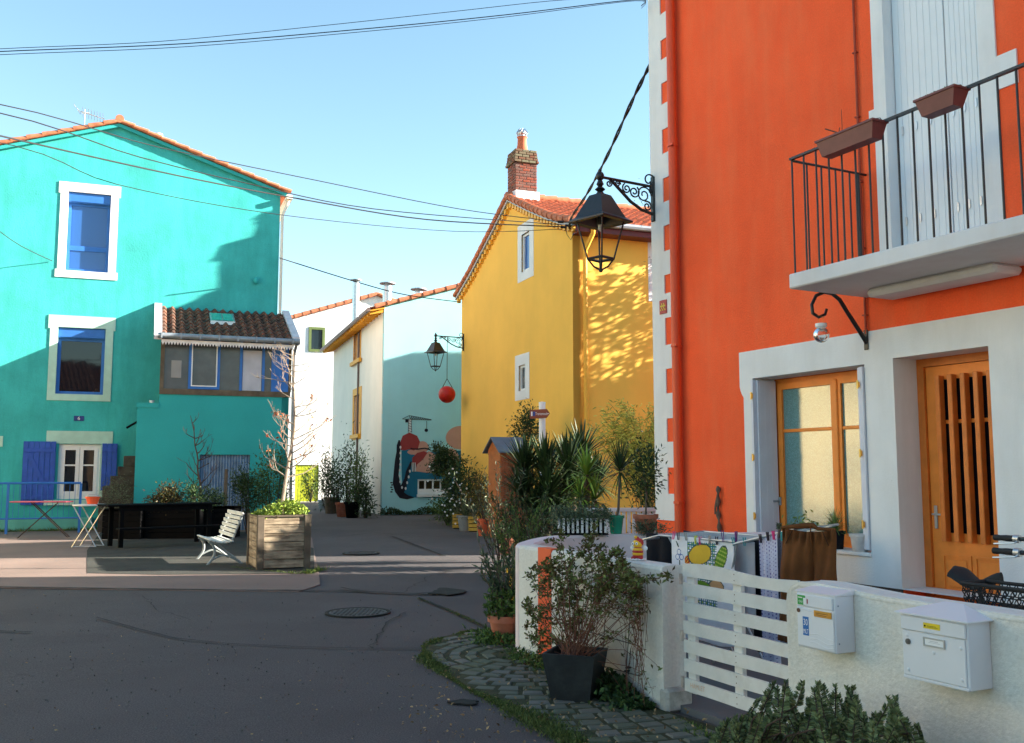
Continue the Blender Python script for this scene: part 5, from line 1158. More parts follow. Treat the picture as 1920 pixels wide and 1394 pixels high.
# ------------------------------------------------------------ furniture before the turquoise house
cc = G(165,1026)
t = thing('bistro_table', 'round white folding bistro table on crossed thin legs', 'table', (cc.x, cc.y, 0)); th_ = D(165,946,cc.y).z; m_ = MB()
m_.lathe([(.001,th_-.03),(.34,th_-.03),(.35,th_-.02),(.35,th_),(.001,th_+.002)], n=30); m_.build('tabletop', PAINTW, t, True)
for s_ in (-1,1):
    for y in (-.2,.2): m_ = MB(); m_.tube([(-.26*s_,y,0),(.26*s_,y,th_-.03)], .014, 8); m_.build('leg', CHROME, t)
m_ = MB(); m_.tube([(-.26,-.2,.02),(.26,-.2,.02)], .01, 6); m_.tube([(-.26,.2,.02),(.26,.2,.02)], .01, 6); m_.build('stretcher', CHROME, t)
p = D(170,940,cc.y+.05); t = thing('orange_crate', 'small orange plastic basket on the bistro table', 'basket', (p.x+.02, cc.y+.1, th_+.004)); m_ = MB()
m_.lathe([(.10,0),(.14,.13),(.155,.13),(.155,.155),(.13,.155),(.09,.01)], n=16); m_.build('basket', M('orange_plastic', (.75,.09,.02), .5), t); m_ = MB(); m_.tube([(-.15,0,.14),(-.08,0,.2),(.08,0,.2),(.15,0,.14)], .008, 6); m_.build('handle', CHROME, t)
ib = G(80,1010); t = thing('folding_table', 'narrow pinkish folding table with crossed legs at the blue railing', 'table', (ib.x, ib.y, 0)); zt_ = D(70,940,ib.y).z; m_ = MB()
m_.bbox(-.75,-.2,zt_-.03,.62,.2,zt_,.012); m_.build('tabletop', M('faded_pink_paint', (.45,.09,.12), .6, .2, 6), t)
for s_ in (-1,1): m_ = MB(); m_.tube([(-.55*s_,-.15*s_,.0),(.4*s_,-.15*s_,zt_-.03)], .013, 6); m_.tube([(-.55*s_,.05-.2*s_,.0),(.4*s_,.05-.2*s_,zt_-.03)], .013, 6); m_.build('leg', TWIG, t)
# black picnic table and black planters
a = G(222,1030); b = G(398,1022); TFb = Frame(a, math.degrees(math.atan2(b.y-a.y, b.x-a.x))+4); L_ = (b-a).length+.25
t = fthing('black_picnic_table', 'long black wooden table on the dark patch beside the bench', 'table', TFb); zt_ = D(300,947,a.y).z; m_ = MB()
for i in range(5): m_.bbox(-.25,.0+i*.16,zt_-.04,L_,.15+i*.16,zt_,.006)
m_.build('tabletop', DARK, t)
for x in (.02, L_-.30):
    for y in (.04,.7): m_ = MB(); m_.bbox(x,y,0,x+.09,y+.08,zt_-.041,.008); m_.build('leg', DARK, t)
m_ = MB(); m_.bbox(0,.05,zt_-.14,L_-.2,.08,zt_-.041,.004); m_.build('apron', DARK, t)
m_ = MB(); m_.bbox(-.1,-.35,.40,L_-.1,-.08,.44,.006)
m_.build('bench_seat', DARK, t)
def boxplanter(label, px0, px1, pyb, pyt, mat=DARK, dep=.55, group=None):
    a = G(px0, pyb); b = G(px1, pyb); m_ = MB(); h = D(px0, pyt, a.y).z; w = b.x-a.x
    t = thing('planter_box', label, 'planter', (a.x, a.y, 0), 0, group); m_.prism(rect(0,0,w,dep), h, h-.05, [rect(.05,.05,w-.05,dep-.05)], ax='z')
    for i in range(5): z = h*i/5; m_.bbox(0,0,z+.004,w,.03,z+h/5-.004,.004); m_.bbox(0,dep-.03,z+.004,w,dep,z+h/5-.004,.004); m_.bbox(0,.03,z+.004,.03,dep-.03,z+h/5-.004,.004); m_.bbox(w-.03,.03,z+.004,w,dep-.03,z+h/5-.004,.004)
    m_.build('box', mat, t); m_ = MB(); m_.box(.03,.03,h-.12,w-.03,dep-.03,h-.07); m_.build('soil', SOIL, t); return a, w, h
a1 = boxplanter('long black planter box under the red leaved shrub', 270, 372, 1012, 948)
a2 = boxplanter('black planter box before the blue corrugated door', 378, 438, 1010, 950)
a3 = boxplanter('dark planter box left end, beside the stone steps', 190, 262, 1013, 955)
def at_box(a, dx): return (a[0].x+a[1]*dx, a[0].y+.27)
shrub('red_shrub', 'red and green leaved shrub in the long black planter', at_box(a1,.35), .28, (.42,.3,.30), 2200, .075, .035, LR, z0=a1[2]-.1)
shrub('green_shrub', 'dark green shrub between the red shrub and the bare tree', at_box(a1,.85), .27, (.24,.25,.32), 1100, .06, .03, LD, z0=a1[2]-.1)
shrub('dark_shrub', 'dark shrub at the foot of the bare tree by the corrugated door', at_box(a2,.15), .25, (.38,.25,.25), 1400, .06, .03, LD, z0=a2[2]-.1)
rnd.seed(5)
def baretree(name, label, base, z0, H_, r, lean, nb, mat, spread=.55, l0=.8, depth=2, up=.3):
    t = thing(name, label, 'tree', (base[0], base[1], z0)); n = 14; path = [Vector((lean*(i/n)**1.5+.02*math.sin(i*1.7), .02*math.cos(i*1.3), H_*i/n)) for i in range(n+1)]
    m_ = MB(); m_.tube(path, [r*(1-.8*i/n) for i in range(n+1)], 7); m_.build('trunk', mat, t, True); m_ = MB()
    for k in range(nb):
        f = .3+.68*k/nb; p = path[int(f*n)]; an = rnd.uniform(0, 6.28); segs = []
        branchy(segs, p, Vector((math.cos(an), math.sin(an), rnd.uniform(.2,.9))), l0*(1.2-f)*rnd.uniform(.6,1), r*.4, depth, spread, up, (2,3), .6)
        for pts, rr in segs: m_.tube(pts, [max(.003,x) for x in rr], 4, cap=False)
    m_.build('branches', mat, t); return t
bp = G(372,1008); baretree('bare_tree', 'small dark leafless tree against the turquoise porch wall', (bp.x, bp.y+.2), .35, D(372,790,bp.y).z-.2, .035, -.35, 16, TWIG)
bp = G(450,1004); shrub('laurel_shrub', 'tall loose shrub in front of the corrugated door, behind the bench', (bp.x+.1, bp.y+.3), 1.15, (.5,.35,.62), 2200, .085, .03, LD, sr=.014, lumpy=.25)
bp = G(500,1000); shrub('privet_shrub', 'tall loose green shrub behind the wooden planter', (bp.x, bp.y+.4), 1.4, (.5,.4,.75), 2000, .08, .032, LG, sr=.014, lumpy=.25)
bp = G(420,1006); t = thing('wooden_stake', 'rough upright wooden post among the shrubs by the corrugated door', 'post', (bp.x, bp.y, 0)); m_ = MB(); m_.tube([(0,0,0),(0,.02,D(420,880,bp.y).z)], [.05,.04], 8); m_.build('post', WOODG2, t)
bp = TF.world(*[TF.ony(220,930,-2.2)[0]],-2.2,0); shrub('olive_bush', 'loose shrub growing in front of the dark stone steps', (bp.x, bp.y), .9, (.42,.3,.55), 1100, .05, .018, LO, sr=.008, lumpy=.3)
# distant plants along the mural house side wall
rnd.seed(11)
for i, (px, py, hh, rr_, mt, lab) in enumerate(((612,962,2.6,.35,LD,'thin tall climber at the green door corner'),(632,964,2.1,.5,LD,'bushy plant in pots near the green door'),(650,965,3.4,.5,LD,'tallest loose shrub along the cream side wall'),(668,967,2.6,.45,LG,'shrub below the lower orange window'),(684,972,1.3,.35,LD,'small shrub at the pale house corner'))):
    bp = G(px, py); shrub('wall_shrub', lab, (bp.x, bp.y), hh*.5, (rr_,rr_,hh*.42), 900, .13, .045, mt, sr=.02, lumpy=.3)
for i, (px, py, r, hh, lab, mt) in enumerate(((621,963,.26,.62,'grey brown tub at the green door corner',WOODG2),(643,969,.24,.5,'brown tub beside the wall shrubs',TERRA),(661,971,.26,.55,'dark tub below the lower orange window',DARK),(606,955,.2,.4,'small pot next to the green door',ZINC))):
    bp = G(px, py); potplant('plant_tub', lab, (bp.x, bp.y-.1, 0), r*.8, r, hh, mt, .05, 'plant tub')
bp = HF.world(HF.ony(578,940,-.5)[0]+.1,-.6,0); shrub('door_bush', 'yellow green bush leaning on the lime green door', (bp.x, bp.y), 1.0, (.42,.3,.85), 700, .14, .06, LG, sr=.02)
m_ = MB()
for i in range(1700):
    f = rnd.random(); p = MF.world(f*5.6-.1, -.05-abs(rnd.gauss(0,.16)), 0); m_.leaf(p+Vector((0,0,rnd.random()*.26*(.6+.4*math.sin(f*25)))), ldir(.6), .11, .05)
o = m_.build('wall_foot_plants', LD); o['kind'] = 'stuff'
rnd.seed(3)
# lollipop tree by the mural
bp = G(836,972); bY = bp.y-1.2; c = D(836,868,bY); t = thing('lollipop_tree', 'round topped small evergreen in front of the mural', 'tree', (c.x, bY, 0)); m_ = MB(); m_.tube([(.15,0,0),(.1,0,c.z*.5),(0,0,c.z-.2)], [.05,.045,.035], 8)
m_.build('trunk', BARK, t, True); m_ = MB(); crown(m_, (0,0,c.z), (.55,.5,.42), 2600, .10, .05, .2, 26, .26); crown(m_, (-.25,0,c.z+.45), (.25,.2,.18), 300, .10, .05, .2, 6, .3); m_.build('crown', LD, t)
# white flowering shrub and pots along the yellow gable
bp = G(862,990); t = shrub('flowering_shrub', 'dark shrub with white blossoms at the far end of the yellow wall', (bp.x, bp.y), .95, (.62,.5,.75), 2800, .10, .05, LD, sr=.015); m_ = MB()
for i in range(50): p = Vector((rnd.gauss(0,.33)-.1, -.42+rnd.gauss(0,.1), .95+rnd.gauss(0,.42))); m_.sphere(p, .028, 6, 4)
m_.build('blossoms', PAINTW, t)
bp = G(838,985); shrub('low_shrub', 'low rounded bush at the left of the white flowering shrub', (bp.x, bp.y), .45, (.42,.4,.4), 1300, .09, .04, LG)
CR = M('yellow_crate_paint', (.55,.33,.05), .7, .3, 5)
for px, py, s_, mt, lab in ((858,992,.26,CR,'yellow slatted crate left of the grey tub'),(888,998,.26,CR,'yellow slatted crate right of the grey tub')):
    bp = G(px, py); t = thing('plant_crate', lab, 'crate', (bp.x, bp.y, 0)); m_ = MB()
    for i in range(4):
        z = .03+i*.10; m_.bbox(-s_/2,0,z,s_/2,.015,z+.08,.003); m_.bbox(-s_/2,s_,z,s_/2,s_+.015,z+.08,.003); m_.bbox(-s_/2-.016,0,z,-s_/2-.001,s_,z+.08,.003); m_.bbox(s_/2+.001,0,z,s_/2+.016,s_,z+.08,.003)
    m_.build('slats', mt, t); m_ = MB(); m_.box(-s_/2+.01,.02,.0,s_/2-.01,s_-.02,.38); m_.build('soil', SOIL, t); m_ = MB(); rosette(m_, (0,s_/2,.36), 40, .42, .05, .5); m_.build('plant', LO, t)
bp = G(873,996); t = potplant('potted_agave', 'spiky plant in the grey tub between two yellow crates', (bp.x, bp.y, 0), .17, .22, .42, ZINC); m_ = MB(); rosette(m_, (0,0,.38), 50, .45, .055, .4); m_.build('leaves', LO, t)
bp = G(907,1005); t = potplant('potted_bush', 'wispy plant in the bright terracotta pot beside the shed', (bp.x, bp.y, 0), .13, .19, .42, M('bright_terracotta', (.62,.12,.05), .7, .15, 6)); m_ = MB(); cl = crown(m_, (0,0,1.05), (.25,.25,.5), 700, .07, .02, .6, 20, .3); m_.build('foliage', LBR, t); m_ = MB(); stems(m_, (0,0,.38), cl, .008); m_.build('stems', TWIG, t)
bp = G(900,1000); shrub('copper_shrub', 'copper leaved shrub against the foot of the yellow wall', (bp.x, bp.y+1.2), .9, (.5,.3,.6), 900, .10, .03, LBR)
# ------------------------------------------------------------ shed, sign post, climber
SF = Frame(G(940,1012), 24); sx_ = -.62; shr = SF.ony(985,1000)[0]; 
t = fthing('garden_shed', 'narrow orange brown wooden shed with a grey pitched roof before the yellow wall', 'shed', SF); zt_ = SF.ony(941,843)[1]; SD = .95
a0 = SF.onx(916,1008,0)[0]; SD = a0 if .4 < a0 < 2.2 else .95
m_ = MB(); n = 7; w_ = shr/n
for i in range(n): m_.bbox(i*w_+.003,0,.02,(i+1)*w_-.003,.025,zt_-.0,.004); m_.bbox(i*w_+.003,SD-.025,.02,(i+1)*w_-.003,SD,zt_-.0,.004)
m_.build('side_boards', WOODS, t); m_ = MB(); n = 9; w_ = (SD-.05)/n; zrg = SF.onx(928,822,0)[1]
for i in range(n):
    y = .025+i*w_; f = lambda yy: zt_+(zrg-zt_)*(1-abs(yy-SD/2)/(SD/2)); m_.prism([(y+.003,.02),(y+w_-.003,.02),(y+w_-.003,f(y+w_)),(y+w_/2,f(y+w_/2)),(y+.003,f(y))], -.02, .02, ax='x', back=True)
m_.box(-.03,.02,1.15,-.021,SD-.02,1.23); m_.box(-.03,.02,.15,-.021,SD-.02,.23); m_.box(-.03,.02,zt_-.12,-.021,SD-.02,zt_-.04); m_.build('door', WOODO if False else M('amber_shed_door', (.40,.12,.03), .6, .2, 5, .2, 60), t)
m_ = MB(); m_.add([(shr,0,0),(shr,SD,0),(shr,SD,zt_),(shr,SD/2,zrg),(shr,0,zt_)], [(0,1,2,3,4)]); m_.build('back_boards', WOODS, t)
m_ = MB(); sl = (zrg-zt_)/(SD/2)
for sgn, (ya, yb) in ((1,(-.12,SD/2)),(1,(SD+.12,SD/2))):
    za = zrg-abs(ya-yb)*sl; m_.prism([(ya,za),(yb,zrg),(yb,zrg+.03),(ya,za+.03)], -.12, shr+.08, ax='x', back=True)
m_.build('roof', M('grey_felt_roof', (.13,.15,.18), .8, .15, 4, .2, 60), t)
m_ = MB(); m_.tube([(-.035,SD*.78,1.3),(-.05,SD*.78,1.3)], .02, 8); m_.build('knob', CHROME, t)
SY = 21.6; sp_ = D(1017,885,SY); t = thing('direction_sign', 'white post with a brown arrow sign pointing right above the plants', 'sign', (sp_.x, SY, 0)); zt_ = D(1017,757,SY).z; m_ = MB(); m_.tube([(0,0,0),(0,0,zt_)], .075, 14); m_.lathe([(.078,0),(.078,.03),(.001,.045)], (0,0,zt_), 14); m_.build('post', PAINTW, t, True)
SG = M('brown_sign', (.27,.075,.04), .5, .1, 5); za, zb = D(1012,769,SY-.1).z, D(1012,784,SY-.1).z; w_ = .22
m_ = MB(); m_.prism([(-.28,zb-.02),(.10,zb+.0),(.17,(za+zb)/2+.01),(.10,za+.02),(-.28,za)], -.12, -.09, back=True); sg = m_.build('sign_blade', SG, t)
m_ = MB(); zc = (za+zb)/2; m_.text('Trentemoult', .085, -.02, zc, -.1215, sx=.62); m_.box(-.255,-.1215,zc-.05,-.222,-.1205,zc+.05); m_.box(.115,-.1215,zc-.0,.15,-.1205,zc+.014); m_.build('lettering', PAINTW, sg)
m_ = MB(); m_.box(-.21,-.1215,zc-.05,-.16,-.1205,zc+.05); m_.build('pictogram', M('sign_blue', (.05,.08,.3), .5), sg)
bp = D(985,885,24.5); t = thing('climbing_vine', 'dark climbing vine rising beside the sign post on the yellow wall', 'climber', (bp.x, 24.8, 0)); m_ = MB(); zc = D(985,800,24.8).z; cl = crown(m_, (0,0,zc-.1), (.42,.3,.62), 1500, .08, .04, -.2, 24, .24); m_.build('foliage', LD, t); m_ = MB(); stems(m_, (.1,0,0), cl, .02); m_.build('stems', TWIG, t)
# ------------------------------------------------------------ big spiky plants
rnd.seed(17)
YUC = leafmat('yucca_leaf', (.012,.026,.011), (.035,.065,.02)); YUCB = leafmat('bright_strap_leaf', (.09,.17,.025), (.22,.34,.05))
def yucca(label, px, py, Y, n, l, w, mat, heads, droop=.35, trunk=True):
    c = D(px, py, Y); t = thing('yucca_plant', label, 'yucca', (c.x, Y, 0)); m_ = MB(); tr = MB()
    for dx, dy, dz, s_ in heads:
        rosette(m_, (dx,dy,c.z+dz), int(n*s_), l*s_, w, droop, -.55, 1.45); tr.tube([(dx*.3,dy*.3,0),(dx*.7,dy*.7,(c.z+dz)*.6),(dx,dy,c.z+dz+.02)], [.06,.05,.045], 8)
    m_.build('leaves', mat, t); tr.build('trunk', BARK, t, True); return t
yucca('tallest dark spiky yucca against the yellow wall', 1090, 868, 17.5, 150, .72, .055, YUC, ((0,0,.05,1),(-.2,-.2,-.3,.9),(.28,.1,-.4,.85)))
yucca('wide dark mass of spiky leaves right of the shed', 1022, 892, 16.5, 170, .70, .055, YUC, ((0,0,.0,1),(-.34,.1,.05,.9),(.38,-.1,.08,.95),(.05,-.3,-.35,.95),(-.4,-.15,-.35,.85),(.45,-.1,-.38,.9),(.2,-.2,-.7,.9),(-.15,-.2,-.75,.9)))
yucca('bright green strap leaved plant between the dark yuccas', 1100, 905, 15.2, 70, .50, .05, YUCB, ((0,0,.1,1),(.12,.05,-.3,.9),(-.1,-.05,-.25,.8)), .6)
# bamboo
BY = 21.0; c = D(1205,885,BY); t = thing('bamboo_clump', 'yellow green bamboo with leaves coloured as sunlit beside the orange house corner', 'bamboo', (c.x+.25, BY, 0)); m_ = MB(); cn = MB()
zt_ = D(1180,738,BY).z
for i in range(46):
    bx, by = rnd.gauss(-.1,.15), rnd.gauss(0,.15); lean = Vector((rnd.uniform(-1.15,.35), rnd.uniform(-.4,.4), 0)); hh = zt_*rnd.uniform(.7,1.08); pts = []
    for k in range(9): f = k/8; pts.append(Vector((bx,by,0))+lean*f**2.2+Vector((0,0,hh*(f-.12*f**4))))
    cn.tube(pts, [.011*(1-.7*k/8) for k in range(9)], 5, cap=False)
    for k in range(110):
        f = rnd.uniform(.45,1); q = pts[min(7,int(f*8))].lerp(pts[min(8,int(f*8)+1)], f*8%1); m_.leaf(q+rv(.07), Vector((lean.x*.6+rnd.gauss(0,.6), rnd.gauss(0,.6), rnd.uniform(-.8,.5))), rnd.uniform(.10,.19), .028)
m_.build('leaves', LY, t); cn.build('canes', M('bamboo_cane', (.22,.20,.05), .6), t)
bp = D(1215,885,15.5); shrub('dense_shrub', 'dark shrub below the bamboo behind the white picket fence', (bp.x+.15, 15.6), 1.0, (.5,.4,.8), 2200, .07, .03, LD)
# olive tree and a further tree behind the orange house
rnd.seed(9)
t = thing('olive_tree', 'grey green olive tree peeping past the orange house corner above the yellow wall', 'tree', (4.55,21.3,0)); m_ = MB(); segs = []
m_.tube([(0,0,0),(.1,0,1.5),(0,.1,3.2),(-.2,0,5.2)], [.16,.13,.10,.06], 10); cl = []; L_ = MB()
cl = crown(L_, (-.2,0,6.6), (1.5,1.4,1.9), 6500, .09, .016, .2, 60, .13); stems(m_, (-.1,0,4.4), cl, .022); m_.build('trunk', BARK, t); L_.build('crown', LO, t)
t = thing('back_tree', 'loose leafy tree beside the yellow side wall behind the orange house', 'tree', (7.6,25.7,0)); m_ = MB(); L_ = MB(); m_.tube([(0,0,0),(.1,0,2.5),(0,.1,5)], [.16,.13,.08], 10)
cl = crown(L_, (0,0,6.6), (1.9,1.3,3.2), 3600, .22, .07, .2, 42, .13); stems(m_, (0,0,3.8), cl, .03); m_.build('trunk', BARK, t); L_.build('crown', LG, t)
# ------------------------------------------------------------ wall-top pots, picket fence, white planter
rnd.seed(31)
wt = .957
def walltop(px): # point on the back yard wall's centre line under this pixel column
    best = min(cv, key=lambda p: abs((p.x/p.y)*FPX+CX-px) if p.y > 9.8 else 1e9); i = cv.index(best)
    for a, b in zip(cv, cv[1:]):
        fa, fb = (a.x/a.y)*FPX+CX, (b.x/b.y)*FPX+CX
        if a.y > 9.6 and min(fa,fb) <= px <= max(fa,fb): return a.lerp(b, (px-fa)/(fb-fa))
    return best
GP = M('green_glazed_pot', (.02,.28,.17), .18, .15, 6, .03, 30, spec=.6)
p = walltop(1153); t = potplant('potted_palm', 'spiky headed plant with a bent trunk in the green glazed pot', (p.x, p.y, wt), .060, .078, .19, GP, .02); m_ = MB(); hz = D(1160,886,p.y).z-wt; hxx = D(1163,886,p.y).x-p.x
m_.tube([(.0,0,.15),(.025,0,.25),(.03,0,.33),(hxx,0,hz)], [.017,.014,.013,.014], 8); m_.build('stem', BARK, t, True); m_ = MB(); rosette(m_, (hxx,0,hz), 110, .37, .016, .75, -.9, 1.45); m_.build('leaves', YUC, t)
p = walltop(1208); t = potplant('terracotta_pot', 'wide terracotta pot with pale stones on the yard wall at the corner', (p.x, p.y, wt), .085, .118, .20, TERRA, .03); m_ = MB()
for i in range(9): a = i*.7; m_.sphere((.075*math.cos(a),.075*math.sin(a),.19), (.02,.018,.015), 8, 5)
m_.build('stones', M('pale_stone', (.55,.52,.48), .8, .2, 10), t); m_ = MB(); m_.tube([(0,0,.17),(.01,0,.4),(.0,.0,.62)], [.012,.01,.006], 6); m_.build('stem', BARK, t); m_ = MB(); crown(m_, (0,.02,.62), (.16,.13,.26), 650, .05, .022, .2, 14, .3); m_.build('foliage', LD, t)
t = shrub('trailing_plant', 'small grey green trailing plant in front of the terracotta pot', (p.x-.0, p.y-.13), .05, (.16,.04,.06), 500, .035, .012, LO, z0=wt+.01, sr=.003)
# white slatted planter standing on the wall
p = walltop(1088); t = thing('slatted_planter', 'white slatted trough planter full of trailing greens on the yard wall', 'planter', (p.x, p.y, wt+.0), 5); w_ = .24; m_ = MB()
for i in range(11): x = -w_+i*2*w_/10; m_.bbox(x-.012,-.085,.02,x+.012,-.073,.17,.002)
m_.build('slats', PAINTW, t); m_ = MB(); m_.box(-w_,-.07,.01,w_,.08,.15); m_.build('trough', DARK, t); m_ = MB(); m_.bbox(-w_-.03,-.10,.0,w_+.03,.1,.012,.004); m_.build('tray', DARK, t)
m_ = MB(); 
for i in range(2600): x = rnd.uniform(-w_-.06,w_+.06); y = rnd.gauss(-.02,.07); m_.leaf(Vector((x,y,.16+abs(rnd.gauss(0,.06))-max(0,-y-.08)*1.2)), ldir(.1), .04, .012)
m_.build('greens', LO, t)
# picket fence beyond
PF = Frame(D(1092,885,15), 8); t = fthing('picket_fence', 'white picket fence behind the green glazed pot', 'fence', PF); x1_ = PF.ony(1226,960)[0]; z1_ = PF.ony(1150,955)[1]; m_ = MB(); n = 15
for i in range(n): x = x1_*i/(n-1); m_.bbox(x-.028,-.02,.1,x+.028,0,z1_-.0,.004)
m_.build('pickets', PAINTW, t); m_ = MB(); m_.bbox(-.05,-.05,z1_-.04,x1_+.1,.02,z1_+.02,.006); m_.bbox(0,.0,.25,x1_,.03,.33,.005); m_.build('rail', PAINTW, t)
q = D(1180,885,14.5); 
# plants between shed and curved wall
rnd.seed(41)
def wisp(label, px, pyb, pyt, Y, n, l, w, mat, rx_=.3, z0=0, cat='shrub', twig=TWIG):
    c = D(px, 885, Y); zt_ = D(px, pyt, Y).z; t = thing('wispy_shrub', label, cat, (c.x, Y, z0)); m_ = MB(); tw = MB()
    for i in range(14):
        tip = Vector((rnd.gauss(0,rx_), rnd.gauss(0,rx_*.7), (zt_-z0)*rnd.uniform(.6,1.0))); pts = [Vector((rnd.gauss(0,.03),rnd.gauss(0,.03),0)), tip*.45+Vector((0,0,tip.z*.1)), tip]; tw.tube(pts, [.009,.006,.003], 5, cap=False)
        for k in range(n//14): f = rnd.uniform(.25,1); q = pts[0].lerp(pts[1], f*2) if f < .5 else pts[1].lerp(pts[2], f*2-1); m_.leaf(q+rv(.015), (tip.normalized()+ldir(.2)*.8), l*rnd.uniform(.6,1.2), w)
    m_.build('foliage', mat, t); tw.build('stems', twig, t); return t
wisp('grey green oleander like shrub before the shed', 935, 1000, 868, 15.5, 450, .10, .022, LO, .35)
wisp('low green shrub behind the curved yard wall corner', 985, 1000, 925, 12.2, 800, .06, .015, LG, .3)
wisp('feathery green plant next to the shed foot', 960, 1000, 935, 13.5, 700, .08, .02, LG, .35)
wisp('fine leaved plant at the left end of the white slatted planter', 1035, 1000, 945, 11.4, 700, .05, .012, LO, .28)
wisp('shrub filling the gap under the dark yuccas', 1060, 1000, 925, 13.4, 1000, .08, .02, LD, .42)
wisp('dark green shrub left of the bent trunked potted palm', 1120, 1000, 950, 12.2, 600, .05, .014, LD, .25)
wisp('low dark shrub in front of the shed wall', 1000, 1000, 905, 15.0, 1100, .09, .025, LD, .45)
bp = G(985,1035); 
t = potplant('plastic_tub', 'yellow planting tub behind the curved yard wall', (D(978,885,10.9).x, 10.9, 0), .11, .15, .52, M('yellow_plastic', (.80,.42,.02), .4)); m_ = MB(); rosette(m_, (0,0,.5), 40, .3, .012, .6); m_.build('leaves', LG, t)
t = potplant('plastic_tub', 'dark grey planting tub right of the yellow tub', (D(1008,885,11.1).x, 11.1, 0), .13, .17, .50, ZINC); m_ = MB(); rosette(m_, (0,0,.48), 50, .34, .012, .6); m_.build('leaves', LO, t)
t = potplant('plastic_tub', 'small red clay pot beside the shed foot', (D(952,885,19).x, 19, 0), .14, .19, .32, TERRA); m_ = MB(); crown(m_, (0,0,.45), (.2,.2,.15), 350, .06, .03); m_.build('foliage', LG, t)
# ------------------------------------------------------------ oleander pot at the wall end
bp = G(951,1212); rnd.seed(52); bp = Vector((bp.x-.02, bp.y+.1, 0))
t = potplant('potted_oleander', 'tall oleander with narrow leaves in a terracotta pot at the wall end', bp, .10, .145, .27, TERRA, .04, 'potted plant'); m_ = MB(); tw = MB()
for i in range(17):
    tip = Vector((rnd.uniform(-.34,.14), rnd.gauss(0,.14), rnd.uniform(.62,.98))); pts = [Vector((rnd.gauss(0,.02),rnd.gauss(0,.02),.23)), Vector((tip.x*.45,tip.y*.45,.23+(tip.z-.23)*.5)), tip]; tw.tube(pts, [.008,.006,.003], 6, cap=False)
    for k in range(34):
        f = rnd.uniform(.35,1.02); q = pts[0].lerp(pts[1], f*2) if f < .5 else pts[1].lerp(pts[2], f*2-1); m_.leaf(q, (tip-pts[0]).normalized()*.8+ldir(.3)*.6, rnd.uniform(.06,.11), .016)
m_.build('leaves', leafmat('oleander_leaf', (.035,.065,.03), (.10,.14,.07)), t); tw.build('stems', BARK, t)
m_ = MB()
for i in range(420): m_.leaf(Vector((rnd.uniform(-.17,.12), rnd.gauss(-.03,.08), .24+rnd.random()*.24)), ldir(.9), .06, .028)
m_.build('undergrowth', LG, t)
m_ = MB()
for i in range(1400): a = rnd.random()*6.28; r = .12+abs(rnd.gauss(0,.11)); m_.leaf(bp+Vector((math.cos(a)*r, math.sin(a)*r-.02, rnd.random()*.12)), ldir(.8), .045, .018)
for i in range(700): f = rnd.random(); p = WF.world(-2.1+f*.7, -.03-abs(rnd.gauss(0,.06)), 0); m_.leaf(p+Vector((0,0,rnd.random()*.10)), ldir(.8), .04, .015)
m_.build('weeds', LG)['kind'] = 'stuff'
# ------------------------------------------------------------ slate planter with the tangled climber and its trellis
rnd.seed(63)
PFm = Frame(G(1068,1322)+Vector((0,.0,0)), -20); t = fthing('slate_planter', 'dark square slate planter in front of the white wall', 'planter', PFm); SLT = M('dark_slate', (.018,.020,.022), .55, .3, 6, .3, 40, stain=.3, stc=(.1,.11,.1), stv=(2,2,2))
hp = .34; bt, tp = .135, .19
for k in range(4):
    m_ = MB(); m_.add([(-bt,-bt,0),(bt,-bt,0),(tp,-tp,hp),(-tp,-tp,hp),(-bt+.02,-bt+.02,0),(bt-.02,-bt+.02,0),(tp-.02,-tp+.02,hp),(-tp+.02,-tp+.02,hp)], [(0,1,2,3),(4,7,6,5),(3,2,6,7),(1,0,4,5),(0,3,7,4),(1,5,6,2)])
    m_.xform(Matrix.Translation((0,.15,0)) @ Matrix.Rotation(k*math.pi/2, 4, 'Z')); m_.build('side_panel', SLT, t)
m_ = MB(); m_.lathe([(tp*.95*1.0,hp-.05),(.001,hp-.03)], (0,.15,0), sq=True); m_.build('soil', SOIL, t)
cb = PFm.world(0,.15,hp-.04)
t = thing('climbing_shrub', 'tangled climbing shrub with reddish leaves growing from the slate planter', 'shrub', cb); m_ = MB(); tw = MB()
def cpt(px, py, d=-.12): 
    x, z = WF.ony(px, py, d); return WF.world(x, d, z)-cb
tips = [(1020,1060),(1050,1030),(1085,1015),(1110,1030),(1150,1050),(1185,1075),(1205,1110),(1040,1100),(1000,1120),(1010,1165),(1075,1070),(1120,1080),(1160,1110),(1190,1150),(1060,1140),(1100,1150),(990,1150),(1030,1190),(1135,1190),(1190,1210),(1205,1270),(1200,1330),(1005,1090),(1140,1040),(1095,1050),(1070,1100),(1195,1095),(1170,1080),(1015,1210),(1045,1220),(1150,1140),(1030,1075),(1060,1060)]
for i, (px, py) in enumerate(tips*3):
    tip = cpt(px+rnd.gauss(0,19), py+rnd.gauss(0,17), rnd.uniform(-.38,-.06)); bow = Vector((rnd.gauss(0,.12), rnd.gauss(0,.06), .04+.20*rnd.random()))
    st_ = Vector((rnd.gauss(0,.05), rnd.gauss(0,.05), 0)); mid = st_.lerp(tip, .5)+bow; pts = smooth([st_, mid, tip, tip+Vector((rnd.gauss(.02,.05), rnd.gauss(0,.03), rnd.uniform(-.10,.02)))], 4)
    tw.tube(pts, [.0027*(1-.7*k/(len(pts)-1)) for k in range(len(pts))], 5, cap=False)
    dense = 62 if (px < 1125 or py < 1115) else 16
    if py > 1195 and px > 1120: dense = 6
    if px > 1125 and py < 1120: dense = 80
    for k in range(dense):
        f = rnd.uniform(.22,1)**.8*(len(pts)-1); j = min(len(pts)-2, int(f)); q = pts[j].lerp(pts[j+1], f-j); m_.leaf(q+rv(.012), ldir(.3), rnd.uniform(.020,.046), .018)
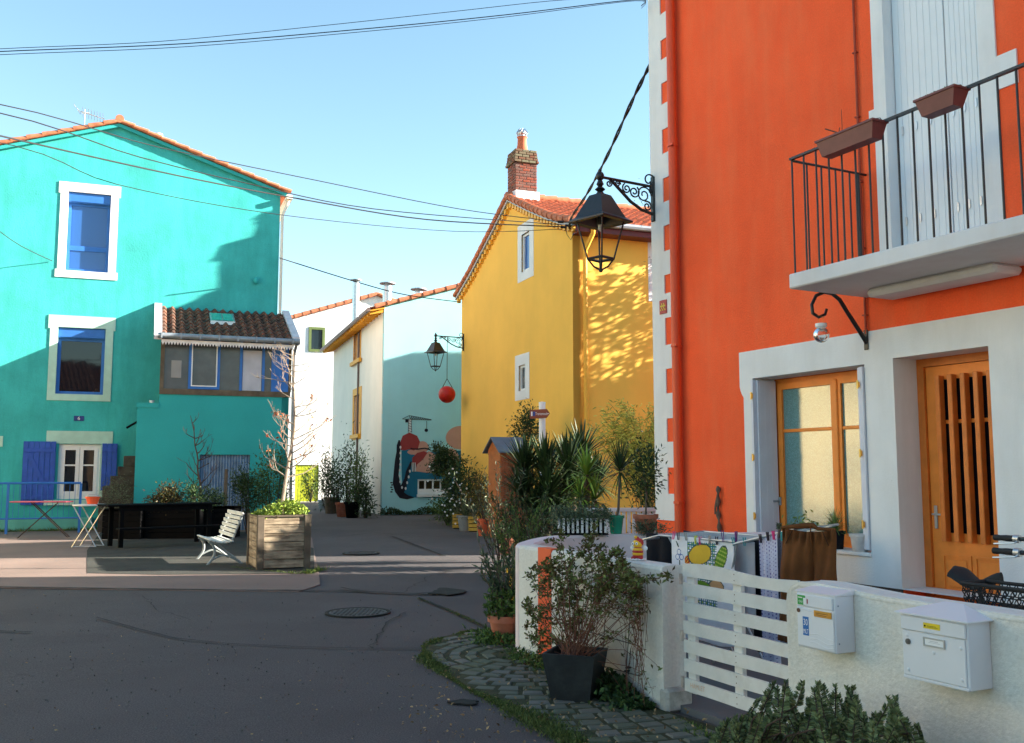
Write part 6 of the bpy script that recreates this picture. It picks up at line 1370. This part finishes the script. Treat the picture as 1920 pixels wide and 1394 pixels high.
for i in range(30):   # loose arching bare tendrils on the right
    a = cpt(rnd.uniform(1080,1150), rnd.uniform(1080,1180)); b = cpt(rnd.uniform(1150,1212), rnd.uniform(1060,1180)); c_ = cpt(rnd.uniform(1170,1215), rnd.uniform(1180,1330)); pts = smooth([a, b, c_], 6); tw.tube(pts, .0018, 4, cap=False)
    for k in range(4): m_.leaf(rnd.choice(pts), ldir(), .025, .012)
m_.build('leaves', leafmat('climber_leaf', (.085,.034,.012), (.10,.135,.03)), t); tw.build('stems', TWIGR, t)
t = fthing('wall_trellis', 'thin iron trellis rods fixed on the white wall behind the climber', 'trellis', WF); m_ = MB()
for (a, b) in (((1186,1095),(1172,1285)),((1136,1130),(1128,1280)),((1120,1135),(1206,1150)),((1085,1180),(1200,1212)),((1115,1245),(1200,1268)),((1183,1215),(1178,1265))):
    x0, z0 = WF.ony(*a, -.03); x1, z1 = WF.ony(*b, -.03); m_.tube([(x0,-.03,z0),(x1,-.03,z1)], .0035, 6)
m_.build('rods', BLACK, t); m_ = MB()
for q in ((1178,1258),(1180,1252),(1153,1260)):
    x, z = WF.ony(*q, -.01); m_.tube([(x,-.04,z),(x,0,z)], .008, 6)
m_.build('fixings', BLACK, t)
m_ = MB(); rnd.seed(64)
for i in range(2200):
    f = rnd.random(); p = WF.world(-1.1+1.05*f, -.04-abs(rnd.gauss(0,.10)), 0); m_.leaf(p+Vector((0,0,rnd.random()*.16*math.exp(-((f-.55)/.3)**2)+.01)), ldir(.5), .05, .035)
m_.build('ground_ivy', LD)['kind'] = 'stuff'
# ------------------------------------------------------------ front hebe bush
rnd.seed(77)
bz_ = WF.world(1.25,-.55,0); t = thing('hebe_bush', 'bushy evergreen with whorled leaf tips in front of the white wall', 'shrub', bz_); m_ = MB(); tw = MB()
tops = [(1385,1345),(1440,1300),(1475,1280),(1510,1282),(1535,1300),(1565,1287),(1590,1290),(1610,1310),(1655,1310),(1680,1325),(1700,1350),(1410,1340),(1460,1320),(1495,1320),(1550,1320),(1625,1340),(1370,1385),(1420,1370),(1360,1350)]
pts_t = []
for px, py in tops:
    for k in range(6):
        d = -.28-rnd.random()*.55; x, z = WF.ony(px+rnd.gauss(0,14), py+(0 if k < 2 else rnd.uniform(8,70)), d); pts_t.append(WF.world(x, d, z)-bz_)
for i in range(150):
    d = -.25-rnd.random()*.6; x, z = WF.ony(rnd.uniform(1350,1700), rnd.uniform(1340,1500), d); pts_t.append(WF.world(x, d, max(.08,z))-bz_)
for tip in pts_t:
    L_ = rnd.uniform(.12,.2); dr = Vector((rnd.gauss(0,.34), rnd.gauss(0,.34), 1)).normalized(); st_ = tip-dr*L_; tw.tube([Vector((tip.x*.35,tip.y*.35,-.0)), st_*.8+Vector((0,0,st_.z*.05)), st_, tip], [.007,.005,.004,.002], 5, cap=False)
    a0 = rnd.random()*3
    for k in range(60):
        f = k/60; q = st_.lerp(tip, f); an = a0+k*2.1; el = .15+.9*f**2; ll = .034*(1-.4*f)+.005
        sd_ = Vector((math.cos(an), math.sin(an), math.tan(min(1.3, el)))); m_.leaf(q, sd_, ll, .013, .15)
m_.build('leaves', LH, t); tw.build('stems', TWIG, t)
# ------------------------------------------------------------ drying rack and washing
rnd.seed(88)
RY = lambda px, py, Y: D(px, py, Y)
t = thing('drying_rack', 'grey metal clothes drying rack loaded with washing behind the gate', 'drying rack', (0,0,0)); STL = M('rack_steel', (.42,.45,.47), .35, .1, 8, 0, metal=.6)
A_, B_ = RY(1236,1003,8.3), RY(1392,1019,7.45); A2 = A_+Vector((.48,.52,0)); B2 = B_+Vector((.48,.52,0)); zr_ = (A_.z+B_.z)/2
for p in (A_, B_, A2, B2): p.z = zr_
bz0 = .05; m_ = MB(); m_.tube([A_,B_,B2,A2,A_], .009, 8); m_.build('frame', STL, t)
m_ = MB()
for i in range(1,9): f = i/9; m_.tube([A_.lerp(A2,f), B_.lerp(B2,f)], .0035, 6)
m_.build('rods', STL, t)
W1 = RY(1375,1021,7.5); W2 = RY(1500,990,6.95); W1b = W1+Vector((.40,.42,0)); W2b = W2+Vector((.42,.44,0)); m_ = MB(); m_.tube([W1,W2,W2b,W1b], .010, 8)
for i in range(1,5): f = i/5; m_.tube([W1.lerp(W1b,f), W2.lerp(W2b,f)], .0035, 6)
m_.build('raised_wing', STL, t)
W3 = A_+Vector((-.12,.28,.02)); m_ = MB(); m_.tube([A_, RY(1205,1012,8.45), RY(1205,1012,8.45)+Vector((.45,.5,0)), A2], .008, 8); m_.build('left_wing', STL, t)
for a, b in ((A_, B2+Vector((-.05,-.1,0))),(B_, A2),): pass
for k, (a, b) in enumerate(((A_.lerp(B_,.12), A_.lerp(B_,.75)+Vector((.2,.25,0))),(B_.lerp(A_,.05), B_.lerp(A_,.55)+Vector((.15,.1,0))),(A2, B2.lerp(A2,.3)),(B2, A2.lerp(B2,.3)))):
    m_ = MB(); m_.tube([a, Vector((b.x,b.y,bz0))], .009, 8); m_.build('leg', STL, t)
def cloth(name, label, cat, p0, p1, drop, mats, n=30, m=30, wave=.02, waves=4, colfn=None, topsag=.01, taper=0, seed=0, thick=0, lean=Vector((0,0,0)), shape=None, group=None, disp=None):
    p0, p1 = Vector(p0), Vector(p1); u = p1-p0; nr = Vector((-u.y, u.x, 0)).normalized(); vs = []; fs = []; mi = []
    for j in range(m+1):
        t_ = j/m
        for i in range(n+1):
            s_ = i/n; w_ = math.sin(s_*waves*2*math.pi+seed)*wave*(.25+.75*t_)+math.sin(s_*waves*4.3+seed*2+t_*3)*wave*.35
            ss = .5+(s_-.5)*(1-taper*t_); p = p0+u*ss+nr*(w_+(disp(s_,t_) if disp else 0))+lean*t_; p.z -= topsag*math.sin(math.pi*s_)+drop*t_*(1+.012*math.sin(s_*9+seed)); vs.append(p)
    for j in range(m):
        for i in range(n):
            s_, t_ = (i+.5)/n, (j+.5)/m
            if shape and not shape(s_, t_): continue
            fs.append((j*(n+1)+i, j*(n+1)+i+1, (j+1)*(n+1)+i+1, (j+1)*(n+1)+i)); mi.append(colfn(s_, t_) if colfn else 0)
    mb = MB(); mb.v = [tuple(v) for v in vs]; mb.f = fs; mb.m = mi; o = mb.build(name, mats, None, True)
    so = o.modifiers.new('thickness', 'SOLIDIFY'); so.thickness = .003
    return tag(o, label, cat, group)
FAB = lambda nm, c, **k: M(nm, c, .95, .08, 8, .3, 300, **k)
CW = FAB('white_cotton', (.78,.78,.80)); CBK = FAB('black_cotton', (.008,.008,.012)); CYL = FAB('print_yellow', (.72,.45,.04)); CGR = FAB('print_green', (.12,.26,.02)); CRD = FAB('print_red', (.5,.04,.02)); CTL = FAB('print_teal', (.03,.17,.19)); CDL = FAB('print_line', (.06,.09,.07)); CGL = FAB('print_light_green', (.36,.45,.08)); CTN = FAB('print_tan', (.5,.30,.14)); CBL = FAB('print_blue', (.10,.17,.38))
def fruit(s_, t_):
    tt = t_*1.42; W_ = .0   # s across, tt down in cloth widths
    def el(cx, cy, a, b, an):
        dx, dy = s_-cx, tt-cy; c, s2 = math.cos(an), math.sin(an); return ((dx*c+dy*s2)/a)**2+((-dx*s2+dy*c)/b)**2
    e = el(.47,.23,.20,.14,-.5)
    if e < 1: return 1 if e < .82 else 6
    e = el(.80,.27,.20,.085,-1.2)
    if e < 1: return (7 if abs(((s_-.80)*math.cos(-1.2)+(tt-.27)*math.sin(-1.2))) % .05 < .018 else 2) if e < .8 else 6
    if el(.27,.33,.045,.07,0) < 1: return 3 if (int(s_*60)+int(tt*60)) % 3 else 1
    if el(.22,.60,.0,.0,0) if False else False: return 1
    e = el(.50,.68,.16,.09,.2)
    if e < 1: return 2 if e < .8 else 6
    e = el(.72,.66,.13,.12,0)
    if e < 1: return 8 if e < .8 else 6
    if .27 < s_ < .74 and .06 < tt < .98-.25*abs(s_-.5):
        if (s_*30) % 1 < .38 or (tt*30) % 1 < .38: return 4
        if (s_*15) % 1 < .5 and (tt*15) % 1 < .5: return 7
        return 0
    for cx, cy in ((.13,.22),(.10,.29),(.17,.29)):
        e = el(cx,cy,.038,.042,0)
        if .55 < e < 1: return 9
    if abs(s_-.135) < .008 and .33 < tt < .75: return 6
    if el(.10,.11,.012,.05,-.5) < 1: return 6
    return 0
k0, k1 = A_.lerp(B_, .16), A_.lerp(B_, .80); off = Vector((-.012,-.022,.012)); LBK = fruit
a = RY(1259,1006,8.1); b = RY(1376,1016,7.58); a.z = b.z = zr_+.012
cloth('tea_towel', 'white tea towel printed with yellow and green fruit hanging on the rack', 'towel', a, b, .82, [CW,CYL,CGR,CRD,CTL,CW,CDL,CGL,CTN,CBL], 110, 120, .006, 2, fruit, .004, seed=1)
a = RY(1212,1010,8.75); b = RY(1262,1008,8.5); a.z = b.z = zr_-.0; cloth('black_garment', 'black garment at the left end of the drying rack', 'clothes', a, b, .60, [CBK], wave=.02, waves=2, seed=2)
a = RY(1265,1000,8.9); b = RY(1345,1000,8.5); a.z = b.z = zr_; cloth('black_garment', 'dark cloth hanging behind the fruit towel', 'clothes', a+Vector((.1,.1,0)), b+Vector((.1,.1,0)), .5, [FAB('navy_cotton', (.012,.016,.04))], wave=.015, waves=3, seed=3)
CG = FAB('pale_grey_cotton', (.46,.44,.46)); a = RY(1374,1020,7.72); b = RY(1413,1018,7.5); a.z = b.z = zr_; cloth('grey_shirt', 'plain pale grey cloth between the towel and the black strip', 'clothes', a, b, .62, [CG], wave=.02, waves=1.5, seed=4)
a = RY(1411,1010,7.6); b = RY(1428,1008,7.5); cloth('black_trousers', 'narrow black garment between the grey and the lilac cloths', 'clothes', a, b, .85, [CBK], wave=.01, waves=1, seed=5)
LIL = FAB('lilac_print_base', (.52,.52,.66)); LID = FAB('lilac_print_dots', (.16,.14,.34))
def dots(s_, t_): return 1 if ((s_*9) % 1 < .34 and ((t_*34+(int(s_*9) % 2)*.5) % 1) < .34) else 0
a = RY(1424,1008,7.3); b = RY(1456,1002,7.12); cloth('lilac_dress', 'pale lilac patterned dress hanging from the raised wing', 'clothes', a, b, .95, [LIL,LID], 60, 140, .018, 2.2, dots, seed=6)
a = RY(1444,1004,7.5); b = RY(1472,998,7.35); cloth('grey_knit', 'crumpled grey knit between the lilac dress and the brown trousers', 'clothes', a, b, .62, [FAB('grey_knit', (.13,.13,.17)), FAB('grey_knit_dark', (.06,.06,.08))], 30, 60, .03, 2, dots, seed=7)
CORD = M('brown_corduroy', (.125,.042,.009), .95, .25, 6, .5, 120, stain=.2, stc=(.1,.035,.01), bd=.004)
a = RY(1466,991,7.0); b = RY(1566,992,6.72); tz = (a.z+b.z)/2+.0; a.z = b.z = tz
def tdisp(s_, t_):
    leg = s_/.59 if s_ < .59 else (s_-.59)/.41
    return -(.030+.040*t_)*max(0,math.sin(math.pi*min(1,leg)))**.7*(.25+.75*min(1,t_*2.2))+.012*math.sin(s_*31+4*t_)*(.35+.9*t_*(1-t_*.3))+.012*math.sin(t_*11+s_*7)+.016*math.exp(-((t_-.05)/.06)**2)*math.sin(s_*44)
def legs(s_, t_): return not (t_ > .46 and abs(s_-.59) < .010+.06*(t_-.46))
o = cloth('brown_trousers', 'brown corduroy trousers draped over the rack by the windowsill', 'trousers', a, b, .78, [CORD], 90, 80, .006, 2.6, None, .022, taper=-.12, disp=tdisp, seed=8, shape=legs, lean=Vector((-.02,0,0)))
me = MB(); u = (b-a); nr = Vector((-u.y,u.x,0)).normalized()
me.tube([a+Vector((0,0,.0)), a.lerp(b,.2)+Vector((0,0,.008))-nr*.005, a.lerp(b,.42)+Vector((0,0,.018))-nr*.005, a.lerp(b,.60)+Vector((0,0,.022)), a.lerp(b,.68)+Vector((0,0,.002)), b], [.010,.016,.020,.020,.013,.011], 8)
me.build('waistband', CORD, o, True)
fl = MB(); q = a.lerp(b,.58)-nr*.026
fl.tube([q+Vector((0,0,.02)), q+Vector((.0,0,-.08)), q+Vector((.004,0,-.17))], [.004,.006,.003], 6); fl.build('fly_seam', CORD, o)
for f0, f1 in ((.10,.24),(.90,.80)):
    q0, q1 = a.lerp(b,f0)-nr*.024, a.lerp(b,f1)-nr*.026; fl = MB(); fl.tube([q0+Vector((0,0,-.11)), q1+Vector((0,0,-.015))], .0035, 5); fl.build('pocket_edge', M('dark_seam', (.04,.014,.004), .95, 0, 1, 0) if f0 < .5 else bpy.data.materials['dark_seam'], o)
PEG = {'purple': (.10,.01,.16), 'pink': (.75,.04,.22), 'lime green': (.45,.55,.02), 'teal': (.02,.28,.30), 'grey': (.32,.30,.28), 'dark': (.03,.02,.035)}
pm = {k: M(k.replace(' ','_')+'_plastic', v, .4, 0, 1, 0) for k, v in PEG.items()}
pegs = [('purple',1356,1004,7.6,'tall purple clothes peg over the right part of the fruit towel'),('purple',1380,1006,7.5,'large purple clothes peg nearest the rack corner'),('pink',1312,1012,7.85,'pink clothes peg on the fruit towel'),('lime green',1304,1010,7.88,'lime green clothes peg beside the pink one on the towel'),('pink',1262,1002,8.0,'pink clothes peg at the left edge of the towel'),('grey',1287,1004,7.95,'pale wooden looking peg near the left of the towel'),('dark',1272,1003,8.0,'dark peg next to the left pink peg'),('teal',1376,1014,7.5,'teal clothes peg at the rack corner'),('teal',1396,1014,7.4,'teal clothes peg on the raised wing joint'),('dark',1427,1008,7.25,'dark peg at the left of the lilac dress'),('dark',1440,1004,7.18,'dark peg on the middle of the lilac dress'),('pink',1451,1002,7.1,'pink peg between lilac dress and grey knit'),('dark',1460,999,7.05,'dark peg beside the brown trousers'),('teal',1466,1004,7.02,'small teal peg hidden by the brown trousers'),('grey',1330,1010,7.75,'grey peg over the yellow fruit'),('dark',1344,1012,7.7,'dark peg between the two fruits of the towel')]
for col, px, py, Y, lab in pegs:
    p = D(px, py+4, Y); t = thing('clothes_peg', lab, 'clothes peg', p, rnd.uniform(-40,40), 'clothes pegs on the drying rack'); k = rnd.uniform(-.012,.012)
    s_ = 1.35 if 'purple' in lab else 1
    for sg_ in (-1,1): m_ = MB(); m_.add([(sg_*.002,-.005,-.025*s_),(sg_*.007,-.005,-.025*s_),(sg_*.012+k,-.005,.04*s_),(sg_*.006+k,-.005,.04*s_),(sg_*.002,.005,-.025*s_),(sg_*.007,.005,-.025*s_),(sg_*.012+k,.005,.04*s_),(sg_*.006+k,.005,.04*s_)], [(0,1,2,3),(7,6,5,4),(0,4,5,1),(1,5,6,2),(2,6,7,3),(3,7,4,0)]); m_.build('jaw', pm[col], t)
# ------------------------------------------------------------ bee figurine on the wall
bx, bz_ = WF.ony(1196,1044,TH*.5); Ywb = WF.world(bx,TH*.5,0).y; t = fthing('bee_figurine', 'small vinyl bee figurine in red and yellow on the white wall top', 'figurine', Frame(WF.world(bx,TH*.5,0), -25)); Z0 = .967
VR = M('vinyl_red', (.45,.03,.03), .4, 0, 1, 0); VY = M('vinyl_yellow', (.85,.48,.03), .4, 0, 1, 0)
for i, (z, r, mt) in enumerate(((.028,.038,VR),(.045,.041,VY),(.060,.040,VR),(.074,.035,VY),(.084,.028,VR))):
    m_ = MB(); m_.lathe([(.001,-.014),(r*.8,-.012),(r,-.004),(r,.004),(r*.8,.012),(.001,.013)], (0,0,Z0+z), 18); m_.build('body_band', mt, t, True)
m_ = MB(); m_.sphere((0,0,Z0+.116),(.037,.036,.034),18,12); hd = m_.build('head', VY, t, True)
m_ = MB(); m_.sphere((.004,.006,Z0+.124),(.038,.036,.033),18,12); m_.sphere((-.0,-.0,Z0+.155),(.012,.012,.012),8,6); m_.build('red_cap', VR, hd, True)
m_ = MB(); m_.sphere((-.012,-.003,Z0+.162),(.014,.011,.012),8,6); m_.build('topknot', VY, hd, True)
for sg_ in (-1,1):
    m_ = MB(); m_.sphere((-.012+.014*sg_,-.033,Z0+.118),(.010,.005,.011),12,8); ey = m_.build('eye', PAINTW, hd, True); m_ = MB(); m_.sphere((-.012+.014*sg_,-.038,Z0+.118),(.004,.003,.005),8,6); m_.build('pupil', CBK, hd, True)
for sg_ in (-1,1): m_ = MB(); m_.sphere((.045*sg_+.006,.010,Z0+.085),(.020,.005,.018),12,8); m_.build('wing', PAINTW, t, True)
for sg_ in (-1,1): m_ = MB(); m_.sphere((.028*sg_,-.018,Z0+.016),(.018,.024,.013),10,8); m_.build('foot', VR, t, True)
m_ = MB()
for i in range(12): a = i*math.pi/6; m_.sphere((.045*math.cos(a),.045*math.sin(a),Z0+.006),(.014,.014,.007),8,6)
m_.lathe([(.045,0),(.045,.008),(.001,.008)], (0,0,Z0), 16); m_.build('daisy_base', PAINTW, t, True)
# ------------------------------------------------------------ windowsill pots
sz_ = wn_[1]+.013
def spot(px, d=.05): return OF.ony(px, 1000, d)[0]
def sillpot(name, label, px, d, r0, r1, h, mat, rim=.02):
    x = OF.ony(px, 1000, d)[0]; p = OF.world(x, d, sz_); return potplant(name, label, p, r0, r1, h, mat, rim), p
t, p = sillpot('potted_succulent', 'small succulent in a pink pot at the left of the windowsill', 1467, .08, .07, .095, .11, M('pink_pot', (.62,.12,.35), .5)); m_ = MB(); m_.tube([(-.03,0,.09),(-.04,0,.2)], .006, 6); m_.build('stem', BARK, t); m_ = MB()
for i in range(26): m_.leaf(Vector((-.04,0,.16+.003*i)), Vector((math.cos(i*2.4),math.sin(i*2.4),.5)), .05, .025)
m_.build('leaves', LO, t)
t, p = sillpot('potted_fern', 'light green leafy plant behind the brown trousers on the sill', 1512, .08, .08, .10, .12, CBK); m_ = MB(); 
for i in range(170): a = rnd.random()*6.28; m_.leaf(Vector((rnd.gauss(-.01,.09),rnd.gauss(0,.04),.14+abs(rnd.gauss(0,.09)))), ldir(.6), .06, .022)
m_.build('foliage', leafmat('fern_leaf', (.08,.16,.03), (.2,.3,.07)), t)
t, p = sillpot('potted_grass', 'arching grassy plant in a black pot right on the sill', 1566, .07, .085, .10, .20, CBK); m_ = MB(); rosette(m_, (0,0,.18), 150, .30, .009, 1.5, .1, 1.45); m_.build('leaves', leafmat('grassy_leaf', (.06,.12,.03), (.15,.23,.06)), t)
t, p = sillpot('white_pot', 'whitewashed pot at the right end of the windowsill', 1612, .03, .082, .10, .19, M('whitewashed_clay', (.62,.60,.58), .85, .15, 12, .3, 60), .02); m_ = MB(); m_.tube([(.05,0,.16),(.065,0,.33)], .003, 5); m_.build('label_stick', PAINTW, t)
# driftwood on the orange wall
x, z = OF.ony(1347,950,-.03); t = fthing('driftwood_hanging', 'twisted driftwood piece hanging on the orange wall', 'driftwood', OF); m_ = MB(); zt_ = OF.ony(1347,912,-.03)[1]; zb_ = OF.ony(1350,1003,-.03)[1]; H_ = zt_-zb_
m_.tube(smooth([Vector((x,-.03,zt_)),Vector((x+.015,-.04,zt_-.2*H_)),Vector((x-.01,-.03,zt_-.5*H_)),Vector((x+.02,-.04,zt_-.75*H_)),Vector((x+.01,-.03,zb_))],5), [.010]+[.022+.010*math.sin(i*1.3) for i in range(19)]+[.012], 8)
m_.tube(smooth([Vector((x+.03,-.05,zt_-.12*H_)),Vector((x-.02,-.06,zt_-.4*H_)),Vector((x-.04,-.05,zt_-.58*H_))],5), .014, 7); m_.build('driftwood', BARK, t, True)
# flower boxes on the balcony rail
BX = M('brown_plastic_box', (.17,.055,.05), .5, .15, 6, .05, 40)
def troughbox(label, px0, px1, along, dep_out, sz, plant):
    xa = OF.ony(px0, 270, ry_-.1)[0]; xb = OF.ony(px1, 230, ry_-.1)[0]; t = fthing('balcony_planter', label, 'flower box', OF); h = sz; y0 = ry_-.17; y1 = ry_+.02; zt_ = rz-.0
    m_ = MB(); v = []
    for (x0, x1, ya, yb, z) in ((xa+.04,xb-.04,y0+.03,y1-.03,zt_-h),(xa,xb,y0,y1,zt_-.02),(xa-.012,xb+.012,y0-.012,y1+.012,zt_-.02),(xa-.012,xb+.012,y0-.012,y1+.012,zt_),(xa+.012,xb-.012,y0+.012,y1-.012,zt_),(xa+.02,xb-.02,y0+.02,y1-.02,zt_-.03)): v += [(x0,ya,z),(x1,ya,z),(x1,yb,z),(x0,yb,z)]
    m_.add(v, [(i*4+k,i*4+(k+1)%4,(i+1)*4+(k+1)%4,(i+1)*4+k) for i in range(5) for k in range(4)]+[(0,3,2,1)]); m_.build('trough', BX, t)
    m_ = MB(); m_.box(xa+.02,y0+.02,zt_-.05,xb-.02,y1-.02,zt_-.025); m_.build('soil', SOIL, t); m_ = MB()
    for x in (xa+.06, xb-.06): m_.tube([(x,ry_+.02,rz-.08),(x,ry_+.025,rz+.03),(x,ry_,rz+.05),(x,ry_-.18,zt_-.0)], .004, 5)
    m_.build('hook_wire', BLACK, t); m_ = MB()
    if plant == 'twig': 
        m_.tube([(xa+.22,ry_-.07,zt_-.03),(xa+.18,ry_-.07,zt_+.05),(xa+.06,ry_-.10,zt_+.12)], .007, 5); m_.tube([(xa+.25,ry_-.07,zt_-.03),(xa+.25,ry_-.07,zt_+.26)], .003, 5); m_.tube([(xa+.2,ry_-.07,zt_),(xa+.22,ry_-.07,zt_+.09)], .004, 5); m_.build('dry_stems', TWIGR, t)
    else:
        for i in range(150): m_.leaf(Vector((rnd.uniform(xa+.05,xb-.08), ry_-.08+rnd.gauss(0,.03), zt_-.02+rnd.random()*.03)), ldir(.9), .035, .015)
        m_.build('foliage', LG, t)
troughbox('longer brown flower box with dry twigs near the balcony corner', 1540, 1646, 0, 0, .17, 'twig')
troughbox('shorter brown flower box with small greens on the balcony rail', 1729, 1802, 0, 0, .16, 'green')
# ------------------------------------------------------------ bicycle behind the right wall
Y0 = .55; BK = Frame(WF.world(0,Y0,0), -63); sx_, sz_ = BK.ony(1832,1084,0)
t = fthing('bicycle', 'black bicycle leaning behind the white wall, saddle and handlebar showing', 'bicycle', BK); RB = M('black_rubber', (.015,.015,.016), .7, .1, 20, .1, 80); BFm = M('bicycle_black_paint', (.02,.02,.022), .3)
wb = 1.08; rx_, fx_ = sx_-.22, sx_-.22+wb; wr = .34; fl_ = .05
for x in (rx_, fx_):
    m_ = MB(); q = [(x+wr*math.cos(a), 0, fl_+wr+wr*math.sin(a)) for a in [2*math.pi*i/32 for i in range(33)]]; m_.tube(q, .018, 8); wh = m_.build('wheel', RB, t, True); m_ = MB()
    for i in range(16): a = math.pi*i/8; m_.tube([(x,0,fl_+wr),(x+wr*math.cos(a),0,fl_+wr+wr*math.sin(a))], .0015, 4)
    m_.tube([(x,-.03,fl_+wr),(x,.03,fl_+wr)], .02, 8); m_.build('spokes', CHROME, wh)
bbx = (sx_+.13, 0, fl_+.29); st_ = (sx_+.02, 0, sz_-.10); hd_ = (fx_-.16, 0, sz_-.08); hd2 = (fx_-.12, 0, sz_-.24)
m_ = MB(); m_.tube([bbx, st_], .016, 8); m_.tube([(bbx[0]-.05,0,bbx[2]+.35), hd2], .016, 8); m_.tube([bbx, hd2], .018, 8); m_.tube([hd_, hd2], .019, 8); m_.tube([bbx, (rx_,.0,fl_+wr)], .011, 8); m_.tube([(st_[0]+.02,0,st_[2]-.1),(rx_,0,fl_+wr)], .010, 8); m_.tube([hd2, (fx_,0,fl_+wr)], .014, 8); m_.build('frame', BFm, t, True)
m_ = MB(); sv = []   # saddle: broad at the back, narrow nose
for i in range(13):
    f = i/12; x = sx_-.13+.27*f; w = .082*(1-f)**.8+.018 if f > .0 else .05; w = w if f > .08 else w*.8; zt_ = sz_+.012+.030*math.cos(f*6.0)*(1 if f < .8 else .7)
    for k in range(9): a = math.pi*(k/8); sv.append((x, -w*math.cos(a), zt_-.035+.045*math.sin(a)))
m_.add(sv, [(i*9+k,i*9+k+1,(i+1)*9+k+1,(i+1)*9+k) for i in range(12) for k in range(8)]+[tuple(range(9)), tuple(12*9+k for k in range(9))]); m_.tube([st_,(sx_,0,sz_-.02)], .012, 8); m_.build('saddle', RB, t, True)
hz_ = BK.ony(1890,1022,0)[1]; hx0 = BK.ony(1868,1010,.2)[0]; hxs = hx0+.30
m_ = MB(); m_.tube([hd_, (hd_[0]+.0,0,hz_-.01)], .013, 8); ga_ = (BK.ony(1866,1010,.17)[0]); gb_ = (BK.ony(1866,1034,-.05)[0])
for yy, gx in ((.20, BK.ony(1864,1009,.20)[0]),(-.12, BK.ony(1862,1033,-.12)[0])):
    zg_ = BK.ony(1880,1009 if yy > 0 else 1034,yy)[1]; m_.tube([(gx+.05,yy,zg_),(gx+.16,yy*1.0,zg_),(gx+.26,yy*.6,zg_+.01),(hd_[0] if hd_[0] > gx+.3 else gx+.34,0,hz_)], .011, 8)
    g_ = MB(); g_.lathe([(.001,0),(.016,.003),(.0165,.02),(.014,.04),(.0165,.07),(.0165,.11),(.018,.115)], n=12); g_.xform(Matrix.Translation((gx,yy,zg_)) @ Matrix.Rotation(math.pi/2, 4, 'Y')); g_.build('grip', RB, t, True)
    g_ = MB(); g_.tube([(gx+.15,yy,zg_),(gx+.14,yy-.03,zg_-.02),(gx+.03,yy-.045,zg_-.03)], .005, 6); g_.tube([(gx+.12,yy,zg_),(gx+.15,yy,zg_)], .022, 10); g_.build('brake_lever', CHROME, t, True)
m_.build('handlebar', BFm, t, True)
# wire basket
ax_, az_ = BK.ony(1806,1093,-.22); m_ = MB(); bx0, bx1, by0, by1 = ax_, ax_+.42, -.24, -.05; zt_ = az_; zb_ = az_-.22
def bq(f, x, y): return (x+(.03 if x == bx0 else -.03)*(1-f), y+(.02 if y == by0 else -.02)*(1-f), zb_+(zt_-zb_)*f)
cs = [(bx0,by0),(bx1,by0),(bx1,by1),(bx0,by1)]
m_.tube([bq(1,*c) for c in cs+cs[:1]], .010, 6)
for k in range(4):
    a, b = cs[k], cs[(k+1)%4]; nn = 20 if k % 2 == 0 else 9
    for i in range(nn):
        f0, f1 = i/nn, (i+1)/nn
        for j in range(6):
            g0, g1 = j/6, (j+1)/6; P = lambda f, g: Vector(bq(g,*a)).lerp(Vector(bq(g,*b)), f)
            if (i+j) % 2: m_.tube([P(f0,g0), P((f0+f1)/2,(g0+g1)/2), P(f0,g1)], .0035, 4, cap=False)
            else: m_.tube([P(f1,g0), P((f0+f1)/2,(g0+g1)/2), P(f1,g1)], .0035, 4, cap=False)
            m_.tube([P(f0,g1), P(f1,g1)], .003, 4, cap=False)
m_.build('basket', RB, t)
# ------------------------------------------------------------ camera, light
cam = bpy.data.cameras.new('camera'); co = bpy.data.objects.new('camera', cam); sc.collection.objects.link(co); sc.camera = co
co.location = (0, 0, EYE); co.rotation_euler = (R(90)+PITCH, 0, 0)
cam.sensor_width = 36; cam.lens = 36*FPX/1920; cam.clip_start = .05; cam.clip_end = 3000
SUNAZ, SUNEL = 95.5, 20.3      # degrees from -Y towards +X, and elevation
sd = Vector((math.sin(R(SUNAZ))*math.cos(R(SUNEL)), -math.cos(R(SUNAZ))*math.cos(R(SUNEL)), math.sin(R(SUNEL))))
sl = bpy.data.lights.new('sun', 'SUN'); sl.energy = 5.0; sl.angle = R(.5); sl.color = (1, .93, .80)
so = bpy.data.objects.new('sun', sl); sc.collection.objects.link(so); so.rotation_euler = sd.to_track_quat('Z', 'Y').to_euler()
w = bpy.data.worlds.new('World'); sc.world = w; w.use_nodes = True; nt = w.node_tree; bg = next(n for n in nt.nodes if n.type == 'BACKGROUND')
sk = nt.nodes.new('ShaderNodeTexSky'); sk.sky_type = 'NISHITA'; sk.sun_disc = False; sk.sun_elevation = R(SUNEL)
sk.sun_rotation = math.atan2(sd.x, sd.y); sk.altitude = 0; sk.air_density = 1.0; sk.dust_density = .15; sk.ozone_density = 1.4
tm = nt.nodes.new('ShaderNodeMix'); tm.data_type = 'RGBA'; tm.blend_type = 'MULTIPLY'; tm.inputs[0].default_value = 1; tm.inputs[7].default_value = (1.07,1.17,1.05,1)
nt.links.new(sk.outputs[0], tm.inputs[6]); nt.links.new(tm.outputs[2], bg.inputs[0]); bg.inputs[1].default_value = .07
sc.view_settings.view_transform = 'Standard'; sc.view_settings.look = 'None'; sc.view_settings.exposure = EXPO; sc.view_settings.gamma = 1; sc.view_settings.use_curve_mapping = False
